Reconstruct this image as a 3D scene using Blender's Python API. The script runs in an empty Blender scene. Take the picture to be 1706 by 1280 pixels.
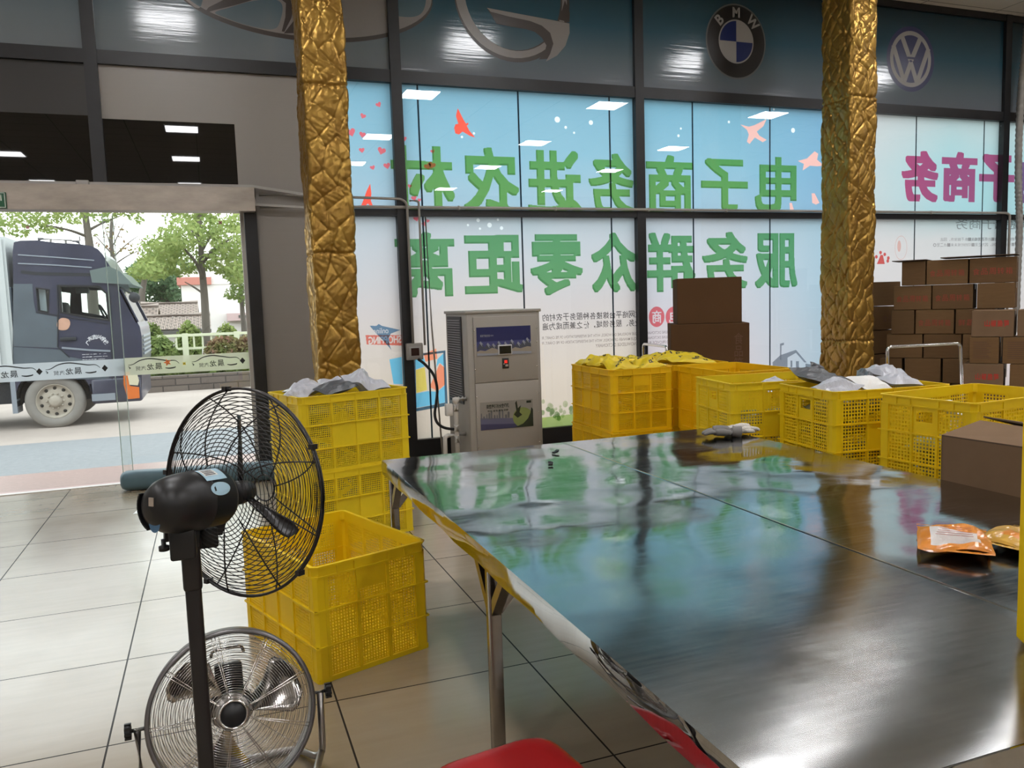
import bpy, bmesh, math, random
import numpy as np
from mathutils import Vector, Matrix

SC = bpy.context.scene
COL = SC.collection
PI = math.pi

# ------------------------------------------------------------------ camera
# world: X along the window front, Y towards it, Z up; metres; the camera stands 1.52 m above the floor
CAMH = 1.52
FPX = 1351.53                      # focal length in pixels of the 1706 px wide frame
YAW, PITCH, ROLL = -0.35357885, -0.101162, 0.03250422

def _rot():
    c, s = math.cos, math.sin
    rz = np.array([[c(YAW), -s(YAW), 0], [s(YAW), c(YAW), 0], [0, 0, 1]])
    rx = np.array([[1, 0, 0], [0, c(PITCH), -s(PITCH)], [0, s(PITCH), c(PITCH)]])
    ry = np.array([[c(ROLL), 0, s(ROLL)], [0, 1, 0], [-s(ROLL), 0, c(ROLL)]])
    return rz @ rx @ ry
RM = _rot()                        # columns: right, forward, up

cam = bpy.data.cameras.new('camera')
cam.sensor_width = 36.0
cam.lens = FPX / 1706 * 36.0
cam.clip_end = 400
camo = bpy.data.objects.new('camera', cam)
COL.objects.link(camo)
R_, F_, U_ = (Vector(RM[:, i]) for i in range(3))
mw = Matrix.Identity(4)
for i in range(3):
    mw[i][0], mw[i][1], mw[i][2] = R_[i], U_[i], -F_[i]
mw[0][3], mw[1][3], mw[2][3] = 0, 0, CAMH
camo.matrix_world = mw
SC.camera = camo

# ------------------------------------------------------------------ view, sky, light
SC.view_settings.view_transform = 'Standard'
SC.view_settings.look = 'None'
SC.view_settings.exposure = 0.0
SC.view_settings.gamma = 1.0
SC.view_settings.use_curve_mapping = False
SC.cycles.use_denoising = True
SC.cycles.max_bounces = 10
SC.cycles.diffuse_bounces = 5
SC.cycles.glossy_bounces = 5
SC.cycles.transmission_bounces = 8
SC.cycles.transparent_max_bounces = 20
SC.cycles.caustics_reflective = False
SC.cycles.caustics_refractive = False
SC.cycles.sample_clamp_indirect = 6.0

SKY = 3.3                          # bright overcast sky
LAMP = 38.0                         # ceiling panel lights
wd = bpy.data.worlds.new('overcast_sky')
SC.world = wd
wd.use_nodes = True
_nt = wd.node_tree
_nt.nodes.clear()
_o = _nt.nodes.new('ShaderNodeOutputWorld')
_b = _nt.nodes.new('ShaderNodeBackground')
_tc = _nt.nodes.new('ShaderNodeTexCoord')
_sx = _nt.nodes.new('ShaderNodeSeparateXYZ')
_cr = _nt.nodes.new('ShaderNodeValToRGB')
_cr.color_ramp.elements[0].position = 0.0
_cr.color_ramp.elements[0].color = (0.99, 1.0, 0.97, 1)
_cr.color_ramp.elements[1].position = 0.5
_cr.color_ramp.elements[1].color = (0.90, 0.96, 1.0, 1)
_nt.links.new(_tc.outputs['Generated'], _sx.inputs[0])
_nt.links.new(_sx.outputs['Z'], _cr.inputs[0])
_nt.links.new(_cr.outputs[0], _b.inputs[0])
_b.inputs[1].default_value = SKY
_nt.links.new(_b.outputs[0], _o.inputs[0])

# ------------------------------------------------------------------ where a sight line meets a plane of the place
def ray(x, y):
    v = np.array([(x - 853) / FPX, 1.0, -(y - 640) / FPX])
    return RM @ v
def on_z(x, y, z=0.0):
    r = ray(x, y); t = (z - CAMH) / r[2]
    return np.array([r[0] * t, r[1] * t, z])
def on_y(x, y, Y):
    r = ray(x, y); t = Y / r[1]
    return np.array([r[0] * t, Y, CAMH + r[2] * t])

# ------------------------------------------------------------------ objects
def tag(o, label=None, cat=None, group=None, kind=None):
    if label: o['label'] = label
    if cat: o['category'] = cat
    if group: o['group'] = group
    if kind: o['kind'] = kind
    return o

def thing(name, label, cat, loc=(0, 0, 0), rz=0.0, group=None, kind=None):
    o = bpy.data.objects.new(name, None)
    o.empty_display_size = 0.1
    COL.objects.link(o)
    o.location = loc
    o.rotation_euler = (0, 0, rz)
    return tag(o, label, cat, group, kind)

def dup(root, label, loc=None, rz=None, group=None):
    """a copy of a thing with copies of its parts and sub-parts"""
    r = root.copy(); COL.objects.link(r)
    if loc is not None: r.location = loc
    if rz is not None: r.rotation_euler = (0, 0, rz)
    r['label'] = label
    if group: r['group'] = group
    for ch in list(root.children):
        c = ch.copy(); COL.objects.link(c); c.parent = r
        for g in list(ch.children):
            d = g.copy(); COL.objects.link(d); d.parent = c
    return r

def frame_from(d):
    d = Vector(d).normalized()
    u = Vector((0, 0, 1)) if abs(d.z) < 0.95 else Vector((1, 0, 0))
    a = d.cross(u).normalized()
    b = a.cross(d).normalized()
    return d, a, b

class MB:
    """collects shapes and links them as one mesh object"""
    def __init__(s):
        s.v, s.f, s.m, s.sm = [], [], [], []
    def add(s, vs, fs, mi=0, smooth=False):
        k = len(s.v)
        s.v.extend([tuple(map(float, p)) for p in vs])
        for f in fs:
            s.f.append(tuple(k + i for i in f)); s.m.append(mi); s.sm.append(smooth)
        return s
    def box(s, c, size, mi=0, rot=None, taper=None):
        hx, hy, hz = size[0] / 2, size[1] / 2, size[2] / 2
        vs = [Vector((x * hx, y * hy, z * hz)) for z in (-1, 1) for y in (-1, 1) for x in (-1, 1)]
        if taper:
            for p in vs:
                if p.z > 0: p.x *= taper[0]; p.y *= taper[1]
        if rot is not None: vs = [rot @ p for p in vs]
        vs = [p + Vector(c) for p in vs]
        return s.add(vs, [(0, 2, 3, 1), (4, 5, 7, 6), (0, 1, 5, 4), (2, 6, 7, 3), (0, 4, 6, 2), (1, 3, 7, 5)], mi)
    def span(s, a, b, mi=0):
        c = [(a[i] + b[i]) / 2 for i in range(3)]
        return s.box(c, [abs(b[i] - a[i]) for i in range(3)], mi)
    def rbox(s, c, size, r=0.01, seg=2, mi=0, rot=None, smooth=True):
        bm = bmesh.new()
        bmesh.ops.create_cube(bm, size=1.0)
        for v in bm.verts:
            v.co = Vector((v.co.x * size[0], v.co.y * size[1], v.co.z * size[2]))
        bmesh.ops.bevel(bm, geom=list(bm.edges), offset=min(r, min(size) * 0.49), segments=seg, profile=0.5, affect='EDGES')
        bm.verts.index_update()
        vs = [v.co.copy() for v in bm.verts]
        if rot is not None: vs = [rot @ p for p in vs]
        vs = [p + Vector(c) for p in vs]
        s.add(vs, [[v.index for v in f.verts] for f in bm.faces], mi, smooth)
        bm.free()
        return s
    def bar(s, p0, p1, w, h=None, mi=0, up=None):
        """a straight square bar between two points"""
        h = w if h is None else h
        p0, p1 = Vector(p0), Vector(p1)
        d, a, b = frame_from(p1 - p0)
        if up is not None:
            b = Vector(up); a = d.cross(b).normalized(); b = a.cross(d).normalized()
        vs = [q + a * (x * w / 2) + b * (y * h / 2) for q in (p0, p1) for x, y in ((-1, -1), (1, -1), (1, 1), (-1, 1))]
        return s.add(vs, [(3, 2, 1, 0), (4, 5, 6, 7), (0, 1, 5, 4), (1, 2, 6, 5), (2, 3, 7, 6), (3, 0, 4, 7)], mi)
    def tube(s, pts, r, seg=8, mi=0, closed=False, caps=True):
        pts = [Vector(p) for p in pts]
        n = len(pts)
        rs = r if isinstance(r, (list, tuple)) else [r] * n
        vs, fs = [], []
        prev = None
        for i, p in enumerate(pts):
            if closed: t = pts[(i + 1) % n] - pts[i - 1]
            else: t = pts[min(i + 1, n - 1)] - pts[max(i - 1, 0)]
            if t.length < 1e-9: t = Vector((0, 0, 1))
            t.normalize()
            if prev is None:
                _, a, b = frame_from(t)
            else:
                a = prev - t * prev.dot(t)
                if a.length < 1e-6: _, a, b = frame_from(t)
                a.normalize(); b = t.cross(a).normalized()
            prev = a
            for k in range(seg):
                q = 2 * PI * k / seg
                vs.append(p + (a * math.cos(q) + b * math.sin(q)) * rs[i])
        m = n if closed else n - 1
        for i in range(m):
            j = (i + 1) % n
            for k in range(seg):
                l = (k + 1) % seg
                fs.append((i * seg + k, i * seg + l, j * seg + l, j * seg + k))
        if caps and not closed:
            fs.append(tuple(range(seg))[::-1]); fs.append(tuple((n - 1) * seg + k for k in range(seg)))
        return s.add(vs, fs, mi, True)
    def cyl(s, p0, p1, r, seg=16, mi=0, r2=None):
        return s.tube([p0, p1], [r, r if r2 is None else r2], seg, mi)
    def lathe(s, prof, origin=(0, 0, 0), axis=(0, 0, 1), seg=24, mi=0, sweep=2 * PI, smooth=True):
        """prof: (radius, height along axis)"""
        d, a, b = frame_from(axis)
        o = Vector(origin)
        n = len(prof)
        full = abs(sweep - 2 * PI) < 1e-6
        m = seg if full else seg + 1
        vs = [o + d * h + (a * math.cos(sweep * k / seg) + b * math.sin(sweep * k / seg)) * r for k in range(m) for r, h in prof]
        fs = []
        for k in range(seg):
            l = (k + 1) % m
            for i in range(n - 1):
                fs.append((k * n + i, k * n + i + 1, l * n + i + 1, l * n + i))
        return s.add(vs, fs, mi, smooth)
    def prism(s, poly, fn, mi=0, depth=(0, 1)):
        """poly: 2-D outline; fn(u, v, w) -> point; w takes the two depth values"""
        n = len(poly)
        vs = [fn(u, v, w) for w in depth for u, v in poly]
        fs = [tuple(range(n))[::-1], tuple(range(n, 2 * n))] + [(i, (i + 1) % n, n + (i + 1) % n, n + i) for i in range(n)]
        return s.add(vs, fs, mi)
    def build(s, name, mats, parent=None, loc=None, fixn=True):
        me = bpy.data.meshes.new(name)
        me.from_pydata(s.v, [], s.f)
        mats = mats if isinstance(mats, (list, tuple)) else [mats]
        for m in mats: me.materials.append(m)
        me.polygons.foreach_set('material_index', s.m)
        me.polygons.foreach_set('use_smooth', s.sm)
        me.update()
        if fixn and len(s.f) < 60000:
            bm = bmesh.new(); bm.from_mesh(me)
            bmesh.ops.recalc_face_normals(bm, faces=bm.faces[:])
            bm.to_mesh(me); bm.free()
        o = bpy.data.objects.new(name, me)
        COL.objects.link(o)
        if parent is not None: o.parent = parent
        if loc is not None: o.location = loc
        return o

def struct(name, mb, mats, parent=None):
    o = mb.build(name, mats, parent)
    if parent is None: o['kind'] = 'structure'
    return o

def quads_obj(name, V, mat_, parent=None, smooth=False):
    """V: n x 4 x 3 array of quads, as one mesh (leaves, grass)"""
    n = V.shape[0]
    me = bpy.data.meshes.new(name)
    me.vertices.add(n * 4); me.vertices.foreach_set('co', V.reshape(-1).astype(np.float32))
    me.loops.add(n * 4); me.loops.foreach_set('vertex_index', np.arange(n * 4, dtype=np.int32))
    me.polygons.add(n)
    me.polygons.foreach_set('loop_start', np.arange(0, n * 4, 4, dtype=np.int32))
    me.materials.append(mat_)
    me.update(calc_edges=True); me.validate()
    o = bpy.data.objects.new(name, me); COL.objects.link(o)
    if parent is not None: o.parent = parent
    return o

# ------------------------------------------------------------------ flat outlines with holes, and lettering
def _curve_mesh(cd):
    o = bpy.data.objects.new('outline', cd); COL.objects.link(o)
    bpy.context.view_layer.update()
    me = bpy.data.meshes.new_from_object(o.evaluated_get(bpy.context.evaluated_depsgraph_get()))
    vs = [tuple(v.co) for v in me.vertices]; fs = [tuple(p.vertices) for p in me.polygons]
    bpy.data.objects.remove(o); bpy.data.meshes.remove(me); bpy.data.curves.remove(cd)
    return vs, fs

def outline(loops, depth=0.0):
    """filled 2-D outlines (holes allowed) in XY, thickness depth in Z"""
    cd = bpy.data.curves.new('outline', 'CURVE'); cd.dimensions = '2D'; cd.fill_mode = 'BOTH'; cd.extrude = depth / 2
    for lp in loops:
        sp = cd.splines.new('POLY'); sp.points.add(len(lp) - 1); sp.use_cyclic_u = True
        for p, q in zip(sp.points, lp): p.co = (q[0], q[1], 0, 1)
    return _curve_mesh(cd)

_glyphs = {}
def glyph(body, bold=0.0):
    k = (body, bold)
    if k not in _glyphs:
        cd = bpy.data.curves.new('lettering', 'FONT'); cd.body = body; cd.offset = bold; cd.resolution_u = 3
        vs, fs = _curve_mesh(cd)
        _glyphs[k] = (np.array(vs)[:, :2] if vs else np.zeros((0, 2)), fs)
    return _glyphs[k]

def runs_mesh(out):
    """a filled grid as merged rectangles in a unit square"""
    rows, cols = out.shape
    V, F, live = [], [], {}
    for j in range(rows + 1):
        runs = []
        if j < rows:
            row = np.concatenate([[0], out[j].astype(int), [0]]); d = np.diff(row)
            runs = list(zip(np.where(d == 1)[0], np.where(d == -1)[0]))
        new = {}
        for q in runs: new[q] = live.pop(q, j)
        for (a, b), j0 in live.items():
            k0 = len(V); V += [(a / cols, j0 / rows), (b / cols, j0 / rows), (b / cols, j / rows), (a / cols, j / rows)]; F.append((k0, k0 + 1, k0 + 2, k0 + 3))
        live = new
    return np.array(V), F

def poly_mask(poly, x0, x1, z0, z1, rows, cols):
    """cells of a grid over a rectangle that lie inside an outline"""
    zz, xx = np.mgrid[0:rows, 0:cols]
    X = x0 + (xx + .5) / cols * (x1 - x0); Z = z0 + (zz + .5) / rows * (z1 - z0)
    m = np.zeros((rows, cols), bool)
    for (ax, az), (bx, bz) in zip(poly, poly[1:] + poly[:1]):
        if abs(bz - az) < 1e-12: continue
        m ^= ((az > Z) != (bz > Z)) & (X < (bx - ax) * (Z - az) / (bz - az) + ax)
    return m

def text_mask(body, x0, x1, z0, z1, X0, X1, Z0, Z1, rows, cols, mirror=True, grow=0):
    """cells of the grid over (X0..X1, Z0..Z1) that lettering fitted to (x0..x1, z0..z1) covers"""
    vs, fs = glyph(body)
    lo, hi = vs.min(0), vs.max(0); t = (vs - lo) / (hi - lo)
    if mirror: t[:, 0] = 1 - t[:, 0]
    v = np.stack([(x0 + (x1 - x0) * t[:, 0] - X0) / (X1 - X0) * cols, (z0 + (z1 - z0) * t[:, 1] - Z0) / (Z1 - Z0) * rows], 1)
    m = np.zeros((rows, cols), bool)
    zz, xx = np.mgrid[0:rows, 0:cols] + 0.5
    for f in fs:
        for k in range(1, len(f) - 1):
            a, b, c = v[f[0]], v[f[k]], v[f[k + 1]]
            i0, i1 = int(max(0, min(a[0], b[0], c[0]) - 1)), int(min(cols, max(a[0], b[0], c[0]) + 2))
            j0, j1 = int(max(0, min(a[1], b[1], c[1]) - 1)), int(min(rows, max(a[1], b[1], c[1]) + 2))
            X, Y = xx[j0:j1, i0:i1], zz[j0:j1, i0:i1]
            def e(p, q): return (q[0] - p[0]) * (Y - p[1]) - (q[1] - p[1]) * (X - p[0])
            e1, e2, e3 = e(a, b), e(b, c), e(c, a)
            m[j0:j1, i0:i1] |= ((e1 >= 0) & (e2 >= 0) & (e3 >= 0)) | ((e1 <= 0) & (e2 <= 0) & (e3 <= 0))
    for _ in range(grow):
        q = m.copy(); q[1:] |= m[:-1]; q[:-1] |= m[1:]; q[:, 1:] |= m[:, :-1]; q[:, :-1] |= m[:, 1:]; m = q
    return m

def bold_glyph(ch, grow, res=120):
    """a heavy character: its filled outline thickened on a fine grid, returned as merged rectangles in a unit square"""
    key = (ch, 'bold', grow, res)
    if key in _glyphs: return _glyphs[key]
    vs, fs = glyph(ch)
    lo, hi = vs.min(0), vs.max(0)
    pad = int(round(grow * res)) + 1
    v = (vs - lo) / (hi - lo) * (res - 2 * pad) + pad
    g = np.zeros((res, res), bool)
    yy, xx = np.mgrid[0:res, 0:res] + 0.5
    for f in fs:
        for k in range(1, len(f) - 1):
            a, b, c = v[f[0]], v[f[k]], v[f[k + 1]]
            x0, x1 = int(max(0, min(a[0], b[0], c[0]) - 1)), int(min(res, max(a[0], b[0], c[0]) + 2))
            y0, y1 = int(max(0, min(a[1], b[1], c[1]) - 1)), int(min(res, max(a[1], b[1], c[1]) + 2))
            X, Y = xx[y0:y1, x0:x1], yy[y0:y1, x0:x1]
            def e(p, q): return (q[0] - p[0]) * (Y - p[1]) - (q[1] - p[1]) * (X - p[0])
            e1, e2, e3 = e(a, b), e(b, c), e(c, a)
            g[y0:y1, x0:x1] |= ((e1 >= 0) & (e2 >= 0) & (e3 >= 0)) | ((e1 <= 0) & (e2 <= 0) & (e3 <= 0))
    r = grow * res; k = int(math.ceil(r)); out = np.zeros_like(g)
    for dy in range(-k, k + 1):
        for dx in range(-k, k + 1):
            if max(abs(dx) / (r * 1.12), abs(dy) / (r * 0.86)) > 1.0: continue
            out[max(0, dy):res + min(0, dy), max(0, dx):res + min(0, dx)] |= g[max(0, -dy):res + min(0, -dy), max(0, -dx):res + min(0, -dx)]
    V, F = runs_mesh(out)
    _glyphs[key] = (np.array(V), F)
    return _glyphs[key]

def bold_in(mb, ch, x0, x1, z0, z1, fn, grow=0.035, mirror=False, mi=0, res=120):
    V, F = bold_glyph(ch, grow, res)
    mb.add([fn(x0 + (x1 - x0) * ((1 - a) if mirror else a), z0 + (z1 - z0) * b) for a, b in V], F, mi)

def bold_line(mb, body, x0, x1, z0, z1, fn, grow=0.03, res=44, gap=0.12):
    p = (x1 - x0) / len(body)
    for i, ch in enumerate(body): bold_in(mb, ch, x0 + i * p + gap * p / 2, x0 + (i + 1) * p - gap * p / 2, z0, z1, fn, grow, False, 0, res)

def text_in(mb, body, x0, x1, z0, z1, fn, bold=0.0, mirror=False, mi=0):
    """lettering fitted to a rectangle; fn(u, v) -> point"""
    vs, fs = glyph(body, bold)
    if not len(vs): return
    lo, hi = vs.min(0), vs.max(0)
    t = (vs - lo) / np.maximum(hi - lo, 1e-6)
    if mirror: t[:, 0] = 1 - t[:, 0]
    mb.add([fn(x0 + (x1 - x0) * a, z0 + (z1 - z0) * b) for a, b in t], fs, mi)

def circle(cx, cy, rx, ry=None, n=48, a0=0.0, a1=2 * PI, endpoint=False):
    ry = rx if ry is None else ry
    m = n - 1 if endpoint else n
    return [(cx + rx * math.cos(a0 + (a1 - a0) * i / m), cy + ry * math.sin(a0 + (a1 - a0) * i / m)) for i in range(n)]

def stroke(pts, w):
    """a polyline given a width, as an outline"""
    P = [Vector((p[0], p[1])) for p in pts]
    n = len(P)
    ws = w if isinstance(w, (list, tuple)) else [w] * n
    L, Rr = [], []
    for i in range(n):
        t = (P[min(i + 1, n - 1)] - P[max(i - 1, 0)])
        if t.length < 1e-9: t = Vector((1, 0))
        t.normalize()
        nn = Vector((-t.y, t.x))
        L.append(tuple(P[i] + nn * ws[i] / 2)); Rr.append(tuple(P[i] - nn * ws[i] / 2))
    return L + Rr[::-1]

def spline(pts, n=8, closed=False):
    """smooth points through given ones"""
    P = [Vector(p) for p in pts]
    m = len(P); out = []
    rng = range(m) if closed else range(m - 1)
    for i in rng:
        if closed: a, b, c, d = P[i - 1], P[i], P[(i + 1) % m], P[(i + 2) % m]
        else: a, b, c, d = P[max(i - 1, 0)], P[i], P[i + 1], P[min(i + 2, m - 1)]
        for k in range(n):
            t = k / n
            out.append(0.5 * ((2 * b) + (c - a) * t + (2 * a - 5 * b + 4 * c - d) * t * t + (3 * b - a - 3 * c + d) * t ** 3))
    if not closed: out.append(P[-1])
    return out

def fillet(pts, r, n=5):
    """a 3-D path with rounded corners"""
    P = [Vector(p) for p in pts]
    out = [P[0]]
    for i in range(1, len(P) - 1):
        a, b, c = P[i - 1], P[i], P[i + 1]
        u = (a - b); v = (c - b)
        rr = min(r, u.length * .49, v.length * .49)
        p, q = b + u.normalized() * rr, b + v.normalized() * rr
        for k in range(n + 1):
            t = k / n
            out.append((1 - t) ** 2 * p + 2 * t * (1 - t) * b + t * t * q)
    out.append(P[-1])
    return out
# ------------------------------------------------------------------ materials
MT = {}
def _new(name):
    m = bpy.data.materials.new(name); m.use_nodes = True
    nt = m.node_tree; nt.nodes.clear()
    out = nt.nodes.new('ShaderNodeOutputMaterial')
    MT[name] = m
    return m, nt, out
def nd(nt, typ, **kw):
    n = nt.nodes.new('ShaderNode' + typ)
    for k, v in kw.items():
        if k.startswith('_'): setattr(n, k[1:], v)
        else:
            key = int(k[1:]) if k[0] == 'i' and k[1:].isdigit() else k.replace('_', ' ')
            s = n.inputs[key]
            if hasattr(v, 'is_output'): nt.links.new(v, s)
            else: s.default_value = v
    return n
def rgb(c): return (c[0], c[1], c[2], 1.0)
def hexc(h):
    h = h.lstrip('#')
    def l(u):
        u /= 255
        return u / 12.92 if u <= .04045 else ((u + .055) / 1.055) ** 2.4
    return tuple(l(int(h[i:i + 2], 16)) for i in (0, 2, 4))

def mat(name, col, rough=0.5, metal=0.0, noise=None, bump=None, coat=0.0, trans=0.0, emit=None, aniso=0.0, spec=0.5, stretch=None, sheen=0):
    """noise=(scale, amount of lightness change); bump=(scale, strength); trans: share of light a thin sheet lets through"""
    m, nt, out = _new(name)
    p = nd(nt, 'BsdfPrincipled', Base_Color=rgb(col), Roughness=rough, Metallic=metal)
    p.inputs['Specular IOR Level'].default_value = spec
    p.inputs['Coat Weight'].default_value = coat
    p.inputs['Coat Roughness'].default_value = 0.05
    p.inputs['Anisotropic'].default_value = aniso
    if emit:
        p.inputs['Emission Color'].default_value = rgb(emit[0]); p.inputs['Emission Strength'].default_value = emit[1]
    tc = None
    if noise or bump:
        tc = nd(nt, 'TexCoord').outputs['Object']
        if stretch: tc = nd(nt, 'Mapping', Vector=tc, Scale=stretch).outputs[0]
    csrc = None
    if noise:
        nz = nd(nt, 'TexNoise', Vector=tc, Scale=noise[0], Detail=5.0, Roughness=0.6)
        mr = nd(nt, 'MapRange', Value=nz.outputs['Fac'], i1=0.25, i2=0.75, i3=1 - noise[1], i4=1 + noise[1])
        vm = nd(nt, 'VectorMath', _operation='SCALE', i0=col)
        nt.links.new(mr.outputs[0], vm.inputs['Scale'])
        csrc = vm.outputs[0]
        nt.links.new(csrc, p.inputs['Base Color'])
    if bump:
        nb = nd(nt, 'TexNoise', Vector=tc, Scale=bump[0], Detail=3.0)
        bp = nd(nt, 'Bump', Strength=bump[1], Distance=0.02, Height=nb.outputs['Fac'])
        nt.links.new(bp.outputs[0], p.inputs['Normal'])
    sh = p.outputs[0]
    if trans:
        t = nd(nt, 'BsdfTranslucent', Color=rgb(col))
        if csrc is not None: nt.links.new(csrc, t.inputs[0])
        sh = nd(nt, 'MixShader', i0=trans, i1=sh, i2=t.outputs[0]).outputs[0]
    nt.links.new(sh, out.inputs[0])
    return m

def glass(name, tint=(1, 1, 1), refl=1.0, rough=0.0):
    """a thin pane: a clear sheet with a fresnel reflection"""
    m, nt, out = _new(name)
    bk = nd(nt, 'NewGeometry').outputs['Backfacing']          # the far face of the sheet reflects like the near one
    ir = nd(nt, 'Math', _operation='MULTIPLY_ADD', i0=bk, i1=1 / 1.5 - 1.5, i2=1.5)
    fr = nd(nt, 'Fresnel', IOR=ir.outputs[0])
    ml = nd(nt, 'Math', _operation='MULTIPLY', i0=fr.outputs[0], i1=refl)
    a = nd(nt, 'BsdfTransparent', Color=rgb(tint))
    b = nd(nt, 'BsdfGlossy', Color=(1, 1, 1, 1), Roughness=rough)
    mx = nd(nt, 'MixShader', i0=ml.outputs[0], i1=a.outputs[0], i2=b.outputs[0])
    nt.links.new(mx.outputs[0], out.inputs[0])
    return m

def ink(name, col):
    """print on a backlit film: a coloured filter"""
    m, nt, out = _new(name)
    a = nd(nt, 'BsdfTransparent', Color=rgb(col))
    nt.links.new(a.outputs[0], out.inputs[0])
    return m

def film(name, stops, xtint=None, share=0.72, zr=(0.0, 4.0)):
    """translucent printed sheet, colour running from bottom to top in the print: stops=(z, colour)"""
    m, nt, out = _new(name)
    pos = nd(nt, 'NewGeometry').outputs['Position']
    sx = nd(nt, 'SeparateXYZ', Vector=pos)
    nz = nd(nt, 'TexNoise', Vector=pos, Scale=0.7, Detail=3.0)
    wob = nd(nt, 'MapRange', Value=nz.outputs['Fac'], i1=0.0, i2=1.0, i3=-0.35, i4=0.35)
    zz = nd(nt, 'Math', _operation='ADD', i0=sx.outputs['Z'], i1=wob.outputs[0])
    fz = nd(nt, 'MapRange', Value=zz.outputs[0], i1=zr[0], i2=zr[1], i3=0.0, i4=1.0)
    cr = nd(nt, 'ValToRGB', Fac=fz.outputs[0])
    el = cr.color_ramp.elements
    while len(el) < len(stops): el.new(0.5)
    for e, (z, c) in zip(el, stops):
        e.position = (z - zr[0]) / (zr[1] - zr[0]); e.color = rgb(c)
    csrc = cr.outputs[0]
    if xtint:
        x0, x1, c = xtint
        fx = nd(nt, 'MapRange', Value=sx.outputs['X'], i1=x0, i2=x1, i3=0.0, i4=1.0)
        mx = nd(nt, 'Mix', _data_type='RGBA')
        nt.links.new(fx.outputs[0], mx.inputs[0]); nt.links.new(csrc, mx.inputs[6]); mx.inputs[7].default_value = rgb(c)
        csrc = mx.outputs[2]
    t = nd(nt, 'BsdfTranslucent'); nt.links.new(csrc, t.inputs[0])
    d = nd(nt, 'BsdfDiffuse'); nt.links.new(csrc, d.inputs[0])
    mx = nd(nt, 'MixShader', i0=1 - share, i1=t.outputs[0], i2=d.outputs[0])
    nt.links.new(mx.outputs[0], out.inputs[0])
    return m

def floor_mat():
    m, nt, out = _new('floor_tiles')
    pos = nd(nt, 'NewGeometry').outputs['Position']
    sx = nd(nt, 'SeparateXYZ', Vector=pos)
    def lines(v, x0, pitch, w):
        a = nd(nt, 'Math', _operation='SUBTRACT', i0=v, i1=x0)
        b = nd(nt, 'Math', _operation='DIVIDE', i0=a.outputs[0], i1=pitch)
        f = nd(nt, 'Math', _operation='FRACT', i0=b.outputs[0])
        g = nd(nt, 'Math', _operation='SUBTRACT', i0=f.outputs[0], i1=0.5)
        h = nd(nt, 'Math', _operation='ABSOLUTE', i0=g.outputs[0])
        return nd(nt, 'Math', _operation='GREATER_THAN', i0=h.outputs[0], i1=0.5 - w / pitch / 2), b
    lx, ix = lines(sx.outputs['X'], -0.436, 0.804, 0.007)
    ly, iy = lines(sx.outputs['Y'], 3.842, 0.766, 0.007)
    gr = nd(nt, 'Math', _operation='MAXIMUM', i0=lx.outputs[0], i1=ly.outputs[0])
    # each tile a slightly different shade
    fx = nd(nt, 'Math', _operation='FLOOR', i0=ix.outputs[0]); fy = nd(nt, 'Math', _operation='FLOOR', i0=iy.outputs[0])
    cb = nd(nt, 'CombineXYZ', X=fx.outputs[0], Y=fy.outputs[0])
    wn = nd(nt, 'TexWhiteNoise', _noise_dimensions='3D', Vector=cb.outputs[0])
    n1 = nd(nt, 'TexNoise', Vector=pos, Scale=2.2, Detail=7.0, Roughness=0.65)
    mpp = nd(nt, 'Mapping', Vector=pos, Scale=(1.0, 7.0, 1.0))
    n2 = nd(nt, 'TexNoise', Vector=mpp.outputs[0], Scale=3.0, Detail=5.0)
    s1 = nd(nt, 'Math', _operation='ADD', i0=n1.outputs['Fac'], i1=n2.outputs['Fac'])
    s2 = nd(nt, 'Math', _operation='MULTIPLY_ADD', i0=wn.outputs[0], i1=0.25, i2=s1.outputs[0])
    cr = nd(nt, 'ValToRGB', Fac=nd(nt, 'MapRange', Value=s2.outputs[0], i1=0.3, i2=1.9).outputs[0])
    cr.color_ramp.elements[0].color = rgb((0.29, 0.23, 0.155)); cr.color_ramp.elements[1].color = rgb((0.395, 0.325, 0.235))
    mx = nd(nt, 'Mix', _data_type='RGBA'); nt.links.new(gr.outputs[0], mx.inputs[0]); nt.links.new(cr.outputs[0], mx.inputs[6])
    mx.inputs[7].default_value = rgb((0.035, 0.03, 0.025))
    rr = nd(nt, 'MapRange', Value=n1.outputs['Fac'], i1=0.3, i2=0.7, i3=0.12, i4=0.26)
    p = nd(nt, 'BsdfPrincipled'); cw = nd(nt, 'MapRange', Value=gr.outputs[0], i1=0.0, i2=1.0, i3=0.6, i4=0.0); nt.links.new(cw.outputs[0], p.inputs['Coat Weight']); sl = nd(nt, 'MapRange', Value=gr.outputs[0], i1=0.0, i2=1.0, i3=0.5, i4=0.05); nt.links.new(sl.outputs[0], p.inputs['Specular IOR Level']); p.inputs['Coat Roughness'].default_value = 0.20; nt.links.new(mx.outputs[2], p.inputs['Base Color']); nt.links.new(rr.outputs[0], p.inputs['Roughness'])
    nt.links.new(p.outputs[0], out.inputs[0])
    return m

def ceiling_mat():
    m, nt, out = _new('ceiling_tiles')
    pos = nd(nt, 'NewGeometry').outputs['Position']
    br = nd(nt, 'TexBrick', Vector=pos, Scale=1.0, Color1=rgb((.88, .85, .81)), Color2=rgb((.84, .81, .77)), Mortar=rgb((.16, .15, .14)))
    br.offset = 0.0
    br.inputs['Mortar Size'].default_value = 0.006; br.inputs['Brick Width'].default_value = 1.2; br.inputs['Row Height'].default_value = 0.6
    p = nd(nt, 'BsdfPrincipled', Roughness=0.7); nt.links.new(br.outputs[0], p.inputs['Base Color'])
    nt.links.new(p.outputs[0], out.inputs[0])
    return m

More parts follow.
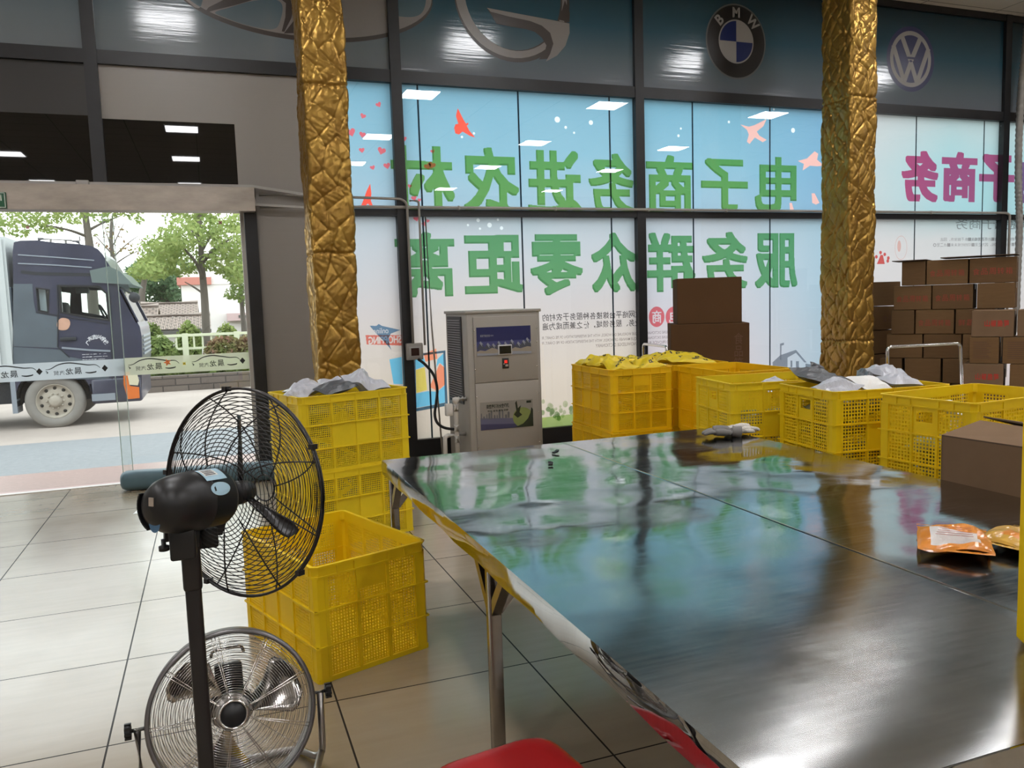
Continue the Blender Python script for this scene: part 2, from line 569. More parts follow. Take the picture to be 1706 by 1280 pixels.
def table_mat(name='table_steel', rough=(0.04, 0.17), wave=0.014, sand=0.225):
    """thin sheet steel: brushed arcs, smears and long waves"""
    m, nt, out = _new(name)
    pos = nd(nt, 'TexCoord').outputs['Object']
    mp = nd(nt, 'Mapping', Vector=pos, Scale=(1.0, 14.0, 1.0), Rotation=(0, 0, 0.5))
    n1 = nd(nt, 'TexNoise', Vector=mp.outputs[0], Scale=5.0, Detail=8.0, Roughness=0.7)
    n2 = nd(nt, 'TexNoise', Vector=pos, Scale=2.6, Detail=5.0, Roughness=0.6, Distortion=0.6)
    n3 = nd(nt, 'TexNoise', Vector=pos, Scale=1.9, Detail=1.0)
    n4 = nd(nt, 'TexNoise', Vector=pos, Scale=7.0, Detail=1.5)
    a = nd(nt, 'Math', _operation='MULTIPLY', i0=n1.outputs['Fac'], i1=n2.outputs['Fac'])
    rr = nd(nt, 'MapRange', Value=a.outputs[0], i1=0.12, i2=0.42, i3=rough[0], i4=rough[1])
    cr = nd(nt, 'MapRange', Value=a.outputs[0], i1=0.1, i2=0.45, i3=0.38, i4=0.52)
    # sanded patch at the near end of one sheet: rough across the grinding marks only
    sp = nd(nt, 'SeparateXYZ', Vector=pos)
    q1 = nd(nt, 'MapRange', Value=nd(nt, 'MULTIPLY_ADD' if False else 'Math', _operation='MULTIPLY_ADD', i0=n2.outputs['Fac'], i1=0.5, i2=sp.outputs['Y']).outputs[0], i1=0.05, i2=-0.85, i3=0.0, i4=1.0)
    q2 = nd(nt, 'MapRange', Value=sp.outputs['X'], i1=0.10, i2=-0.05, i3=0.25, i4=1.0)
    mask = nd(nt, 'Math', _operation='MULTIPLY', i0=q1.outputs[0], i1=q2.outputs[0])
    ro = nd(nt, 'Mix', _data_type='FLOAT'); nt.links.new(mask.outputs[0], ro.inputs[0]); nt.links.new(rr.outputs[0], ro.inputs[2]); nt.links.new(nd(nt, 'MapRange', Value=a.outputs[0], i1=0.12, i2=0.42, i3=sand * 0.86, i4=sand * 1.14).outputs[0], ro.inputs[3])
    an = nd(nt, 'Math', _operation='MULTIPLY', i0=mask.outputs[0], i1=0.975)
    tg = nd(nt, 'CombineXYZ', X=0.994, Y=0.110, Z=0.0)
    cc = nd(nt, 'CombineColor', Red=cr.outputs[0], Green=cr.outputs[0], Blue=cr.outputs[0])
    tn = nd(nt, 'Mix', _data_type='RGBA', _blend_type='MULTIPLY'); tn.inputs[0].default_value = 1.0
    nt.links.new(cc.outputs[0], tn.inputs[6]); tn.inputs[7].default_value = (0.98, 0.985, 0.98, 1)
    b1 = nd(nt, 'Bump', Strength=1.0, Distance=wave, Height=n3.outputs['Fac'])
    b2 = nd(nt, 'Bump', Strength=1.0, Distance=wave * 0.07, Height=n4.outputs['Fac']); nt.links.new(b1.outputs[0], b2.inputs['Normal'])
    b3 = nd(nt, 'Bump', Strength=0.0, Distance=0.003, Height=n1.outputs['Fac']); nt.links.new(b2.outputs[0], b3.inputs['Normal'])
    p = nd(nt, 'BsdfPrincipled', Metallic=1.0); nt.links.new(tn.outputs[2], p.inputs['Base Color'])
    nt.links.new(ro.outputs[0], p.inputs['Roughness']); nt.links.new(b3.outputs[0], p.inputs['Normal'])
    if sand:
        nt.links.new(an.outputs[0], p.inputs['Anisotropic']); nt.links.new(tg.outputs[0], p.inputs['Tangent'])
    nt.links.new(p.outputs[0], out.inputs[0])
    return m

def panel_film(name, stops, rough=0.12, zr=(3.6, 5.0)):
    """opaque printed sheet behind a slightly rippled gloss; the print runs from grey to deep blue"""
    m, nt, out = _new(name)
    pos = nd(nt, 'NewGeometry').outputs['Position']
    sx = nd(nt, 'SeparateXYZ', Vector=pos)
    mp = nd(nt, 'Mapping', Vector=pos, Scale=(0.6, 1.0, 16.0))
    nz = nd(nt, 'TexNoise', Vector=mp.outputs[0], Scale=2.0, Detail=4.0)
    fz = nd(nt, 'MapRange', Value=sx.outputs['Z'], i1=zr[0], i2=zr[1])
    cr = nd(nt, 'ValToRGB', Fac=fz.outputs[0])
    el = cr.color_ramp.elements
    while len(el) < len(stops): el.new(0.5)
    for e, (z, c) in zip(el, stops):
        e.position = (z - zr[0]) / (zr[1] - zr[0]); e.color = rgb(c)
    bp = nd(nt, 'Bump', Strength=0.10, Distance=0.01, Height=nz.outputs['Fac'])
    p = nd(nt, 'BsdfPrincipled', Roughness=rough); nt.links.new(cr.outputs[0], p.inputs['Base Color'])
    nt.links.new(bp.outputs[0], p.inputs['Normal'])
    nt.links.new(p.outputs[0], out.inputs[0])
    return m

def leaf_mat(name, c1, c2, trans=0.35):
    m, nt, out = _new(name)
    pos = nd(nt, 'NewGeometry')
    nz = nd(nt, 'TexNoise', Vector=pos.outputs['Position'], Scale=3.0, Detail=4.0)
    mx = nd(nt, 'Mix', _data_type='RGBA'); mx.inputs[6].default_value = rgb(c1); mx.inputs[7].default_value = rgb(c2)
    f = nd(nt, 'MapRange', Value=nz.outputs['Fac'], i1=0.35, i2=0.65)
    nt.links.new(f.outputs[0], mx.inputs[0])
    d = nd(nt, 'BsdfDiffuse'); nt.links.new(mx.outputs[2], d.inputs[0])
    t = nd(nt, 'BsdfTranslucent'); nt.links.new(mx.outputs[2], t.inputs[0])
    s = nd(nt, 'MixShader', i0=trans, i1=d.outputs[0], i2=t.outputs[0])
    nt.links.new(s.outputs[0], out.inputs[0])
    return m

def brick_mat(name, c1, c2, mortar, w, h, size=0.02, rough=0.8, swap=False):
    m, nt, out = _new(name)
    pos = nd(nt, 'TexCoord').outputs['Object']
    if swap: pos = nd(nt, 'Mapping', Vector=pos, Rotation=(PI / 2, 0, 0)).outputs[0]
    br = nd(nt, 'TexBrick', Vector=pos, Scale=1.0, Color1=rgb(c1), Color2=rgb(c2), Mortar=rgb(mortar))
    br.inputs['Mortar Size'].default_value = size; br.inputs['Brick Width'].default_value = w; br.inputs['Row Height'].default_value = h
    p = nd(nt, 'BsdfPrincipled', Roughness=rough); nt.links.new(br.outputs[0], p.inputs['Base Color'])
    nt.links.new(p.outputs[0], out.inputs[0])
    return m

M_floor = floor_mat()
M_ceil = ceiling_mat()
M_wall = mat('white_plaster', (0.446, 0.429, 0.405), 0.8, noise=(1.5, 0.05))
M_black = mat('black_painted_aluminium', (0.012, 0.012, 0.014), 0.4, noise=(6, 0.3))
M_steel = table_mat()
M_apron = table_mat('polished_steel_edge', (0.05, 0.18), 0.02, 0.0)
M_leg = mat('stainless_tube', (0.36, 0.33, 0.30), 0.20, 1.0, noise=(9, 0.15))
M_chrome = mat('chrome', (0.72, 0.70, 0.68), 0.14, 1.0)
M_greymetal = mat('grey_brushed_metal', (0.46, 0.44, 0.42), 0.30, 1.0)
M_glass = glass('clear_pane', (0.97, 0.99, 0.98), 1.0)
M_doorglass = glass('door_pane', (0.95, 0.97, 0.96), 0.9)
M_yellow = mat('yellow_crate_plastic', (0.95, 0.70, 0.012), 0.40, noise=(3, 0.04), trans=0.22)
M_yellow_worn = mat('yellow_crate_plastic_worn', (0.90, 0.69, 0.018), 0.45, noise=(4, 0.08), trans=0.22)
M_yellow_deep = mat('deep_yellow_crate_plastic', (0.95, 0.62, 0.008), 0.42, noise=(3, 0.04), trans=0.22)
M_card = mat('brown_cardboard', (0.180, 0.104, 0.048), 0.85, noise=(5, 0.10), stretch=(1, 1, 8), spec=0.15)
M_card2 = mat('darker_cardboard', (0.148, 0.085, 0.040), 0.85, noise=(5, 0.10), stretch=(1, 1, 8), spec=0.15)
M_card3 = mat('pinkish_cardboard', (0.204, 0.130, 0.078), 0.85, noise=(5, 0.08), spec=0.15)
M_cardin = mat('cardboard_cut_edge', (0.10, 0.065, 0.04), 0.9)
M_redprint = mat('red_box_print', (0.48, 0.03, 0.018), 0.7)
M_darkredprint = mat('faded_red_box_print', (0.33, 0.045, 0.025), 0.7)
M_brownprint = mat('brown_box_print', (0.12, 0.06, 0.035), 0.8)
M_tape = mat('brown_tape', (0.20, 0.12, 0.06), 0.25)
M_mailer = mat('grey_white_mailer_plastic', (0.47, 0.48, 0.53), 0.28, noise=(4, 0.12))
M_mailer_dark = mat('dark_grey_mailer_plastic', (0.085, 0.09, 0.10), 0.35)
M_mailer_green = mat('pale_green_pouch_plastic', (0.17, 0.17, 0.07), 0.4, noise=(9, 0.25))
M_yellowbag = mat('yellow_bag_plastic', (0.80, 0.60, 0.02), 0.35, noise=(3, 0.1), trans=0.15)
M_blackprint = mat('black_print', (0.012, 0.012, 0.012), 0.5)
M_paper = mat('white_paper', (0.78, 0.78, 0.76), 0.7)
M_blackplastic = mat('black_plastic', (0.010, 0.010, 0.011), 0.38)
M_blackmetal = mat('black_coated_metal', (0.012, 0.010, 0.011), 0.35, spec=0.6)
M_redplastic = mat('red_stool_plastic', (0.375, 0.009, 0.012), 0.30, noise=(2, 0.05))
M_acgrey = mat('warm_grey_enamel', (0.331, 0.307, 0.275), 0.42)
M_acdark = mat('dark_grille', (0.03, 0.03, 0.035), 0.5)
M_pvc = mat('white_pvc', (0.592, 0.568, 0.536), 0.4)
M_conduit = mat('offwhite_conduit', (0.367, 0.343, 0.312), 0.45)
M_rubber = mat('black_rubber', (0.012, 0.012, 0.012), 0.6)
# ------------------------------------------------------------------ the hall
WY = 7.95          # plane of the window front
CZ = 4.98          # ceiling height
XL, XR, YB = -6.0, 15.2, -9.6
struct('floor', MB().span((XL, YB, -0.2), (XR, 8.06, 0.0)), M_floor)
struct('ceiling', MB().span((XL, YB, CZ), (XR, 8.06, CZ + 0.2)), M_ceil)
struct('wall_left', MB().span((XL - 0.2, YB, 0), (XL, 8.06, CZ)), M_wall)
struct('wall_right', MB().span((XR, YB, 0), (XR + 0.2, 8.06, CZ)), M_wall)
struct('wall_back', MB().span((XL, YB - 0.2, 0), (XR, YB, CZ)), M_wall)
struct('wall_front', MB().span((XL, 7.9, 0), (-3.45, 8.06, CZ)).span((12.7, 7.9, 0), (XR, 8.06, CZ)), M_wall)

# lamps: flush square panels in a 3.55 x 3.3 m grid
M_diff = mat('lamp_diffuser', (0.9, 0.9, 0.9), 0.5, emit=((0.98, 0.98, 1.0), LAMP))
M_lampframe = mat('lamp_frame', (0.7, 0.7, 0.7), 0.4)
lamp0 = None
for lx in (-3.75, -0.25, 3.5, 6.95, 10.45):
    for ly in (5.15, 2.42, -1.05, -4.25, -8.2):
        if lamp0 is None:
            lamp0 = thing('ceiling_light', 'square white panel light set flush in the tiled ceiling, mirrored in the window glass', 'ceiling light', (lx, ly, CZ), group='ceiling panel lights')
            f = MB()
            for a in (-1, 1):
                f.box((a * 0.292, 0, -0.008), (0.016, 0.6, 0.016)); f.box((0, a * 0.292, -0.008), (0.568, 0.016, 0.016))
            f.build('frame', M_lampframe, lamp0)
            MB().box((0, 0, -0.006), (0.568, 0.568, 0.010)).build('diffuser', M_diff, lamp0)
        else:
            dup(lamp0, lamp0['label'], (lx, ly, CZ))

# ------------------------------------------------------------------ window front: black frame
MUL = [-3.45, -0.80, 1.83, 4.475, 7.17, 9.89, 12.62]
n = 0
for x in MUL:
    n += 1
    z0 = 2.60 if x == -0.80 else 0.0
    struct('trim_%d' % n, MB().span((x - 0.052, 7.885, z0), (x + 0.052, 8.04, CZ)), M_black)
def rail(x0, x1, z0, z1, y0=7.893):
    global n
    n += 1
    struct('trim_%d' % n, MB().span((x0, y0, z0), (x1, 8.03, z1)), M_black)
for a, b in zip(MUL[:-1], MUL[1:]):
    rail(a + 0.052, b - 0.052, 3.65, 3.765)
    rail(a + 0.052, b - 0.052, 4.90, CZ)
    if a >= 1.8:
        rail(a + 0.052, b - 0.052, 2.385, 2.452)
        rail(a + 0.052, b - 0.052, 0.0, 0.167)
rail(0.97, 1.778, 2.385, 2.452); rail(0.97, 1.778, 0.0, 0.167)
rail(0.36, 0.47, 0.0, 2.62, 7.88)      # door post beside the grey panel
rail(0.47, 0.93, 0.0, 0.08)

# ------------------------------------------------------------------ translucent printed film behind glass
F_low = film('window_print_low', [(0.15, (0.532, 0.456, 0.380)), (0.8, (0.580, 0.502, 0.441)), (1.5, (0.532, 0.486, 0.494)), (2.1, (0.459, 0.486, 0.540)), (2.5, (0.371, 0.456, 0.517))], zr=(0, 4))
F_up = film('window_print_high', [(2.4, (0.349, 0.462, 0.562)), (3.0, (0.231, 0.420, 0.540)), (3.7, (0.182, 0.371, 0.502))], zr=(0, 4))
F_lowC = film('window_print_low_blue', [(0.15, (0.564, 0.471, 0.502)), (1.0, (0.548, 0.486, 0.517)), (1.7, (0.483, 0.486, 0.547)), (2.5, (0.419, 0.479, 0.547))], xtint=(5.6, 7.6, (0.274, 0.441, 0.547)), zr=(0, 4))
F_upC = film('window_print_high_blue', [(2.4, (0.319, 0.447, 0.562)), (3.0, (0.228, 0.420, 0.547)), (3.7, (0.173, 0.371, 0.502))], xtint=(5.8, 7.6, (0.167, 0.334, 0.517)), zr=(0, 4))
F_D = film('window_print_pink', [(0.2, (0.532, 0.456, 0.456)), (2.0, (0.502, 0.502, 0.517)), (2.5, (0.319, 0.502, 0.547)), (3.0, (0.304, 0.502, 0.547)), (3.6, (0.395, 0.502, 0.532))], xtint=(9.0, 6.6, (0.593, 0.532, 0.547)), zr=(0, 4))
I_green = ink('green_print', (0.37, 0.64, 0.17)); I_green2 = ink('blue_green_print', (0.20, 0.54, 0.23))
I_halo = ink('pale_green_print', (0.80, 0.98, 0.82))
I_seam = ink('dark_seam_print', (0.12, 0.18, 0.22))
I_red = ink('red_print', (0.85, 0.16, 0.15))
I_rose = ink('rose_print', (0.62, 0.16, 0.24))
I_paleplane = ink('pale_pink_print', (1.0, 0.66, 0.60))
I_pink = ink('pink_print', (0.80, 0.13, 0.30))
I_violet = ink('violet_print', (0.40, 0.16, 0.33))
I_text = ink('grey_text_print', (0.10, 0.10, 0.11))
I_faint = ink('faint_text_print', (0.52, 0.50, 0.50))
I_blue = ink('blue_print', (0.13, 0.34, 0.62))
I_cyan = ink('cyan_print', (0.22, 0.66, 0.85))
I_navy = ink('dark_blue_print', (0.10, 0.22, 0.36))
I_orange = ink('orange_print', (0.95, 0.45, 0.28))
I_straw = ink('straw_print', (0.95, 0.82, 0.30))
I_grass = ink('grass_print', (0.50, 0.72, 0.30))
I_tree = ink('dark_tree_print', (0.42, 0.56, 0.38)); I_tree2 = ink('pale_tree_print', (0.68, 0.78, 0.62))
I_grey = ink('grey_print', (0.42, 0.44, 0.47))
M_letterwhite = mat('white_print', (0.90, 0.90, 0.90), 0.6, trans=0.9)

FILMS = {}
def window(i, x0, x1, z0, z1, fm):
    w = thing('window_%d' % i, None, None, kind='structure')
    MB().span((x0, 7.925, z0), (x1, 7.931, z1)).build('pane', M_glass, w)
    FILMS[w.name] = (w, x0, x1, z0, z1, fm, [])
    return w
wA1 = window(1, 0.97, 1.778, 0.167, 2.385, F_low)
wA2 = window(2, 0.97, 1.778, 2.452, 3.65, F_up)
wB1 = window(3, 1.882, 4.423, 0.167, 2.385, F_low)
wB2 = window(4, 1.882, 4.423, 2.452, 3.65, F_up)
wC1 = window(5, 4.527, 7.118, 0.167, 2.385, F_lowC)
wC2 = window(6, 4.527, 7.118, 2.452, 3.65, F_upC)
wD1 = window(7, 7.222, 9.838, 0.167, 2.385, F_D)
wD2 = window(8, 7.222, 9.838, 2.452, 3.65, F_D)
wE1 = window(9, 9.942, 12.568, 0.167, 2.385, F_D)
wE2 = window(10, 9.942, 12.568, 2.452, 3.65, F_D)

def WP(y):                          # a function that lays (x, z) on the plane Y=y
    return lambda u, v: (u, y, v)
def px_rect(x0, x1, y0, y1, Y=WY):  # photo rectangle -> X0, X1, Z0, Z1 on a plane of constant Y
    xm, ym = (x0 + x1) / 2, (y0 + y1) / 2
    return on_y(x0, ym, Y)[0], on_y(x1, ym, Y)[0], on_y(xm, y1, Y)[2], on_y(xm, y0, Y)[2]
def px_pts(pts, Y=WY):
    return [(p[0], p[2]) for p in (on_y(x, y, Y) for x, y in pts)]
def tprint(name, col):
    """a coloured patch of the translucent print itself"""
    return film(name, [(0.0, col), (4.0, col)])
def ink_shape(name, parent, loops_list, m, y=7.950):
    mb = MB()
    if y is None:                   # printed on the film itself: it replaces the film there
        y = 7.958
        _, x0, x1, z0, z1, _, hl = FILMS[parent.name]
        loops_list = [[[(min(max(a, x0 + .004), x1 - .004), min(max(b, z0 + .004), z1 - .004)) for a, b in loops[0]]] for loops in loops_list]
        hl.extend(loops[0] for loops in loops_list)
    for loops in loops_list:
        vs, fs = outline(loops)
        mb.add([(v[0], y, v[1]) for v in vs], fs)
    return mb.build(name, m, parent)

T_red = tprint('film_red', (0.85, 0.10, 0.07)); T_rose = tprint('film_rose', (0.62, 0.13, 0.17)); T_pink = tprint('film_pale_pink', (0.78, 0.45, 0.42))
T_disc = tprint('film_crimson', (0.52, 0.07, 0.09)); T_banner = tprint('film_banner_red', (0.62, 0.08, 0.07)); T_white = tprint('film_white', (0.74, 0.80, 0.84))
T_blue = tprint('film_blue', (0.05, 0.16, 0.33)); T_cyan = tprint('film_cyan', (0.14, 0.42, 0.60)); T_orange = tprint('film_orange', (0.72, 0.24, 0.14)); T_straw = tprint('film_straw', (0.62, 0.50, 0.12))
I_edge = ink('letter_edge_print', (0.62, 0.74, 0.66))
def edge_glyph(ch, grow, res=120, t=3):
    V, F = bold_glyph(ch, grow, res)
    m = np.zeros((res, res), bool)
    for f in F:
        (a, b), (c, d) = V[f[0]], V[f[2]]
        m[int(round(b * res)):int(round(d * res)), int(round(a * res)):int(round(c * res))] = True
    q = np.zeros_like(m); q[t:, :-t] = m[:-t, t:]
    return runs_mesh(m & ~q)
# the large mirrored lettering, character by character: (char, photo rectangle, window)
ROW1 = [('村', (651, 757.5, 241, 360), wB2), ('农', (770, 865, 244, 360), wB2), ('进', (878, 969, 249, 361), wB2), ('务', (980, 1056, 254, 360), wB2),
        ('商', (1075.5, 1156, 257, 360), wC2), ('子', (1167, 1246.6, 263, 354), wC2), ('电', (1256.7, 1327.5, 260, 354), wC2)]
ROW2 = [('离', (658, 759, 385, 497), wB1), ('距', (772, 871, 389.7, 491), wB1), ('零', (882, 972, 388.6, 493.6), wB1), ('众', (984, 1061, 386, 489), wB1),
        ('群', (1077, 1159, 386, 488), wC1), ('务', (1169, 1246, 385, 483), wC1), ('服', (1257, 1329, 387, 481), wC1)]
for row, nm in ((ROW1, 'lettering'), (ROW2, 'lettering')):
    for w in {id(r[2]): r[2] for r in row}.values():
        mb = MB(); 
        for ch, q, ww in row:
            if ww is not w: continue
            a = px_rect(*q)
            bold_in(mb, ch, *a, WP(7.9495), 0.034, True)
        mb.build(nm, I_green if row is ROW1 else I_green2, w)
        mb = MB()                                    # the shaded edge of the printed letters
        for ch, q, ww in row:
            if ww is not w: continue
            a = px_rect(*q); V, F = edge_glyph(ch, 0.034)
            mb.add([(a[0] + (a[1] - a[0]) * (1 - u), 7.9485, a[2] + (a[3] - a[2]) * v) for u, v in V], F)
        mb.build('letter_edge', I_edge, w)
PINK = [('务', (1502, 1563, 250, 338), wD2), ('商', (1568.5, 1628, 252, 338), wD2), ('子', (1631, 1690, 256, 339), wD2)]
mb = MB()
for ch, q, ww in PINK: bold_in(mb, ch, *px_rect(*q), WP(7.9495), 0.045, True)
mb.build('lettering', I_pink, wD2)
mb = MB(); bold_in(mb, '电', *px_rect(1695, 1752, 258, 340), WP(7.9495), 0.045, True); mb.build('lettering', I_violet, wE2)

# small lettering under it
mb = MB()
a = px_rect(895, 1078, 517, 543)
def tline(mb, body, xr, pitch, ytop, yref_x, h, bold=0.0):
    """one line of mirrored characters from the photo column xr leftwards"""
    X1 = on_y(xr, ytop, WY)[0]; Zt = on_y(yref_x, ytop, WY)[2]
    p = (on_y(xr, ytop, WY)[0] - on_y(xr - 100, ytop, WY)[0]) / 100 * pitch
    hh = abs(on_y(yref_x, ytop, WY)[2] - on_y(yref_x, ytop + h, WY)[2])
    for i, ch in enumerate(body):
        if ch in ' ': continue
        wch = 0.9 * p; hz = hh
        if ch in '、，': wch *= 0.3; hz *= 0.3
        text_in(mb, ch, X1 - i * p - wch, X1 - i * p, Zt - hh, Zt - hh + hz, WP(7.9496), bold, True)
tline(mb, '通过网络平台嫁接各种服务于农村的', 1078, 10.75, 520, 1000, 11.5, 0.006)
tline(mb, '各业务、服务领域，使之兼而成为遍', 1078, 10.75, 534.5, 1000, 11.5, 0.006)
mb.build('lettering', I_text, wB1)
mb = MB()
for k, t in enumerate(('ONLINE DICTIONARY. A UNIQUE WORDLINE ON WORDS, WITH THE INTERPRETATION OF PIE CHART, FI', 'ONLINE DICTIONARY. A UNIQUE MANNER OF WORDS, WITH THE INTERPRETATION OF PIE CHART, FI')):
    zt = on_y(1000, 556.5 + 8.6 * k, WY)[2]
    text_in(mb, t, on_y(903, 560, WY)[0], on_y(1118, 560, WY)[0], zt - 0.036, zt, WP(7.9496), 0.01, True)
zt = on_y(1060, 570, WY)[2]
text_in(mb, 'TO PROVIDE BUREAU KNOWLEDGE DICTIONARY', on_y(992, 570, WY)[0], on_y(1118, 570, WY)[0], zt - 0.036, zt, WP(7.9496), 0.01, True)
mb.build('small_lettering', I_faint, wB1)
# red discs and banners whose characters stay unprinted
def knockout(name, parent, poly, words, m, y, cell=0.0032, grow=0):
    """an ink patch with lettering left out of it: words = [(text, x0, x1, z0, z1)]"""
    X0, X1 = min(q[0] for q in poly), max(q[0] for q in poly); Z0, Z1 = min(q[1] for q in poly), max(q[1] for q in poly)
    rows, cols = int((Z1 - Z0) / cell), int((X1 - X0) / cell)
    k = poly_mask(poly, X0, X1, Z0, Z1, rows, cols)
    for t, *r in words: k &= ~text_mask(t, *r, X0, X1, Z0, Z1, rows, cols, True, grow)
    V, F = runs_mesh(k)
    return MB().add([(X0 + (X1 - X0) * u, y, Z0 + (Z1 - Z0) * v) for u, v in V], F).build(name, m, parent)
I_disc = ink('crimson_print', (0.95, 0.24, 0.27)); I_banner = ink('banner_print', (0.95, 0.28, 0.23)); I_star = ink('star_print', (0.20, 0.38, 0.58))
for x0, x1, ch in ((1081, 1107, '商'), (1109, 1136, '电')):
    X0, X1, Z0, Z1 = px_rect(x0, x1, 511, 545)
    knockout('red_disc', wC1, circle((X0 + X1) / 2, (Z0 + Z1) / 2, (X1 - X0) / 2, (Z1 - Z0) / 2), [(ch, X0 + 0.22 * (X1 - X0), X1 - 0.2 * (X1 - X0), Z0 + 0.2 * (Z1 - Z0), Z1 - 0.2 * (Z1 - Z0))], I_disc, 7.9500, 0.0025, 1)
# grey lines on the window behind the carton wall
mb = MB()
tline(mb, '家电子商务', 1700, 22, 362, 1640, 20, 0.0)
tline(mb, '到未来的时候总会有一些不愿意看到的', 1706, 5.6, 396, 1640, 5.5, 0.004)
tline(mb, '到来，未来会来，但正因如此一条不曾放弃，因此', 1690, 5.6, 396, 1640, 5.5, 0.004)
tline(mb, '一个未来的目标，因为正是一切的时候未来一点二至。', 1690, 5.6, 405, 1640, 5.5, 0.004)
mb.build('lettering', I_faint, wD1)
mb = MB()
tline(mb, '发展经济', 1740, 22, 362, 1700, 20, 0.0)
mb.build('lettering', I_faint, wE1)

# seams of the film strips
for w, xs, z0, z1 in ((wB1, (2.05, 3.10, 4.14), 0.167, 2.385), (wB2, (2.05, 3.10, 4.14), 2.452, 3.65), (wC1, (5.17, 6.21), 0.167, 2.385), (wC2, (5.17, 6.21), 2.452, 3.65),
                      (wD1, (7.35, 8.42, 9.57), 0.167, 2.385), (wD2, (7.35, 8.42, 9.57), 2.452, 3.65)):
    mb = MB()
    for x in xs: mb.span((x - 0.009, 7.951, z0), (x + 0.009, 7.9512, z1))
    mb.build('film_seam', I_seam, w)

# hearts, birds, aeroplanes
def heart(cx, cz, r, tilt=0.0):
    p = []
    for i in range(28):
        t = 2 * PI * i / 28
        x = 16 * math.sin(t) ** 3; y = 13 * math.cos(t) - 5 * math.cos(2 * t) - 2 * math.cos(3 * t) - math.cos(4 * t)
        p.append((cx + r / 16 * (x * math.cos(tilt) - y * math.sin(tilt)), cz + r / 16 * (x * math.sin(tilt) + y * math.cos(tilt))))
    return p
def hearts(lst, w, m):
    L = []
    for x, y, r, t in lst:
        c = on_y(x, y, WY); L.append([heart(c[0], c[2], r * 0.0062, t)])
    ink_shape('printed_heart', w, L, T_rose, None)
hearts([(631, 174, 4.5, .5), (605, 193, 4.5, -.4), (585, 220, 7, .3), (604, 224, 5, -.2), (603, 250, 4.5, .1), (636, 251, 6.5, -.3), (621, 279, 4, .3), (645, 276, 5.5, .2)], wA2, I_rose)
hearts([(674, 231, 4, .2), (721, 252, 3.5, .2), (713, 277, 6, .4), (720, 275, 6, -.3), (683, 310, 3.5, -.2), (690, 330, 4.5, .2), (699, 333, 3, 0)], wB2, I_red)
hearts([(694, 364, 5, .2), (707, 373, 4, .4), (713, 368, 3, -.2)], wB1, I_red)
BIRD = [(763, 180), (767, 188), (773, 200), (777, 206), (780, 204), (781, 207), (778, 209), (782, 217), (792, 229), (783, 226), (771, 219), (765, 224), (759, 222), (757, 213), (759, 207), (764, 206), (760, 193)]
ink_shape('printed_bird', wB2, [[px_pts(BIRD)]], T_red, None)
BIRD2 = [(617, 306), (611, 318), (607, 330), (602, 342), (608, 344), (613, 339), (619, 345), (622, 344), (618, 334), (619, 322)]
ink_shape('printed_bird', wA2, [[px_pts(BIRD2)]], T_red, None)
def plane_poly(cx, cy, s):
    q = [(-1, -.55), (-.35, -.35), (.1, -.5), (1, -1), (.75, -.4), (.25, .05), (.45, .4), (1, .75), (.7, .95), (.1, .55), (-.3, 1.1), (-.5, .9), (-.35, .3), (-.5, -.1)]
    return px_pts([(cx + a * s, cy + b * s * 0.9) for a, b in q])
ink_shape('printed_aeroplane', wC2, [[plane_poly(1256, 218, 22)]], T_pink, None)
ink_shape('printed_aeroplane', wC2, [[px_pts([(1330, 268), (1345, 264), (1358, 252), (1364, 256), (1362, 266), (1374, 276), (1362, 277), (1350, 276), (1338, 284), (1340, 273)])]], T_pink, None)
ink_shape('printed_aeroplane', wC2, [[px_pts([(1353, 322), (1358, 322), (1366, 338), (1360, 341), (1354, 338)])], [px_pts([(1316, 338), (1320, 338), (1324, 352), (1317, 352)])]], T_pink, None)
# pale balloons and bubbles
def bubbles(w, lst):
    L = []
    for x, y, r in lst:
        c = on_y(x, y, WY); L.append([circle(c[0], c[2], r * 0.0062, n=16)])
    ink_shape('printed_bubble', w, L, T_white, None)
bubbles(wB2, ((929, 199, 5), (985, 204, 4), (943, 212, 2.5), (770, 228, 2), (957, 221, 2), (790, 222, 2)))
bubbles(wC2, ((1322, 217, 4.5), (1215, 203, 2.5), (1131, 226, 2.5), (1135, 214, 2), (1290, 182, 2)))
bubbles(wB1, ((797, 367, 3), (816, 375, 4), (830, 366, 2), (800, 381, 2), (836, 380, 3), (780, 375, 2)))

# shopping picture
star = px_pts([(616, 543), (627, 543), (631, 540), (636, 543), (667, 550), (651, 556), (648, 563), (649, 575), (652, 583), (641.5, 571), (634, 563), (626, 555)])
ban = px_pts([(609, 558.5), (674, 558.5), (672.5, 576), (611, 574)])
X0, X1 = ban[0][0], ban[1][0]
knockout('printed_banner', wA1, ban, [('SHOPPING', *px_rect(614, 668.5, 560.5, 572.5))], I_banner, 7.9500, 0.0028, 1)
knockout('printed_star', wA1, star, [('online', *px_rect(622, 647, 546.5, 556))], I_star, 7.9503, 0.0028)
ink_shape('printed_screen', wB1, [[px_pts([(690, 590.5), (742, 584), (746, 676), (692, 686)]) , px_pts([(692, 594), (738.5, 588), (741.5, 671), (694, 680.5)])]], I_navy, 7.9503)
ink_shape('printed_shopping_picture', wB1, [[px_pts([(692, 594), (705, 592.3), (709, 604), (707, 611), (693, 616)])], [px_pts([(729, 599), (738.8, 589), (740, 610), (733, 605), (727, 612)])], [px_pts([(693, 656), (713, 652), (729, 653), (742, 642), (741.5, 671), (694, 680)])]], T_cyan, None)
ink_shape('printed_screen', wA1, [[px_pts([(649, 599), (678, 594.5), (678, 640), (656, 640)])]], T_cyan, None)
ink_shape('printed_shopping_bag', wB1, [[px_pts([(706, 590), (727, 581), (729, 598), (709.5, 603)])], [px_pts([(716, 645), (733, 606), (741, 613), (742, 641), (729, 652)])]], T_orange, None)
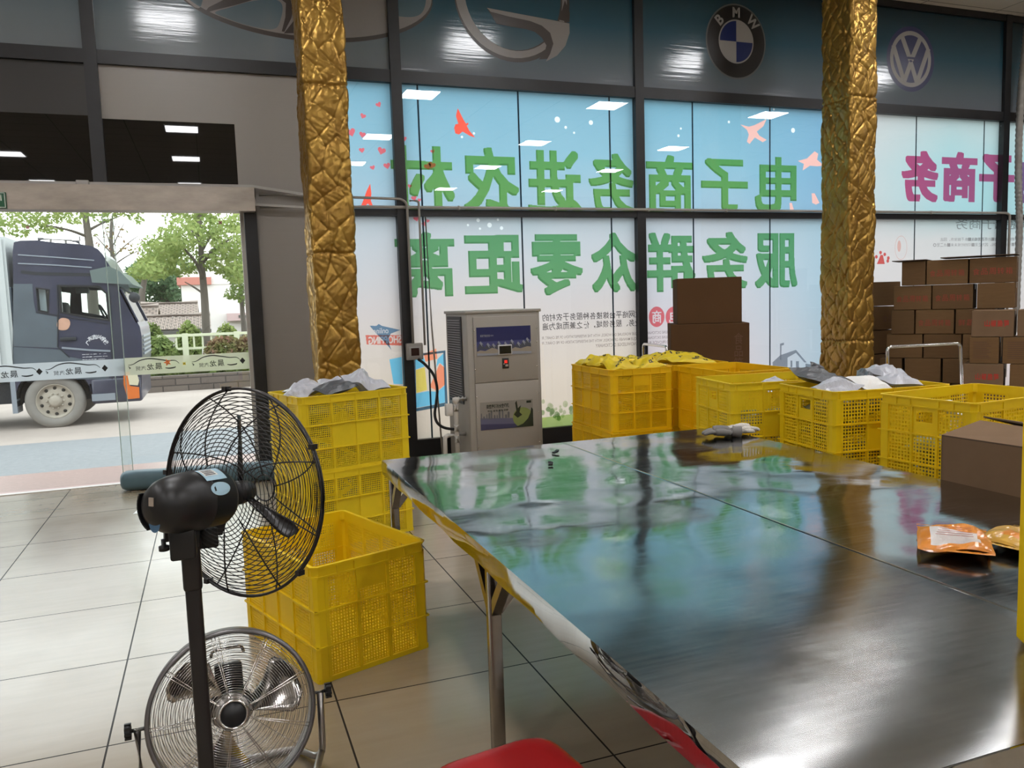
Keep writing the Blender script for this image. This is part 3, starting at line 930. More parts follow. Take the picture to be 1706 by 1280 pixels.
ink_shape('printed_shopping_bag', wB1, [[px_pts([(693, 617), (708, 612), (712, 650), (694, 655)])]], T_straw, None)
# grass and trees at the foot of the second window
ink_shape('printed_grass', wB1, [[px_pts([(895, 697), (955, 690), (1058, 684), (1058, 720), (895, 720)])]], I_grass, 7.9502)
rnd = random.Random(9)
for m_, n_, y0_, y1_ in ((I_tree2, 60, 672, 690), (I_tree, 46, 684, 694)):
    L = []
    for k in range(n_):
        x = 903 + 150 * rnd.random(); y = rnd.uniform(y0_, y1_) + 6 * math.sin(x * 0.13)
        c = on_y(x, y, WY); r = rnd.uniform(0.012, 0.032)
        L.append([circle(c[0], c[2], r, r * 1.2, n=9)])
    ink_shape('printed_trees', wB1, L, m_, 7.9498 if m_ is I_tree else 7.9500)
# grey drawn house at the foot of the third window
ink_shape('printed_house', wC1, [[px_pts([(1287, 604), (1300, 592), (1326, 583), (1344, 604), (1340, 604), (1326, 588), (1312, 596), (1312, 616), (1288, 616)])],
                                [px_pts([(1317, 601), (1320, 601), (1320, 612), (1317, 612)])], [px_pts([(1326, 602), (1331, 602), (1331, 616), (1326, 616)])],
                                [px_pts([(1342, 606), (1355, 608), (1362, 616), (1342, 616)])], [px_pts([(1299.5, 573), (1306, 571), (1306, 575), (1302, 576), (1301.5, 600), (1299.5, 600)])]], I_grey, 7.9499)
# picture behind the carton wall: red blocks and a pale lamp
ink_shape('printed_figures', wD1, [[px_pts([(1467, 425), (1471, 425), (1474, 440), (1461, 440)])]] + [[circle(*px_pts([(a, b)])[0], 0.022, n=12)] for a, b in ((1467, 421), (1474, 424), (1460, 428), (1480, 430), (1479, 435))], I_red, 7.9499)
c = px_pts([(1501, 413)])[0]
ink_shape('printed_lamp_outline', wD1, [[circle(c[0], c[1], 0.10, 0.15), circle(c[0], c[1], 0.094, 0.143)], [circle(c[0] - 0.03, c[1] + 0.02, 0.03, 0.07)]], I_paleplane, 7.9499)
for w_, x0, x1, z0, z1, fm, holes in FILMS.values():
    vs, fs = outline([[(x0, z0), (x1, z0), (x1, z1), (x0, z1)]] + [h for h in holes])
    MB().add([(v[0], 7.958, v[1]) for v in vs], fs).build('printed_film', fm, w_)

# ------------------------------------------------------------------ printed boards above the rail, with their emblems
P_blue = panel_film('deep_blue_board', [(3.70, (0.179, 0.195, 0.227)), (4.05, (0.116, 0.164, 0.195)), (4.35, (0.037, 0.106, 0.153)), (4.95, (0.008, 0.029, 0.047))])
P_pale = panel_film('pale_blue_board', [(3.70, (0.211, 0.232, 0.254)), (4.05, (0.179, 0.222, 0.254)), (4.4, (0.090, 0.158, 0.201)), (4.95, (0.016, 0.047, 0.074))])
P_grey = panel_film('warm_grey_board', [(0.0, (0.184, 0.160, 0.142)), (3.7, (0.312, 0.286, 0.262))], rough=0.33, zr=(0.0, 3.7))
P_dark = panel_film('charcoal_board', [(3.1, (0.031, 0.028, 0.025)), (3.7, (0.028, 0.026, 0.024))], rough=0.4, zr=(3.1, 3.7))
M_mirror = mat('black_glass', (0.004, 0.004, 0.004), 0.015, spec=0.55)
boards = []
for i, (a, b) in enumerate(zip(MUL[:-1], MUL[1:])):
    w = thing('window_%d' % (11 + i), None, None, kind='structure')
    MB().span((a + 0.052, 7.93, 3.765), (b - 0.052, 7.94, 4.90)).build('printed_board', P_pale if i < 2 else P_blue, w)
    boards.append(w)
w = thing('window_17', None, None, kind='structure')
MB().span((-0.748, 7.93, 3.20), (0.97, 7.94, 3.65)).span((0.33, 7.93, 2.62), (0.97, 7.94, 3.20)).build('grey_board', P_grey, w)
MB().span((-0.748, 7.932, 2.62), (0.33, 7.942, 3.20)).build('pane', M_mirror, w)
w = thing('window_18', None, None, kind='structure')
MB().span((-3.398, 7.93, 3.22), (-0.852, 7.94, 3.65)).build('dark_board', P_dark, w)
MB().span((-3.398, 7.932, 2.62), (-0.852, 7.942, 3.22)).build('pane', M_mirror, w)
w = thing('window_19', None, None, kind='structure')
MB().span((0.47, 7.93, 0.08), (0.97, 7.94, 2.62)).build('grey_board', P_grey, w)

E_white = mat('emblem_silver_white', (0.36, 0.345, 0.335), 0.4)
E_black = mat('emblem_black', (0.012, 0.009, 0.008), 0.3)
E_blue = mat('emblem_blue', (0.010, 0.022, 0.12), 0.3)
E_navy = mat('emblem_navy', (0.02, 0.022, 0.10), 0.3)
E_rim = mat('emblem_grey', (0.11, 0.12, 0.125), 0.4)
E_silver = mat('emblem_silver', (0.25, 0.23, 0.22), 0.35)
E_brown = mat('emblem_bronze_shade', (0.05, 0.037, 0.032), 0.35)
def emblem(parent, x0, x1, y0, y1, layers, mats, name='emblem'):
    """layers: (loops in a unit disc, material index, level)"""
    X0, X1, Z0, Z1 = px_rect(x0, x1, y0, y1, 7.92)
    cx, cz, rx, rz = (X0 + X1) / 2, (Z0 + Z1) / 2, (X1 - X0) / 2, (Z1 - Z0) / 2
    mb = MB()
    for loops, mi, lv in layers:
        vs, fs = outline(loops)
        mb.add([(cx + v[0] * rx, 7.929 - 0.0012 * lv, cz + v[1] * rz) for v in vs], fs, mi)
    return mb.build(name, mats, parent), (cx, cz, rx, rz)
def letters_on(loops_spec):
    out = []
    for ch, ang, rad, h in loops_spec:
        vs, fs = glyph(ch, 0.03)
        lo, hi = vs.min(0), vs.max(0)
        s = h / (hi[1] - lo[1]); v = (vs - (lo + hi) / 2) * s * np.array([0.95, 1.0])
        c, q = math.cos(-ang), math.sin(-ang)
        v = np.stack([v[:, 0] * c - v[:, 1] * q, v[:, 0] * q + v[:, 1] * c], 1) + np.array([math.sin(ang) * rad, math.cos(ang) * rad])
        out.append((v, fs))
    return out
# roundel with four quarters
eo, (cx, cz, rx, rz) = emblem(boards[3], 1178, 1275, 7.5, 130, [
    ([circle(0, 0, 1.03)], 3, 0), ([circle(0, 0, 0.985)], 1, 1), ([circle(0, 0, 0.60)], 0, 2),
    ([[(0, 0)] + circle(0, 0, 0.56, n=13, a0=PI / 2, a1=PI, endpoint=True)], 2, 3),
    ([[(0, 0)] + circle(0, 0, 0.56, n=13, a0=-PI / 2, a1=0, endpoint=True)], 2, 3)], [E_white, E_black, E_blue, E_rim])
mb = MB()
for v, fs in letters_on((('B', -0.80, 0.80, 0.30), ('M', 0.0, 0.79, 0.28), ('W', 0.80, 0.80, 0.30))):
    mb.add([(cx + p[0] * rx, 7.9245, cz + p[1] * rz) for p in v], fs)
mb.build('lettering', E_white, eo)
# round badge with two stacked letters
Vb = stroke([(-0.40, 0.70), (-0.02, -0.03)], 0.17); Vc = stroke([(0.40, 0.70), (0.02, -0.03)], 0.17)
Wp = [[(-0.74, 0.38), (-0.26, -0.74)], [(-0.28, -0.74), (0.0, -0.10)], [(0.28, -0.74), (0.0, -0.10)], [(0.74, 0.38), (0.26, -0.74)]]
emblem(boards[4], 1478, 1557.5, 43.5, 152.5, [
    ([circle(0, 0, 1.0)], 1, 0), ([circle(0, 0, 0.86), circle(0, 0, 0.73)], 0, 1),
    ([Vb], 0, 2), ([Vc], 0, 2.1)] + [([stroke(p, 0.165)], 0, 2.2 + 0.1 * k) for k, p in enumerate(Wp)] + [([stroke([(-0.16, 0.03), (0.16, 0.03)], 0.07)], 1, 3.2)], [E_white, E_navy])
# open ring with an inner hook
def ug(pts): return [((x - 853) / 96, -(y + 4.5) / 107.5) for x, y in pts]
G_dark = ug([(809, 16), (824, 41), (850, 44), (873, 45.5), (888, 49), (899, 57), (907, 70), (903, 84), (893, 95), (915, 92), (935, 75), (946, 45), (948, 28)])
G_light = ug([(809, 16), (830, 18), (880, 22.5), (920, 26), (948, 29), (948, 45), (940, 68), (925, 86), (905, 98), (913, 84), (919, 66), (914, 48), (900, 37), (880, 31), (845, 27), (815, 22)])
emblem(boards[2], 757, 949, -112, 103, [
    ([circle(0, 0, 1.0), circle(0.0, 0.05, 0.84, 0.86)], 1, 0), ([circle(-0.015, 0.035, 0.97), circle(0.02, 0.05, 0.85, 0.87)], 0, 1),
    ([G_dark], 1, 1.5), ([G_light], 0, 2),
    ([ug([(928, 24), (948, 27), (949, 10), (941, -10), (936, 6)])], 1, 2.4)], [E_silver, E_brown])
# slanted letter inside an oval
def up(pts): return [((x - 500) / 220, -(y + 22) / 89) for x, y in pts]
def sm(p): return [tuple(q)[:2] for q in spline([(a, b, 0) for a, b in p], 5, True)]
leaf_b = sm(up([(349, 32), (372, 22), (405, 9), (440, 2), (455, 6), (457, 20), (449, 44), (440, 51), (425, 52), (392, 47), (365, 39)]))
hole_l = sm(up([(292, -20), (297, 4), (310, 20), (325, 27), (333, 8), (345, -30), (352, -52), (320, -54), (300, -44)]))
leaf_t = [(-p[0], -p[1]) for p in leaf_b]; hole_r = [(-p[0], -p[1]) for p in hole_l]
emblem(boards[1], 280, 720, -111, 67.5, [
    ([circle(0, 0, 1.0, n=72)], 1, 0), ([circle(0.004, 0.05, 0.99, 0.965, n=72), leaf_b, leaf_t, hole_l, hole_r], 0, 1),
    ([leaf_b], 2, 0.5), ([leaf_t], 2, 0.5), ([hole_l], 2, 0.5), ([hole_r], 2, 0.5),
    ([stroke([(p[0], p[1]) for p in up([(336, 32), (345, 26), (372, 14), (404, 1), (432, -5), (456, -6), (470, 6), (466, 30), (456, 54)])], [0.02, 0.06, 0.11, 0.12, 0.09, 0.08, 0.06, 0.045, 0.02])], 1, 1.6),
    ([up([(457, 57), (478, 30), (520, 30), (520, 50)])], 1, 1.7)], [E_silver, E_brown, P_pale])

# ------------------------------------------------------------------ sliding glass door
door = thing('door_1', None, None, kind='structure')
MB().span((-3.398, 7.962, 0.03), (-0.735, 7.972, 2.40)).build('left_leaf', M_doorglass, door)
MB().span((-0.815, 8.002, 0.03), (0.352, 8.012, 2.40)).build('right_leaf', M_doorglass, door)
M_glassedge = mat('glass_edge', (0.55, 0.62, 0.58), 0.2, trans=0.5)
MB().span((-0.735, 7.962, 0.03), (-0.729, 7.972, 2.40)).span((-0.821, 8.002, 0.03), (-0.815, 8.012, 2.40)).build('glass_edge', M_glassedge, door)
M_alu = mat('brushed_aluminium', (0.40, 0.35, 0.30), 0.34, 0.6, noise=(2.5, 0.28), stretch=(1, 1, 3))
M_alulight = mat('pale_aluminium_strip', (0.52, 0.49, 0.45), 0.4, 0.2)
MB().span((-3.398, 7.74, 2.405), (0.455, 7.955, 2.615)).build('header', M_alu, door)
MB().span((0.327, 7.985, 0.0), (0.360, 8.03, 2.41)).build('jamb', M_alulight, door)
MB().span((-3.398, 7.95, 0.0), (0.36, 8.03, 0.006)).build('threshold_strip', M_alulight, door)
def frosted(name, col, clear):
    m, nt, out = _new(name)
    t = nd(nt, 'BsdfTranslucent', Color=rgb(col)); d = nd(nt, 'BsdfDiffuse', Color=rgb(col)); c = nd(nt, 'BsdfTransparent', Color=(1, 1, 1, 1))
    a = nd(nt, 'MixShader', i0=0.45, i1=t.outputs[0], i2=d.outputs[0]); b = nd(nt, 'MixShader', i0=clear, i1=a.outputs[0], i2=c.outputs[0])
    nt.links.new(b.outputs[0], out.inputs[0]); return m
bz0, bz1 = on_y(100, 632, 7.96)[2], on_y(100, 603, 7.96)[2]
MB().add([(-3.398, 7.9595, bz0), (-0.735, 7.9595, bz0), (-0.735, 7.9595, bz1), (-3.398, 7.9595, bz1)], [(0, 1, 2, 3)]).build('frosted_band', frosted('frosted_band_grey', (0.60, 0.66, 0.70), 0.22), door)
bz2, bz3 = bz0 - 0.004, bz1 + 0.002
MB().add([(-0.735, 7.9995, bz2), (0.327, 7.9995, bz2), (0.327, 7.9995, bz3), (-0.735, 7.9995, bz3)], [(0, 1, 2, 3)]).build('frosted_band', frosted('frosted_band_yellowish', (0.62, 0.64, 0.48), 0.30), door)
M_bandprint = mat('band_black_print', (0.02, 0.022, 0.025), 0.5)
def car_mark(cx, y, m=0.18, flip=1):
    """car outline swoosh, letters and wheel marks, seen from behind"""
    mb = MB()
    zc = (bz0 + bz1) / 2
    def st(pts, w):
        P = [tuple(q)[:2] for q in spline([(a, b, 0) for a, b in pts], 6)]
        vs, fs = outline([stroke(P, [w * (0.35 + 0.65 * math.sin(PI * min(1, (i + 1) / len(P)))) for i in range(len(P))])])
        mb.add([(cx + v[0], y, zc + v[1]) for v in vs], fs)
    st([(-0.21, 0.012), (-0.17, 0.018), (-0.11, 0.050), (-0.03, 0.062), (0.06, 0.048), (0.12, 0.036), (0.18, 0.034), (0.215, 0.006)], 0.010)
    st([(0.095, -0.028), (0.13, -0.034), (0.175, -0.028), (0.178, -0.020)], 0.012)
    st([(-0.21, 0.0), (-0.195, -0.014), (-0.205, -0.022)], 0.008)
    text_in(mb, '晨', cx + 0.010, cx + 0.068, zc - 0.040, zc + 0.020, WP(y), 0.008, True)
    text_in(mb, '龙', cx - 0.058, cx + 0.002, zc - 0.040, zc + 0.016, WP(y), 0.012, True)
    text_in(mb, '汽', cx - 0.105, cx - 0.066, zc - 0.040, zc - 0.002, WP(y), 0.004, True)
    text_in(mb, '贸', cx - 0.150, cx - 0.110, zc - 0.040, zc - 0.002, WP(y), 0.004, True)
    return mb.build('car_outline_print', M_bandprint, door)
def diamond(px, y):
    X = on_y(px[0], px[1], y)[0]; zc = (bz0 + bz1) / 2
    MB().add([(X - 0.025, y, zc), (X, y, zc - 0.03), (X + 0.025, y, zc), (X, y, zc + 0.03)], [(0, 1, 2, 3)]).build('diamond_print', M_bandprint, door)
car_mark(on_y(121, 612, 7.955)[0], 7.958); car_mark(on_y(14, 622, 7.955)[0], 7.958)
car_mark(on_y(256, 606, 8.0)[0], 7.998); car_mark(on_y(360, 600, 8.0)[0], 7.998)
for p in ((65.5, 619), (174.5, 612)): diamond(p, 7.958)
for p in ((203, 611), (404, 600)): diamond(p, 7.998)
# small red and yellow stickers left on the glass
M_stick = mat('orange_sticker', (0.75, 0.20, 0.06), 0.5); M_sticky = mat('yellow_sticker', (0.75, 0.62, 0.05), 0.5); M_pinks = mat('pink_sticker', (0.72, 0.36, 0.42), 0.5)
for (a, b), m_, s in (((279, 604), M_stick, 0.035), ((307, 606), M_sticky, 0.02), ((46, 379), M_pinks, 0.022), ((367, 371), M_pinks, 0.025)):
    c = on_y(a, b, 7.997 if a > 190 else 7.957)
    k = 5 if s > 0.03 else 4
    vs, fs = outline([[(c[0] + s * (1 if i % 2 else 0.45) * math.cos(PI * i / k), c[2] + s * (1 if i % 2 else 0.45) * math.sin(PI * i / k)) for i in range(2 * k)]])
    MB().add([(v[0], c[1], v[1]) for v in vs], fs).build('sticker', m_, door)

# green exit sign on the door header
ex = thing('exit_sign', 'green emergency exit sign on the aluminium header over the glass door', 'sign', (-1.6625, 7.74, 2.474))
M_signgreen = mat('sign_green', (0.012, 0.10, 0.045), 0.4); M_signwhite = mat('sign_white', (0.62, 0.68, 0.62), 0.5)
MB().rbox((0, -0.012, 0), (0.36, 0.022, 0.130), 0.004).build('panel', M_signgreen, ex)
mb = MB()
for a, b in (((-0.175, -0.061), (0.175, -0.055)), ((-0.175, 0.055), (0.175, 0.061)), ((-0.175, -0.061), (-0.169, 0.061)), ((0.169, -0.061), (0.175, 0.061))):
    mb.span((a[0], -0.0245, a[1]), (b[0], -0.0235, b[1]))
mb.span((0.08, -0.0245, -0.04), (0.095, -0.0235, 0.045)); mb.span((0.08, -0.0245, 0.035), (0.15, -0.0235, 0.045)); mb.span((0.14, -0.0245, -0.005), (0.15, -0.0235, 0.045)); mb.span((0.08, -0.0245, -0.045), (0.13, -0.0235, -0.035))
mb.span((-0.13, -0.0245, -0.045), (0.03, -0.0235, -0.035)); mb.span((-0.13, -0.0245, 0.035), (0.03, -0.0235, 0.045))
mb.build('pictogram', M_signwhite, ex)
# ------------------------------------------------------------------ foil-wrapped columns
def foil_mat(name, c1, c2):
    m, nt, out = _new(name)
    tc = nd(nt, 'TexCoord').outputs['Object']
    nz = nd(nt, 'TexNoise', Vector=tc, Scale=6.0, Detail=4.0)
    cr = nd(nt, 'ValToRGB', Fac=nz.outputs['Fac'])
    cr.color_ramp.elements[0].position = 0.3; cr.color_ramp.elements[0].color = rgb(c1)
    cr.color_ramp.elements[1].position = 0.7; cr.color_ramp.elements[1].color = rgb(c2)
    nb = nd(nt, 'TexVoronoi', Vector=tc, Scale=19.0)
    nc = nd(nt, 'TexNoise', Vector=tc, Scale=9.0, Detail=2.0)
    hm = nd(nt, 'Math', _operation='ADD', i0=nb.outputs['Distance'], i1=nc.outputs['Fac'])
    bp = nd(nt, 'Bump', Strength=0.6, Distance=0.008, Height=hm.outputs[0])
    p = nd(nt, 'BsdfPrincipled', Metallic=0.7, Roughness=0.34)
    nt.links.new(cr.outputs[0], p.inputs['Base Color']); nt.links.new(bp.outputs[0], p.inputs['Normal'])
    nt.links.new(p.outputs[0], out.inputs[0])
    return m
M_foil = foil_mat('gold_foil_cloth', (0.27, 0.145, 0.028), (0.42, 0.25, 0.05))

def tufted_column(name, label, x0, y0, w, d, seed, su=0.110, sv=0.105, zs=()):
    """square column wrapped in gathered cloth: buttons on a diamond lattice, folds running between them"""
    rs = np.random.RandomState(seed)
    r = 0.025
    seg = []                                     # outline as points with normals
    W, D = w - 2 * r, d - 2 * r
    def side(p, q, nrm, k):
        for i in range(k):
            t = i / k; seg.append((p[0] + (q[0] - p[0]) * t, p[1] + (q[1] - p[1]) * t, nrm[0], nrm[1]))
    def corner(c, a0, k=4):
        for i in range(k):
            a = a0 + PI / 2 * i / k; seg.append((c[0] + r * math.cos(a), c[1] + r * math.sin(a), math.cos(a), math.sin(a)))
    k1, k2 = int(w / 0.0075), int(d / 0.009)
    side((r, 0), (w - r, 0), (0, -1), k1); corner((w - r, r), -PI / 2)
    side((w, r), (w, d - r), (1, 0), k2); corner((w - r, d - r), 0)
    side((w - r, d), (r, d), (0, 1), k1 // 2); corner((r, d - r), PI / 2)
    side((0, d - r), (0, r), (-1, 0), k2); corner((r, r), PI)
    S = np.array(seg)
    L = np.concatenate([[0], np.cumsum(np.hypot(*(np.roll(S[:, :2], -1, 0) - S[:, :2]).T))])
    per = L[-1]; U = L[:-1]
    nz = int(CZ / 0.0085)
    Z = np.linspace(0, CZ, nz)
    uu, zz = np.meshgrid(U, Z)                   # rows: height
    ncol = max(4, int(round(per / su))); su = per / ncol
    nrow = int(CZ / sv) + 4
    jit = rs.uniform(-1, 1, (nrow, ncol, 2)) * np.array([0.34 * su, 0.34 * sv])
    wt = rs.choice([0.25, 0.7, 1.0, 1.25], (nrow, ncol, 2), p=[.24, .26, .34, .16])
    j0 = np.floor(zz / sv).astype(int)
    best = np.full(uu.shape, 9.0); dn = np.full(uu.shape, 9.0); ang = np.zeros(uu.shape)
    def node(i, j):
        jj = np.clip(j + 1, 0, nrow - 1); ii = np.mod(i, ncol)
        return (i + 0.5 * np.mod(j, 2)) * su + jit[jj, ii, 0], j * sv + jit[jj, ii, 1], jj, ii
    i0 = np.floor(uu / su).astype(int)
    for dj in (-1, 0, 1):
        for di in (-1, 0, 1, 2):
            a, b = i0 + di, j0 + dj
            x, z, jj, ii = node(a, b)
            q = np.hypot(uu - x, zz - z)
            up = q < dn; dn = np.where(up, q, dn); ang = np.where(up, np.arctan2(zz - z, uu - x), ang)
            for e, sh in ((0, 0), (1, -1)):
                odd = np.mod(b, 2)
                x2, z2, _, _ = node(a + odd + sh, b + 1)
                ex, ez = x2 - x, z2 - z
                t = np.clip(((uu - x) * ex + (zz - z) * ez) / (ex * ex + ez * ez), 0, 1)
                dd = np.hypot(uu - x - t * ex, zz - z - t * ez) / wt[jj, ii, e]
                best = np.minimum(best, dd)
    ph = 2.5 * j0 + 1.7 * i0
    rad = (1 - np.abs(np.sin(3.5 * ang + ph))) ** 3            # thin folds running out from each pinned point
    h = -0.0100 * np.exp(-best / 0.0042) + 0.0060 * np.clip(best / 0.05, 0, 1) - 0.014 * np.exp(-dn / 0.012)
    h += 0.0050 * rad * np.exp(-dn / 0.045) * np.clip(dn / 0.012, 0, 1)
    h += 0.0035 * np.abs(np.sin(uu * 37 + 5 * np.sin(zz * 13) + zz * 21)) ** 0.7 - 0.003 * np.exp(-np.abs(np.sin(uu * 23 - zz * 29 + 3 * np.sin(zz * 7))) / 0.12)
    for z in zs:                                 # a gathered seam round the column
        h -= 0.016 * np.exp(-((zz - z - 0.006 * np.sin(uu * 23)) / 0.012) ** 2)
        h += 0.004 * np.sin(uu * 130) * np.exp(-((zz - z) / 0.05) ** 2)
    lowf = 0.006 * np.sin(uu * 11 + zz * 5) + 0.004 * np.sin(zz * 13 - uu * 7)
    h = h + lowf
    X = S[None, :, 0] + S[None, :, 2] * h; Y = S[None, :, 1] + S[None, :, 3] * h
    m = len(S)
    V = np.stack([X, Y, zz], -1).reshape(-1, 3)
    me = bpy.data.meshes.new(name)
    idx = np.arange(nz * m).reshape(nz, m)
    F = np.stack([idx[:-1], np.roll(idx, -1, 1)[:-1], np.roll(idx, -1, 1)[1:], idx[1:]], -1).reshape(-1, 4)
    me.vertices.add(len(V)); me.vertices.foreach_set('co', V.reshape(-1).astype(np.float32))
    me.loops.add(F.size); me.loops.foreach_set('vertex_index', F.reshape(-1).astype(np.int32))
    me.polygons.add(len(F)); me.polygons.foreach_set('loop_start', np.arange(0, F.size, 4, dtype=np.int32))
    me.polygons.foreach_set('use_smooth', np.ones(len(F), dtype=bool))
    me.materials.append(M_foil)
    me.update(calc_edges=True)
    o = bpy.data.objects.new(name, me); COL.objects.link(o); o.location = (x0, y0, 0)
    tag(o, label, 'column')
    return o
tufted_column('foil_wrapped_column', 'gold foil wrapped column between the glass door and the printed windows', 0.80, 6.60, 0.335, 0.45, 3, su=0.150, sv=0.125, zs=(0.55, 1.95, 3.25))
tufted_column('foil_wrapped_column', 'gold foil wrapped column standing in front of the stacked carton wall', 6.13, 6.60, 0.335, 0.42, 8, su=0.118, sv=0.100, zs=(1.0, 3.45, 4.5))
# ------------------------------------------------------------------ yellow lattice crates
CL, CW, CH = 0.77, 0.545, 0.488
def crate(label, m, loc, rz, group='yellow lattice crates', pitch=0.0128, bar=0.0026, slot=False):
    t = thing('plastic_crate', label, 'crate', loc, rz, group)
    ix, iy = CL / 2 - 0.012, CW / 2 - 0.012
    zt = 0.442
    Z = [0.02, 0.150, 0.302, zt]
    def side(S, ncol, fn, long_):
        """fn(u, z, w): w outward from the wall's mid plane"""
        mb = MB()
        def bx(u0, u1, z0, z1, w0, w1):
            P = [fn(u, z, w) for w in (w0, w1) for z in (z0, z1) for u in (u0, u1)]
            mb.add(P, [(0, 1, 3, 2), (4, 6, 7, 5), (0, 4, 5, 1), (2, 3, 7, 6), (0, 2, 6, 4), (1, 5, 7, 3)])
        a0, a1 = -S / 2 + 0.046, S / 2 - 0.046
        cw = (a1 - a0) / ncol
        bx(-S / 2, S / 2, 0.0, 0.02, -0.002, 0.004)
        for z in (0.150, 0.302): bx(-S / 2 - 0.008, S / 2 + 0.008, z - 0.0035, z + 0.0035, -0.002, 0.011)
        for c in range(ncol + 1):
            u = a0 + c * cw
            bx(u - 0.006, u + 0.006, 0.02, zt, -0.0025, 0.008)
        for r in range(3):
            for c in range(ncol):
                u0, u1 = a0 + c * cw + 0.006, a0 + (c + 1) * cw - 0.006
                z0, z1 = Z[r] + 0.003, Z[r + 1] - 0.003
                if long_ and r == 1 and 0 < c < ncol - 1:
                    bx(u0, u1, z0, z1, -0.0012, 0.0014); continue
                if not long_ and r == 2 and c == 1 and not slot:
                    bx(u0, u1, z0 + 0.05, z1, -0.0012, 0.0014); z1 = z0 + 0.05
                elif not long_ and r == 2 and c == 1:
                    bx(u0, u1, z1 - 0.020, z1, -0.0012, 0.0014)
                    bx(u0, u1, z0, z0 + 0.060, -0.0012, 0.0014)
                    bx(u0, u0 + 0.02, z0 + 0.06, z1 - 0.02, -0.0012, 0.0014); bx(u1 - 0.02, u1, z0 + 0.06, z1 - 0.02, -0.0012, 0.0014)
                    continue
                k = max(3, int(round((u1 - u0) / pitch))); p = (u1 - u0) / k
                bx(u0, u0 + 0.006, z0, z1, -0.0012, 0.0012); bx(u1 - 0.006, u1, z0, z1, -0.0012, 0.0012)
                for i in range(1, k): bx(u0 + i * p - bar, u0 + i * p + bar, z0, z1, -0.0012, 0.0012)
                k = max(3, int(round((z1 - z0) / pitch))); p = (z1 - z0) / k
                bx(u0, u1, z0, z0 + 0.005, -0.0009, 0.0009); bx(u0, u1, z1 - 0.005, z1, -0.0009, 0.0009)
                for i in range(1, k): bx(u0, u1, z0 + i * p - bar, z0 + i * p + bar, -0.0009, 0.0009)
        return mb
    side(CL - 0.024, 4, lambda u, z, w: (u, -iy - w, z), True).build('side_panel', m, t, fixn=False)
    side(CL - 0.024, 4, lambda u, z, w: (-u, iy + w, z), True).build('side_panel', m, t, fixn=False)
    side(CW - 0.024, 3, lambda u, z, w: (ix + w, u, z), False).build('end_panel', m, t, fixn=False)
    side(CW - 0.024, 3, lambda u, z, w: (-ix - w, -u, z), False).build('end_panel', m, t, fixn=False)
    for sx in (-1, 1):
        for sy in (-1, 1):
            mb = MB()
            P = [(0.002, -0.048), (0.002, -0.012), (-0.012, 0.002), (-0.048, 0.002), (-0.048, -0.002), (-0.014, -0.003), (-0.003, -0.014), (-0.002, -0.048)]
            mb.prism([(a + 0.004 if a > -0.04 else a, b + 0.004 if b > -0.04 else b) for a, b in P], lambda u, v, w: (sx * (ix + u), sy * (iy + v), w), 0, (0.0, zt))
            mb.build('corner_post', m, t)
    mb = MB()
    def ring(o, i, z0, z1, c=0.022):
        def lp(q, cc): 
            x, y = CL / 2 - q, CW / 2 - q
            return [(x - cc, -y), (x, -y + cc), (x, y - cc), (x - cc, y), (-x + cc, y), (-x, y - cc), (-x, -y + cc), (-x + cc, -y)]
        A, B = lp(o, c), lp(i, max(0.006, c - (i - o) * .6))
        vs = [(x, y, z) for z in (z0, z1) for L in (A, B) for x, y in L]
        fs = []
        for k in range(8):
            l = (k + 1) % 8
            fs += [(k, l, 16 + l, 16 + k), (8 + l, 8 + k, 24 + k, 24 + l), (16 + k, 16 + l, 24 + l, 24 + k), (l, k, 8 + k, 8 + l)]
        mb.add(vs, fs)
    ring(0.000, 0.016, CH - 0.008, CH)
    ring(0.006, 0.015, zt - 0.002, CH - 0.006)
    ring(0.002, 0.014, zt - 0.004, zt + 0.004)
    for k in range(-4, 5):
        if abs(k) in (0, 2, 4):
            for s in (-1, 1):
                mb.box((k * 0.085, s * (CW / 2 - 0.005), CH - 0.027), (0.008, 0.008, 0.036))
    for k in (-2, -1, 1, 2):
        for s in (-1, 1): mb.box((s * (CL / 2 - 0.005), k * 0.08, CH - 0.027), (0.008, 0.008, 0.036))
    mb.build('rim', m, t)
    mb = MB().box((0, 0, 0.012), (2 * ix, 2 * iy, 0.005))
    for k in range(-3, 4): mb.box((k * 0.1, 0, 0.006), (0.008, 2 * iy, 0.010))
    mb.build('base', m, t)
    return t

def crate_copy(src, label, m, loc, rz, group='yellow lattice crates'):
    r = dup(src, label, loc, rz, group)
    if m is not None:
        for c in r.children:
            if c.data.materials[0] is not m:
                c.material_slots[0].link = 'OBJECT'; c.material_slots[0].material = m
    return r
D = math.radians
crate0 = crate('empty open yellow crate on the floor behind the black pedestal fan', M_yellow, (0.450, 3.678, 0), D(109))
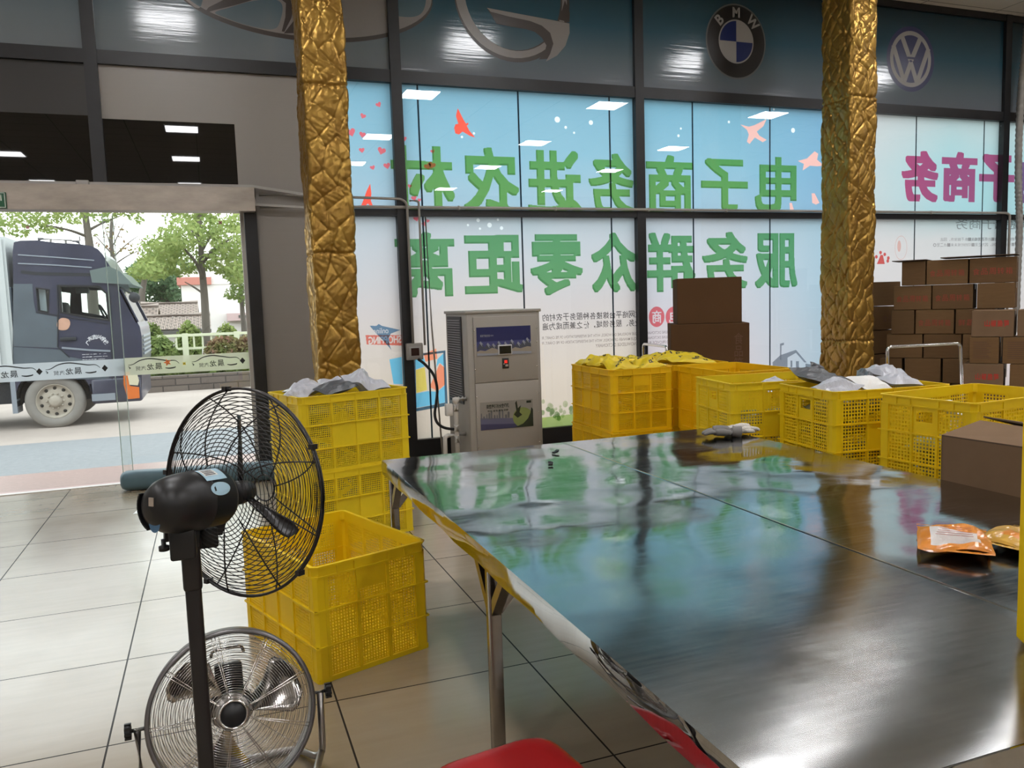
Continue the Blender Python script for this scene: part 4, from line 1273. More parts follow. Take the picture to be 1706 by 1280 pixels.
# stack beside the column, then the ones beyond the table: (label of lower, label of upper, x, y, angle, material)
STK = [
    ('lower yellow crate of the stack in front of the column by the glass door', 'upper yellow crate filled with grey mailers in front of the column by the glass door', 0.771, 5.443, 16, M_yellow_worn),
    ('lower deep yellow crate under the one heaped with printed yellow bags', 'upper deep yellow crate heaped with printed yellow bags', 3.115, 5.890, 89, M_yellow_deep),
    ('lower deep yellow crate of the stack touching the yellow-bag stack', 'upper deep yellow crate touching the crate of yellow bags', 3.690, 5.150, 88, M_yellow_deep),
    ('lower olive yellow crate of the stack at the far corner of the steel table', 'upper olive yellow crate with large square holes near the far table corner', 3.380, 4.362, -9, M_yellow_worn),
    ('lower yellow crate under the crate of mailers beyond the steel table', 'upper yellow crate filled with grey and white mailers beyond the steel table', 3.551, 3.715, -6, M_yellow),
    ('lower yellow crate of the stack behind the opened carton', 'upper yellow crate of pale pouches right behind the opened carton', 3.680, 3.075, 5, M_yellow),
    ('lower deep yellow crate beside the heaped crate, in front of the trolley', 'upper deep yellow crate of printed bags between the heaped crate and the trolley', 3.690, 5.955, 88, M_yellow_deep),
]
CR = []
coarse = None
for i, (la, lb, x, y, a, m) in enumerate(STK):
    p1, a1 = (x + (-0.012 if i == 1 else 0.004), y - (0.02 if i == 1 else 0), 0), D(a + (1.5 if i % 2 else -0.8))
    if i == 3:
        o1 = coarse = crate(la, m, p1, a1, pitch=0.0185, bar=0.0035, slot=True)
    else:
        o1 = crate_copy(coarse if 3 < i < 6 else crate0, la, m, p1, a1)
    o2 = crate_copy(coarse if 2 < i < 6 else crate0, lb, m, (x, y, CH + 0.0005), D(a))
    CR.append((o1, o2))
side_crate = crate_copy(crate0, 'yellow crate standing on its side on the steel table beside the snack packets', M_yellow, (2.170, 1.155, 0.763 + CW / 2), 0)
side_crate.rotation_euler = (PI / 2, 0, D(-54))

# ------------------------------------------------------------------ soft bags
def bag_mesh(name, sx, sy, sz, seed, mats, crumple=0.25, prints=0, nx=16, ny=12, patch=None):
    """a filled plastic pouch: flat seams, puffed middle, dents; optional dark print strokes or a label patch"""
    rs = np.random.RandomState(seed)
    u = np.linspace(-1, 1, nx); v = np.linspace(-1, 1, ny)
    U, V = np.meshgrid(u, v)
    puff = (1 - np.abs(U) ** 2.6) ** 0.6 * (1 - np.abs(V) ** 2.6) ** 0.6
    def noise(k):
        a = np.zeros_like(U)
        for _ in range(6):
            fx, fy = rs.uniform(1, k, 2) * rs.choice([-1, 1], 2); a += np.sin(fx * U * 2 + fy * V * 2 + rs.uniform(0, 6.3))
        return a / 6
    n1 = noise(4.5); n2 = noise(4.5)
    X = U * sx / 2 * (1 - 0.06 * puff) + 0.02 * sx * noise(3); Y = V * sy / 2 * (1 - 0.06 * puff) + 0.02 * sy * noise(3)
    bend = 0.25 * sz * noise(2)
    T = sz / 2 * puff * (1 + crumple * 2.0 * n1) + bend; B = -sz / 2 * puff * (1 + crumple * n2) + bend
    vt = np.stack([X, Y, T], -1).reshape(-1, 3); vb = np.stack([X, Y, B - 0.0006], -1).reshape(-1, 3)
    mb = MB()
    idx = np.arange(nx * ny).reshape(ny, nx)
    F = [(idx[j, i], idx[j, i + 1], idx[j + 1, i + 1], idx[j + 1, i]) for j in range(ny - 1) for i in range(nx - 1)]
    mb.add(np.concatenate([vt, vb]), F + [tuple(k + nx * ny for k in f[::-1]) for f in F], 0, False)
    edge = list(idx[0]) + list(idx[1:, -1]) + list(idx[-1, ::-1][1:]) + list(idx[::-1, 0][1:-1])
    k = len(edge)
    mb.f += [(edge[i], edge[i] + nx * ny, edge[(i + 1) % k] + nx * ny, edge[(i + 1) % k]) for i in range(k)]; mb.m += [0] * k; mb.sm += [False] * k
    # a colour per face for prints / patches
    for q in range(len(F)):
        j, i = divmod(q, nx - 1)
        a, b = (i + .5) / (nx - 1), (j + .5) / (ny - 1)
        if patch and patch[0] < a < patch[1] and patch[2] < b < patch[3]: mb.m[q] = 1
    for _ in range(prints):                          # printed strokes: short runs and rings of faces
        j, i = rs.randint(2, ny - 5), rs.randint(2, nx - 7)
        k = rs.randint(3)
        run = [(j, i + q) for q in range(rs.randint(2, 5))] if k == 0 else [(j + q, i) for q in range(rs.randint(2, 4))] if k == 1 else [(j, i), (j, i + 1), (j, i + 2), (j + 1, i), (j + 2, i), (j + 2, i + 1), (j + 2, i + 2), (j + 1, i + 2)]
        for jj, ii in run: mb.m[jj * (nx - 1) + ii] = 1
    return mb.build(name, mats, None, fixn=False)

def place_in(cr, lx, ly, z, o, rot, label, cat='bag', group=None):
    a = cr.rotation_euler.z; c, s = math.cos(a), math.sin(a)
    o.location = (cr.location.x + lx * c - ly * s, cr.location.y + lx * s + ly * c, z)
    o.rotation_euler = (rot[0], rot[1], a + rot[2])
    return tag(o, label, cat, group)

# grey mailers in the crate in front of the column: the crate has its long side to the camera
top = CR[0][1]
ML = [(-0.315, -0.12, 1.00, (0.25, -0.55, 0.5), (0.13, 0.15, 0.04), M_mailer, 'small crumpled silver mailer sticking up at the corner of the crate by the glass door'),
      (-0.20, 0.06, 0.995, (0.12, -0.20, 0.15), (0.22, 0.24, 0.08), M_mailer, 'silver mailer folded beside a dark one in the crate by the glass door'),
      (-0.07, -0.12, 1.005, (0.20, -0.15, 0.25), (0.25, 0.17, 0.06), M_mailer_dark, 'dark grey mailer between silver ones in the crate by the glass door'),
      (0.03, 0.12, 1.000, (0.1, 0.1, -0.2), (0.20, 0.20, 0.08), M_mailer, 'flat pale mailer in the middle of the crate by the glass door'),
      (0.145, -0.07, 1.015, (0.25, 0.22, 0.15), (0.20, 0.26, 0.12), M_mailer, 'tallest silver mailer with a pointed corner in the crate by the glass door'),
      (0.285, 0.02, 0.985, (0.08, 0.14, -0.06), (0.13, 0.28, 0.06), M_mailer, 'pale mailer lying at the window end of the crate by the glass door')]
for i, (x, y, z, r, s, m, la) in enumerate(ML):
    place_in(top, x, y, z, bag_mesh('mailer_bag', *s, 20 + i, [m]), r, la, 'mailer bag', 'mailers in the crate by the glass door')
top = CR[4][1]
ML = [(-0.26, -0.13, 0.985, (0.2, -0.25, 0.2), (0.20, 0.20, 0.07), M_mailer, 'pale mailer beside the corner of the crate beyond the steel table'),
      (-0.20, 0.10, 1.02, (0.25, 0.15, 0.05), (0.34, 0.20, 0.06), M_mailer_dark, 'dark grey mailer lying across the crate beyond the steel table'),
      (-0.06, -0.14, 0.995, (0.25, 0.1, 0.05), (0.20, 0.20, 0.06), M_paper, 'white mailer with small print at the front of the crate beyond the steel table'),
      (0.05, 0.04, 1.015, (0.12, -0.15, 0.9), (0.24, 0.09, 0.05), M_mailer_dark, 'narrow dark mailer strip in the middle of the crate beyond the steel table'),
      (0.145, -0.13, 0.995, (0.1, 0.1, -0.1), (0.20, 0.20, 0.07), M_mailer, 'silver mailer under the dark strip in the crate beyond the steel table'),
      (0.245, 0.09, 1.005, (0.1, 0.15, 0.1), (0.22, 0.28, 0.10), M_mailer, 'large silvery mailer at the far end of the crate beyond the steel table'),
      (-0.14, 0.215, 1.055, (0.9, 0.3, 0.2), (0.11, 0.08, 0.03), M_mailer_dark, 'dark pointed corner of a mailer standing up in the crate beyond the steel table')]
for i, (x, y, z, r, s, m, la) in enumerate(ML):
    place_in(top, x, y, z, bag_mesh('mailer_bag', *s, 40 + i, [m]), r, la, 'mailer bag', 'mailers in the crate beyond the steel table')
top = CR[1][1]
YB_ = [(-0.245, 0.125, 0.985, (0.05, -0.10, 0.05), (0.235, 0.235, 0.11), 'yellow bag bulging at the window corner of the heaped crate'),
       (-0.245, -0.125, 0.980, (0.08, -0.06, -0.06), (0.235, 0.235, 0.10), 'printed yellow bag at the near corner of the heaped crate'),
       (0.0, 0.125, 1.000, (-0.08, 0.04, 0.05), (0.240, 0.235, 0.11), 'printed yellow bag in the middle of the heaped crate, window side'),
       (0.0, -0.125, 0.990, (0.10, 0.05, 0.03), (0.240, 0.235, 0.10), 'printed yellow bag in the middle of the heaped crate, table side'),
       (0.245, 0.125, 0.985, (-0.05, 0.08, -0.05), (0.235, 0.235, 0.10), 'printed yellow bag towards the far end of the heaped crate'),
       (0.245, -0.125, 0.980, (0.06, 0.1, 0.04), (0.235, 0.235, 0.09), 'yellow bag tucked in the far corner of the heaped crate')]
for i, (x, y, z, r, s, la) in enumerate(YB_):
    place_in(top, x, y, z, bag_mesh('yellow_bag', *s, 60 + i, [M_yellowbag, M_blackprint], prints=16, nx=34, ny=28), r, la, 'bag', 'printed yellow bags heaped in a crate')
top = CR[6][1]
YC_ = [(-0.235, 0.0, 0.985, (0.08, -0.05, 0.06), (0.225, 0.38, 0.09), 'printed yellow bag at the near end of the second bag crate, by the trolley'),
       (0.01, 0.0, 0.998, (-0.06, 0.04, -0.05), (0.23, 0.38, 0.10), 'printed yellow bag in the middle of the second bag crate, by the trolley'),
       (0.25, 0.0, 0.985, (0.06, 0.06, 0.04), (0.20, 0.36, 0.08), 'printed yellow bag at the far end of the second bag crate, by the trolley')]
for i, (x, y, z, r, s, la) in enumerate(YC_):
    place_in(top, x, y, z, bag_mesh('yellow_bag', *s, 160 + i, [M_yellowbag, M_blackprint], prints=16, nx=34, ny=28), r, la, 'bag', 'printed yellow bags heaped in a crate')
top = CR[5][1]
place_in(top, 0.0, 0.12, 0.88, bag_mesh('white_pouch', 0.24, 0.14, 0.07, 71, [M_paper]), (0.3, 0.1, 0.3), 'white pouch showing inside the crate behind the opened carton', 'bag')
top = CR[3][1]
place_in(top, -0.03, -0.13, 0.945, bag_mesh('mailer_bag', 0.16, 0.12, 0.04, 72, [M_mailer]), (0.4, -0.3, 0.2), 'small silver mailer showing over the rim of the olive yellow crate', 'mailer bag')

# pouches seen through the lattice: a few proto meshes, copied into every stack
WHERE = ['beside the column by the glass door', 'of the yellow-bag stack', 'touching the yellow-bag stack', 'at the far corner of the table', 'of the mailer stack beyond the table', 'behind the opened carton', 'beside the trolley']
protos = [bag_mesh('packed_pouch', 0.31, 0.23, 0.105, 80 + k, [M_mailer_green if k < 3 else M_yellowbag, M_blackprint], prints=0 if k < 3 else 9, nx=16 if k < 3 else 26, ny=12 if k < 3 else 20) for k in range(6)]
rnd = random.Random(5)
used = set()
for i, pair in enumerate(CR):
    for lev, c in enumerate(pair):
        yel = i in (1, 2, 6)
        full = 3 if not (lev == 1 and i in (2, 3)) else 2
        if lev == 1 and i in (5,): full = 2
        for layer in range(full):
            for sx in (-1, 1):
                k = rnd.randrange(3) + (3 if yel else 0)
                src = protos[k]
                if k in used:
                    o = src.copy(); COL.objects.link(o)
                else:
                    o = src; used.add(k)
                nm = ('upper' if lev else 'lower')
                place_in(c, sx * 0.185, rnd.uniform(-0.09, 0.09), lev * CH + 0.10 + layer * 0.130, o, (rnd.uniform(-.12, .12), rnd.uniform(-.12, .12), rnd.uniform(-.25, .25)),
                         '%s pouch inside the %s crate %s' % ('yellow' if yel else 'pale green', nm, WHERE[i]), 'bag', 'pouches packed in the %s crate %s' % (nm, WHERE[i]))
for k in range(6):
    if k not in used: bpy.data.objects.remove(protos[k])
# ------------------------------------------------------------------ steel work table
TX0, TX1, TY0, TY1, TZ = 0.755, 2.690, 0.915, 3.940, 0.760
tab = thing('work_table', 'large steel-topped packing table with square tube legs', 'table', ((TX0 + TX1) / 2, (TY0 + TY1) / 2, 0))
hx, hy = (TX1 - TX0) / 2, (TY1 - TY0) / 2
mb = MB()
# a sheet with gently rolled edges
nx, ny = 40, 60
def sheet(u, v): return (u * hx, v * hy, TZ)
vs = []
rs = np.random.RandomState(2)
for j in range(ny + 1):
    for i in range(nx + 1):
        u, v = -1 + 2 * i / nx, -1 + 2 * j / ny
        e = min(1 - abs(u), 1 - abs(v), .06) / .06
        z = TZ + e * (0.0012 * math.sin(2.1 * u * hx * 2 + 1.3 * v * hy) + 0.0010 * math.sin(3.3 * v * hy + 0.8 * u * hx + 1.0) + 0.0006 * math.sin(6.1 * v * hy - 4.2 * u * hx))
        vs.append((u * hx, v * hy, z))
fs = [(j * (nx + 1) + i, j * (nx + 1) + i + 1, (j + 1) * (nx + 1) + i + 1, (j + 1) * (nx + 1) + i) for j in range(ny) for i in range(nx)]
mb.add(vs, fs, 0, True)
mb.span((-hx, -hy, TZ - 0.016), (hx, hy, TZ - 0.012))
mb.build('table_top', M_steel, tab, fixn=False)
mb = MB()
t = 0.004
for s in (-1, 1):
    # wrapped edge: slightly bowed strips
    for k in range(24):
        a, b = -hy + 2 * hy * k / 24, -hy + 2 * hy * (k + 1) / 24
        w0, w1 = 0.004 * math.sin(k * 1.7), 0.004 * math.sin((k + 1) * 1.7)
        x = s * hx
        mb.add([(x, a, TZ), (x, b, TZ), (x + s * (0.004 + w1 * .4), b, TZ - 0.03), (x + s * (0.004 + w0 * .4), a, TZ - 0.03), (x, b, TZ - 0.070 + w1), (x, a, TZ - 0.070 + w0)],
               [(0, 1, 2, 3), (3, 2, 4, 5)], 0, True)
    y = s * hy
    mb.span((-hx, y - t, TZ - 0.070), (hx, y, TZ - 0.0005))
mb.build('edge_strip', M_apron, tab, fixn=False)
mb = MB()
for x in (-hx + 0.03, 0, hx - 0.03): mb.box((x, 0, TZ - 0.042), (0.038, 2 * hy - 0.03, 0.050))
for y in (-hy + 0.035, -0.03, hy - 0.035): mb.box((0, y, TZ - 0.042), (2 * hx - 0.03, 0.036, 0.048))
mb.build('under_frame', M_leg, tab)
mb = MB()
def zs(u, v): return TZ + min(1, min(1 - abs(u), 1 - abs(v)) / .06) * (0.0012 * math.sin(2.1 * u * hx * 2 + 1.3 * v * hy) + 0.0010 * math.sin(3.3 * v * hy + 0.8 * u * hx + 1.0) + 0.0006 * math.sin(6.1 * v * hy - 4.2 * u * hx))
for k in range(60):
    v0, v1 = -1 + k / 30, -1 + (k + 1) / 30
    P = [(0.008 + dx, v * hy, zs(0.008 / hx, v) + dz) for v in (v0, v1) for dx, dz in ((-0.007, 0.0), (-0.003, 0.0014), (0.003, 0.0014), (0.007, 0.0))]
    mb.add(P, [(0, 1, 5, 4), (1, 2, 6, 5), (2, 3, 7, 6)], 0, True)
mb.build('seam_strip', M_apron, tab)
for x in (-hx + 0.042, hx - 0.042):
    for k, y in enumerate((-hy + 0.045, -0.03, hy - 0.045)):
        mb = MB().rbox((x, y, (TZ - 0.05) / 2), (0.040, 0.040, TZ - 0.05), 0.003)
        lg = mb.build('leg', M_leg, tab)
        g = MB()
        sx = 1 if x < 0 else -1
        for d in ((0, 1), (0, -1), (sx, 0)):
            yy = y + d[1] * 0.15
            if abs(yy) > hy: continue
            g.bar((x + d[0] * 0.012, y + d[1] * 0.012, TZ - 0.225), (x + d[0] * 0.14, y + d[1] * 0.14, TZ - 0.072), 0.032, 0.032)
        g.build('brace', M_leg, lg)

# small black scraps on the table
for (x, y), a, la in (((926, 756), 0.4, 'small black plastic scrap on the steel table nearer the far edge'), ((917, 776), 1.3, 'small black plastic scrap on the steel table in front of the other scrap')):
    p = on_z(x, y, TZ)
    mb = MB(); q = [(-.018, -.008), (.004, -.014), (.02, -.004), (.014, .010), (-.006, .006), (-.016, .012)]
    mb.prism(q, lambda u, v, w: (u, v, w + 0.004 * math.sin(u * 90)), 0, (0.006, 0.014))
    o = mb.build('plastic_scrap', M_blackplastic); o.location = (p[0], p[1], TZ); o.rotation_euler = (0, 0, a); tag(o, la, 'scrap')

# knitted gloves in a heap at the far corner
M_knit = mat('white_cotton_knit', (0.66, 0.63, 0.58), 0.9, bump=(220, 0.5))
def glove(label, loc, rz, seed, s=1.0, m=None):
    rd = random.Random(seed)
    t = thing('cotton_glove', label, 'glove', loc, rz)
    mb = MB()
    def blob(pts, rad):
        mb.tube(spline(pts, 4), [rad[min(len(rad) - 1, int(i / (4.0 * (len(pts) - 1)) * (len(rad) - 1)))] for i in range(4 * (len(pts) - 1) + 1)], 10)
    blob([(-.055, 0, .020), (-.03, .004, .024), (0, 0, .026), (.03, -.004, .024), (.045, -.004, .022)], [.020, .026, .028, .027, .022])
    blob([(-.05, .03, .016), (-.01, .034, .02), (.035, .028, .018)], [.016, .020, .015])
    blob([(-.05, -.03, .016), (-.01, -.034, .02), (.035, -.028, .018)], [.016, .020, .015])
    mb.build('palm', m or M_knit, t)
    for k, (y, l) in enumerate(((-.036, .045), (-.012, .062), (.012, .066), (.036, .056))):
        f = MB(); b = rd.uniform(-.012, .012)
        f.tube(spline([(.035, y, .018), (.06, y * 1.1 + b, .022), (.04 + l, y * 1.15 + b * 2, .013)], 4), [.011] * 5 + [.010] * 2 + [.009, .006], 8)
        f.build('finger', m or M_knit, t)
    f = MB(); f.tube(spline([(-.02, -.04, .016), (.006, -.064, .016), (.032, -.068, .012)], 4), [.011] * 7 + [.009, .006], 8); f.build('thumb', m or M_knit, t)
    MB().tube(spline([(-.05, 0, .020), (-.075, .002, .018), (-.10, 0, .016)], 4), [.030, .032, .031, .030, .030, .031, .032, .033, .033], 12).build('cuff', m or M_knit, t)
    return t
g = on_z(1234, 724, TZ)
glove('white cotton glove lying on the far corner of the steel table', (g[0], g[1], TZ + 0.009), D(10), 3)
M_knitdark = mat('soiled_glove_palm', (0.20, 0.19, 0.18), 0.8)
g = on_z(1210, 725, TZ)
glove('dark coated glove tucked beside the white glove on the steel table', (g[0] - 0.05, g[1] - 0.03, TZ + 0.009), D(150), 5, m=M_knitdark)

# orange snack packets
M_orange = mat('orange_foil', (0.72, 0.26, 0.035), 0.22, noise=(8, 0.2))
M_gold = mat('golden_foil', (0.62, 0.36, 0.06), 0.2, noise=(9, 0.35))
M_label = mat('packet_label_white', (0.72, 0.68, 0.66), 0.3)
def packet(label, p, rz, mats, seed, size=(0.19, 0.25, 0.045), patch=(0.16, 0.84, 0.12, 0.62), words=True):
    t = thing('snack_packet', label, 'snack packet', p, rz)
    o = bag_mesh('pouch', *size, seed, mats, crumple=0.28, nx=26, ny=30, patch=patch)
    o.parent = t; o.location = (0, 0, size[2] / 2 + 0.004)
    for s in (-1, 1):
        mb = MB()
        for k in range(14):
            a, b = -size[0] / 2 + size[0] * k / 14, -size[0] / 2 + size[0] * (k + 1) / 14
            mb.add([(a, s * size[1] / 2, size[2] / 2 + .004 + .0015 * (k % 2)), (b, s * size[1] / 2, size[2] / 2 + .004 + .0015 * ((k + 1) % 2)), (b, s * (size[1] / 2 + .012), size[2] / 2 + .003), (a, s * (size[1] / 2 + .012), size[2] / 2 + .003)], [(0, 1, 2, 3)])
        mb.build('crimped_seal', mats[0], t)
    if words:
        mb = MB()
        for k in range(5):
            z = size[2] + 0.014
            mb.add([(-0.05 + 0.004 * k, -0.085 + 0.022 * k, z), (0.045, -0.085 + 0.022 * k, z), (0.045, -0.080 + 0.022 * k, z), (-0.05 + 0.004 * k, -0.080 + 0.022 * k, z)], [(0, 1, 2, 3)])
        mb.build('label_print', M_darkredprint, t)
    return t
p = on_z(1588, 912, TZ)
packet('orange snack packet with a white printed label lying on the steel table', (p[0], p[1], TZ), D(-46), [M_orange, M_label], 4)
p = on_z(1676, 912, TZ)
packet('golden snack packet partly hidden behind the orange packet and the tilted crate', (p[0] + 0.05, p[1] - 0.01, TZ), D(-80), [M_gold, M_orange], 9, (0.17, 0.22, 0.04), (0.3, 0.7, 0.2, 0.5), False)

# red stool in front of the table
st = thing('plastic_stool', 'red plastic stool in front of the steel table, only its seat in view', 'stool', (0.575, 1.60, 0), D(8))
mb = MB()
def seat_ring(h, z, p=5.0, n=40):
    return [(h * math.copysign(abs(math.cos(2 * PI * k / n)) ** (2 / p), math.cos(2 * PI * k / n)), h * math.copysign(abs(math.sin(2 * PI * k / n)) ** (2 / p), math.sin(2 * PI * k / n)), z) for k in range(n)]
R = [seat_ring(0.170, 0.415), seat_ring(0.168, 0.440), seat_ring(0.160, 0.455), seat_ring(0.146, 0.461), seat_ring(0.12, 0.460), seat_ring(0.045, 0.457), seat_ring(0.018, 0.456), seat_ring(0.016, 0.440)]
V = [q for r in R for q in r]
mb.add(V, [(i * 40 + k, i * 40 + (k + 1) % 40, (i + 1) * 40 + (k + 1) % 40, (i + 1) * 40 + k) for i in range(len(R) - 1) for k in range(40)], 0, True)
mb.build('seat', M_redplastic, st)
for sx in (-1, 1):
    for sy in (-1, 1):
        MB().bar((sx * 0.135, sy * 0.135, 0.43), (sx * 0.165, sy * 0.165, 0.0), 0.042, 0.042).build('leg', M_redplastic, st)
mb = MB()
for s in (-1, 1):
    mb.bar((-0.15, s * 0.150, 0.20), (0.15, s * 0.150, 0.20), 0.012, 0.03); mb.bar((s * 0.150, -0.15, 0.20), (s * 0.150, 0.15, 0.20), 0.012, 0.03)
mb.build('stretcher', M_redplastic, st)
# ------------------------------------------------------------------ fans
def guard(mb, R, r0, prof, rings, ribs, rw, bw, mi=0, seg=56, a0=0.0, pair=0.0, swirl=0.0):
    """wire guard round the local Z axis: prof(r) -> height"""
    for k in range(rings):
        r = r0 + (R - r0) * k / (rings - 1)
        mb.tube([(r * math.cos(2 * PI * i / seg), r * math.sin(2 * PI * i / seg), prof(r)) for i in range(seg)], rw, 4, mi, closed=True)
    for k in range(ribs):
        for s in ((-1, 1) if pair else (0,)):
            a = a0 + 2 * PI * k / ribs + s * pair
            pts = []
            for i in range(13):
                r = r0 + (R - r0) * i / 12
                q = a + swirl * (r - r0) / (R - r0)
                pts.append((r * math.cos(q), r * math.sin(q), prof(r) + rw + bw * 0.6))
            mb.tube(pts, bw, 5, mi)

def blade_mesh(r0, r1, wid, twist, th=0.0016, sweep=0.5, n=10, m=7):
    """a paddle blade with pitch, thickness and rounded tip, round local Z"""
    T, B = [], []
    for i in range(n + 1):
        t = i / n; r = r0 + (r1 - r0) * t
        w = wid * (0.55 + 0.75 * t) * (1 - max(0, (t - .75) / .25) ** 2 * 0.55)
        for j in range(m + 1):
            s = -0.5 + j / m
            a = s * w + sweep * t * 0.5
            z = -s * twist * (1.0 - 0.35 * t) * (0.6 + 0.6 * t) + 0.01 * (1 - 4 * s * s)
            T.append((r * math.cos(a), r * math.sin(a), z + th / 2)); B.append((r * math.cos(a), r * math.sin(a), z - th / 2))
    k = m + 1; N = len(T); fs = []
    for i in range(n):
        for j in range(m):
            q = (i * k + j, i * k + j + 1, (i + 1) * k + j + 1, (i + 1) * k + j); fs.append(q); fs.append(tuple(N + v for v in q[::-1]))
    ed = [i * k for i in range(n + 1)] + [n * k + j for j in range(1, k)] + [i * k + m for i in range(n - 1, -1, -1)] + [j for j in range(m - 1, 0, -1)]
    for a, b in zip(ed, ed[1:] + ed[:1]): fs.append((a, b, b + N, a + N))
    return T + B, fs
def rotz(vs, a):
    c, s = math.cos(a), math.sin(a); return [(x * c - y * s, x * s + y * c, z) for x, y, z in vs]

# black pedestal fan: its head blows away from the camera, towards the window front
PX, PY = -0.085, 2.235
pf = thing('pedestal_fan', 'black industrial fan on a pole with a round wire guard', 'fan', (PX, PY, 0))
hd = Vector((math.sin(D(47)) * math.cos(D(5)), math.cos(D(47)) * math.cos(D(5)), -math.sin(D(5))))
side = hd.cross(Vector((0, 0, 1))).normalized(); upv = side.cross(hd).normalized()
G = Vector((0.049 - PX, 2.244 - PY, 1.039))
def head(mb):
    mb.v = [tuple(G + side * x + upv * y + hd * z) for x, y, z in mb.v]; return mb
R = 0.276
mb = MB(); guard(mb, R, 0.036, lambda r: 0.085 * (1 - (r / R) ** 3.2), 22, 8, 0.0013, 0.0021, a0=0.2, swirl=0.25)
mb.tube([(0.036 * math.cos(2 * PI * i / 32), 0.036 * math.sin(2 * PI * i / 32), 0.087) for i in range(32)], 0.0024, 6, 0, closed=True)
head(mb).build('front_guard', M_blackmetal, pf, fixn=False)
mb = MB(); guard(mb, R, 0.085, lambda r: -0.075 * (1 - ((r - 0.085) / (R - 0.085)) ** 2.2), 19, 9, 0.0013, 0.0021, a0=0.0, swirl=-0.35)
head(mb).build('rear_guard', M_blackmetal, pf, fixn=False)
mb = MB()
for z in (-0.004, 0.004):
    mb.tube([(R * math.cos(2 * PI * i / 72), R * math.sin(2 * PI * i / 72), z) for i in range(72)], 0.0034, 6, 0, closed=True)
for k in range(5):
    a = 0.5 + 2 * PI * k / 5; mb.box((R * math.cos(a) * 1.01, R * math.sin(a) * 1.01, 0), (0.013, 0.013, 0.022), 0)
head(mb).build('guard_rim', M_blackmetal, pf, fixn=False)
mb = MB().lathe([(0.0, -0.285), (0.028, -0.282), (0.050, -0.270), (0.064, -0.248), (0.071, -0.22), (0.074, -0.19), (0.074, -0.155), (0.076, -0.153), (0.076, -0.148), (0.074, -0.146), (0.073, -0.085), (0.066, -0.072), (0.0, -0.070)], seg=40)
for k in range(10):
    a = PI * 0.9 + k * 0.14; mb.box((0.060 * math.cos(a), 0.060 * math.sin(a), -0.262), (0.004, 0.022, 0.02), 0, Matrix.Rotation(a, 3, 'Z'))
head(mb).build('motor_housing', M_blackplastic, pf)
mb = MB().cyl((0, 0, -0.07), (0, 0, 0.03), 0.012, 14).lathe([(0.0, 0.035), (0.026, 0.03), (0.032, 0.0), (0.032, -0.03), (0.0, -0.03)], seg=20)
head(mb).build('hub', M_blackplastic, pf)
for k in range(3):
    vs, fs = blade_mesh(0.03, 0.205, 0.17, -0.034, 0.0018, 0.0)
    head(MB().add(rotz(vs, D(93) + k * 2 * PI / 3), fs, 0, True)).build('blade', M_blackmetal, pf)
# stickers on the motor
M_stickerblue = mat('pale_blue_sticker', (0.40, 0.60, 0.72), 0.45); M_stickerdark = mat('blue_oval_sticker', (0.07, 0.16, 0.28), 0.45); M_plate = mat('metal_rating_plate', (0.40, 0.34, 0.28), 0.4)
def on_motor(a0, a1, z0, z1, r, n=8, oval=False):
    vs, fs = [], []
    if oval:
        for i in range(24):
            t = 2 * PI * i / 24; a = (a0 + a1) / 2 + (a1 - a0) / 2 * math.cos(t); z = (z0 + z1) / 2 + (z1 - z0) / 2 * math.sin(t)
            vs.append((r * math.cos(a), r * math.sin(a), z))
        return MB().add(vs, [tuple(range(24))])
    for i in range(n + 1):
        a = a0 + (a1 - a0) * i / n
        vs += [(r * math.cos(a), r * math.sin(a), z0), (r * math.cos(a), r * math.sin(a), z1)]
    return MB().add(vs, [(2 * i, 2 * i + 1, 2 * i + 3, 2 * i + 2) for i in range(n)])
lb = head(on_motor(0.78, 1.42, -0.165, -0.100, 0.0765)).build('rating_sticker', M_stickerblue, pf)
mb = on_motor(0.98, 1.36, -0.160, -0.118, 0.0770); head(mb).build('sticker_print', M_paper, lb)
mb = MB()
for k in range(4):
    q = on_motor(1.02 + 0.08 * k, 1.06 + 0.08 * k, -0.156, -0.124, 0.0774, 2); mb.add(q.v, q.f)
head(mb).build('sticker_print', M_blackprint, lb)
head(on_motor(0.22, 0.68, -0.165, -0.105, 0.0768, oval=True)).build('oval_sticker', M_stickerblue, pf)
mb = MB(); c = (0.036 * math.cos(4.75), 0.036 * math.sin(4.75))
mb.add([(c[0] + 0.019 * math.cos(t), c[1] + 0.023 * math.sin(t), -0.2745) for t in np.linspace(0, 2 * PI, 24, endpoint=False)], [tuple(range(24))])
head(mb).build('round_sticker', M_stickerdark, pf)
mb = MB().box((0.004, 0.016, -0.2855), (0.014, 0.020, 0.003)); head(mb).build('rating_plate', M_plate, pf)
# neck, pole, foot
nb = G - hd * 0.19 - upv * 0.078
MB().rbox(tuple(nb - upv * 0.02), (0.06, 0.06, 0.075), 0.006).build('neck', M_blackplastic, pf)
mb = MB().rbox((0.0, 0.0, 0.935), (0.055, 0.055, 0.05), 0.006)
mb.bar((-0.06, -0.005, 0.948), (0.08, 0.03, 0.940), 0.018, 0.028)
mb.rbox((0.045, 0.03, 0.925), (0.05, 0.05, 0.055), 0.006)
mb.bar((0.065, 0.045, 0.93), (0.095, 0.07, 1.0), 0.02, 0.03)
mb.build('tilt_bracket', M_blackplastic, pf)
mb = MB().lathe([(0, 0.0), (0.013, 0.0), (0.013, 0.012), (0.006, 0.014), (0.006, 0.03), (0, 0.03)], (-0.062, -0.01, 0.912), (0, 0, 1), 14)
mb.build('tilt_knob', M_blackplastic, pf)
MB().rbox((0, 0, 0.47), (0.040, 0.040, 0.92), 0.010, 3).rbox((0, 0, 0.86), (0.047, 0.047, 0.13), 0.010, 3).build('pole', M_blackmetal, pf)
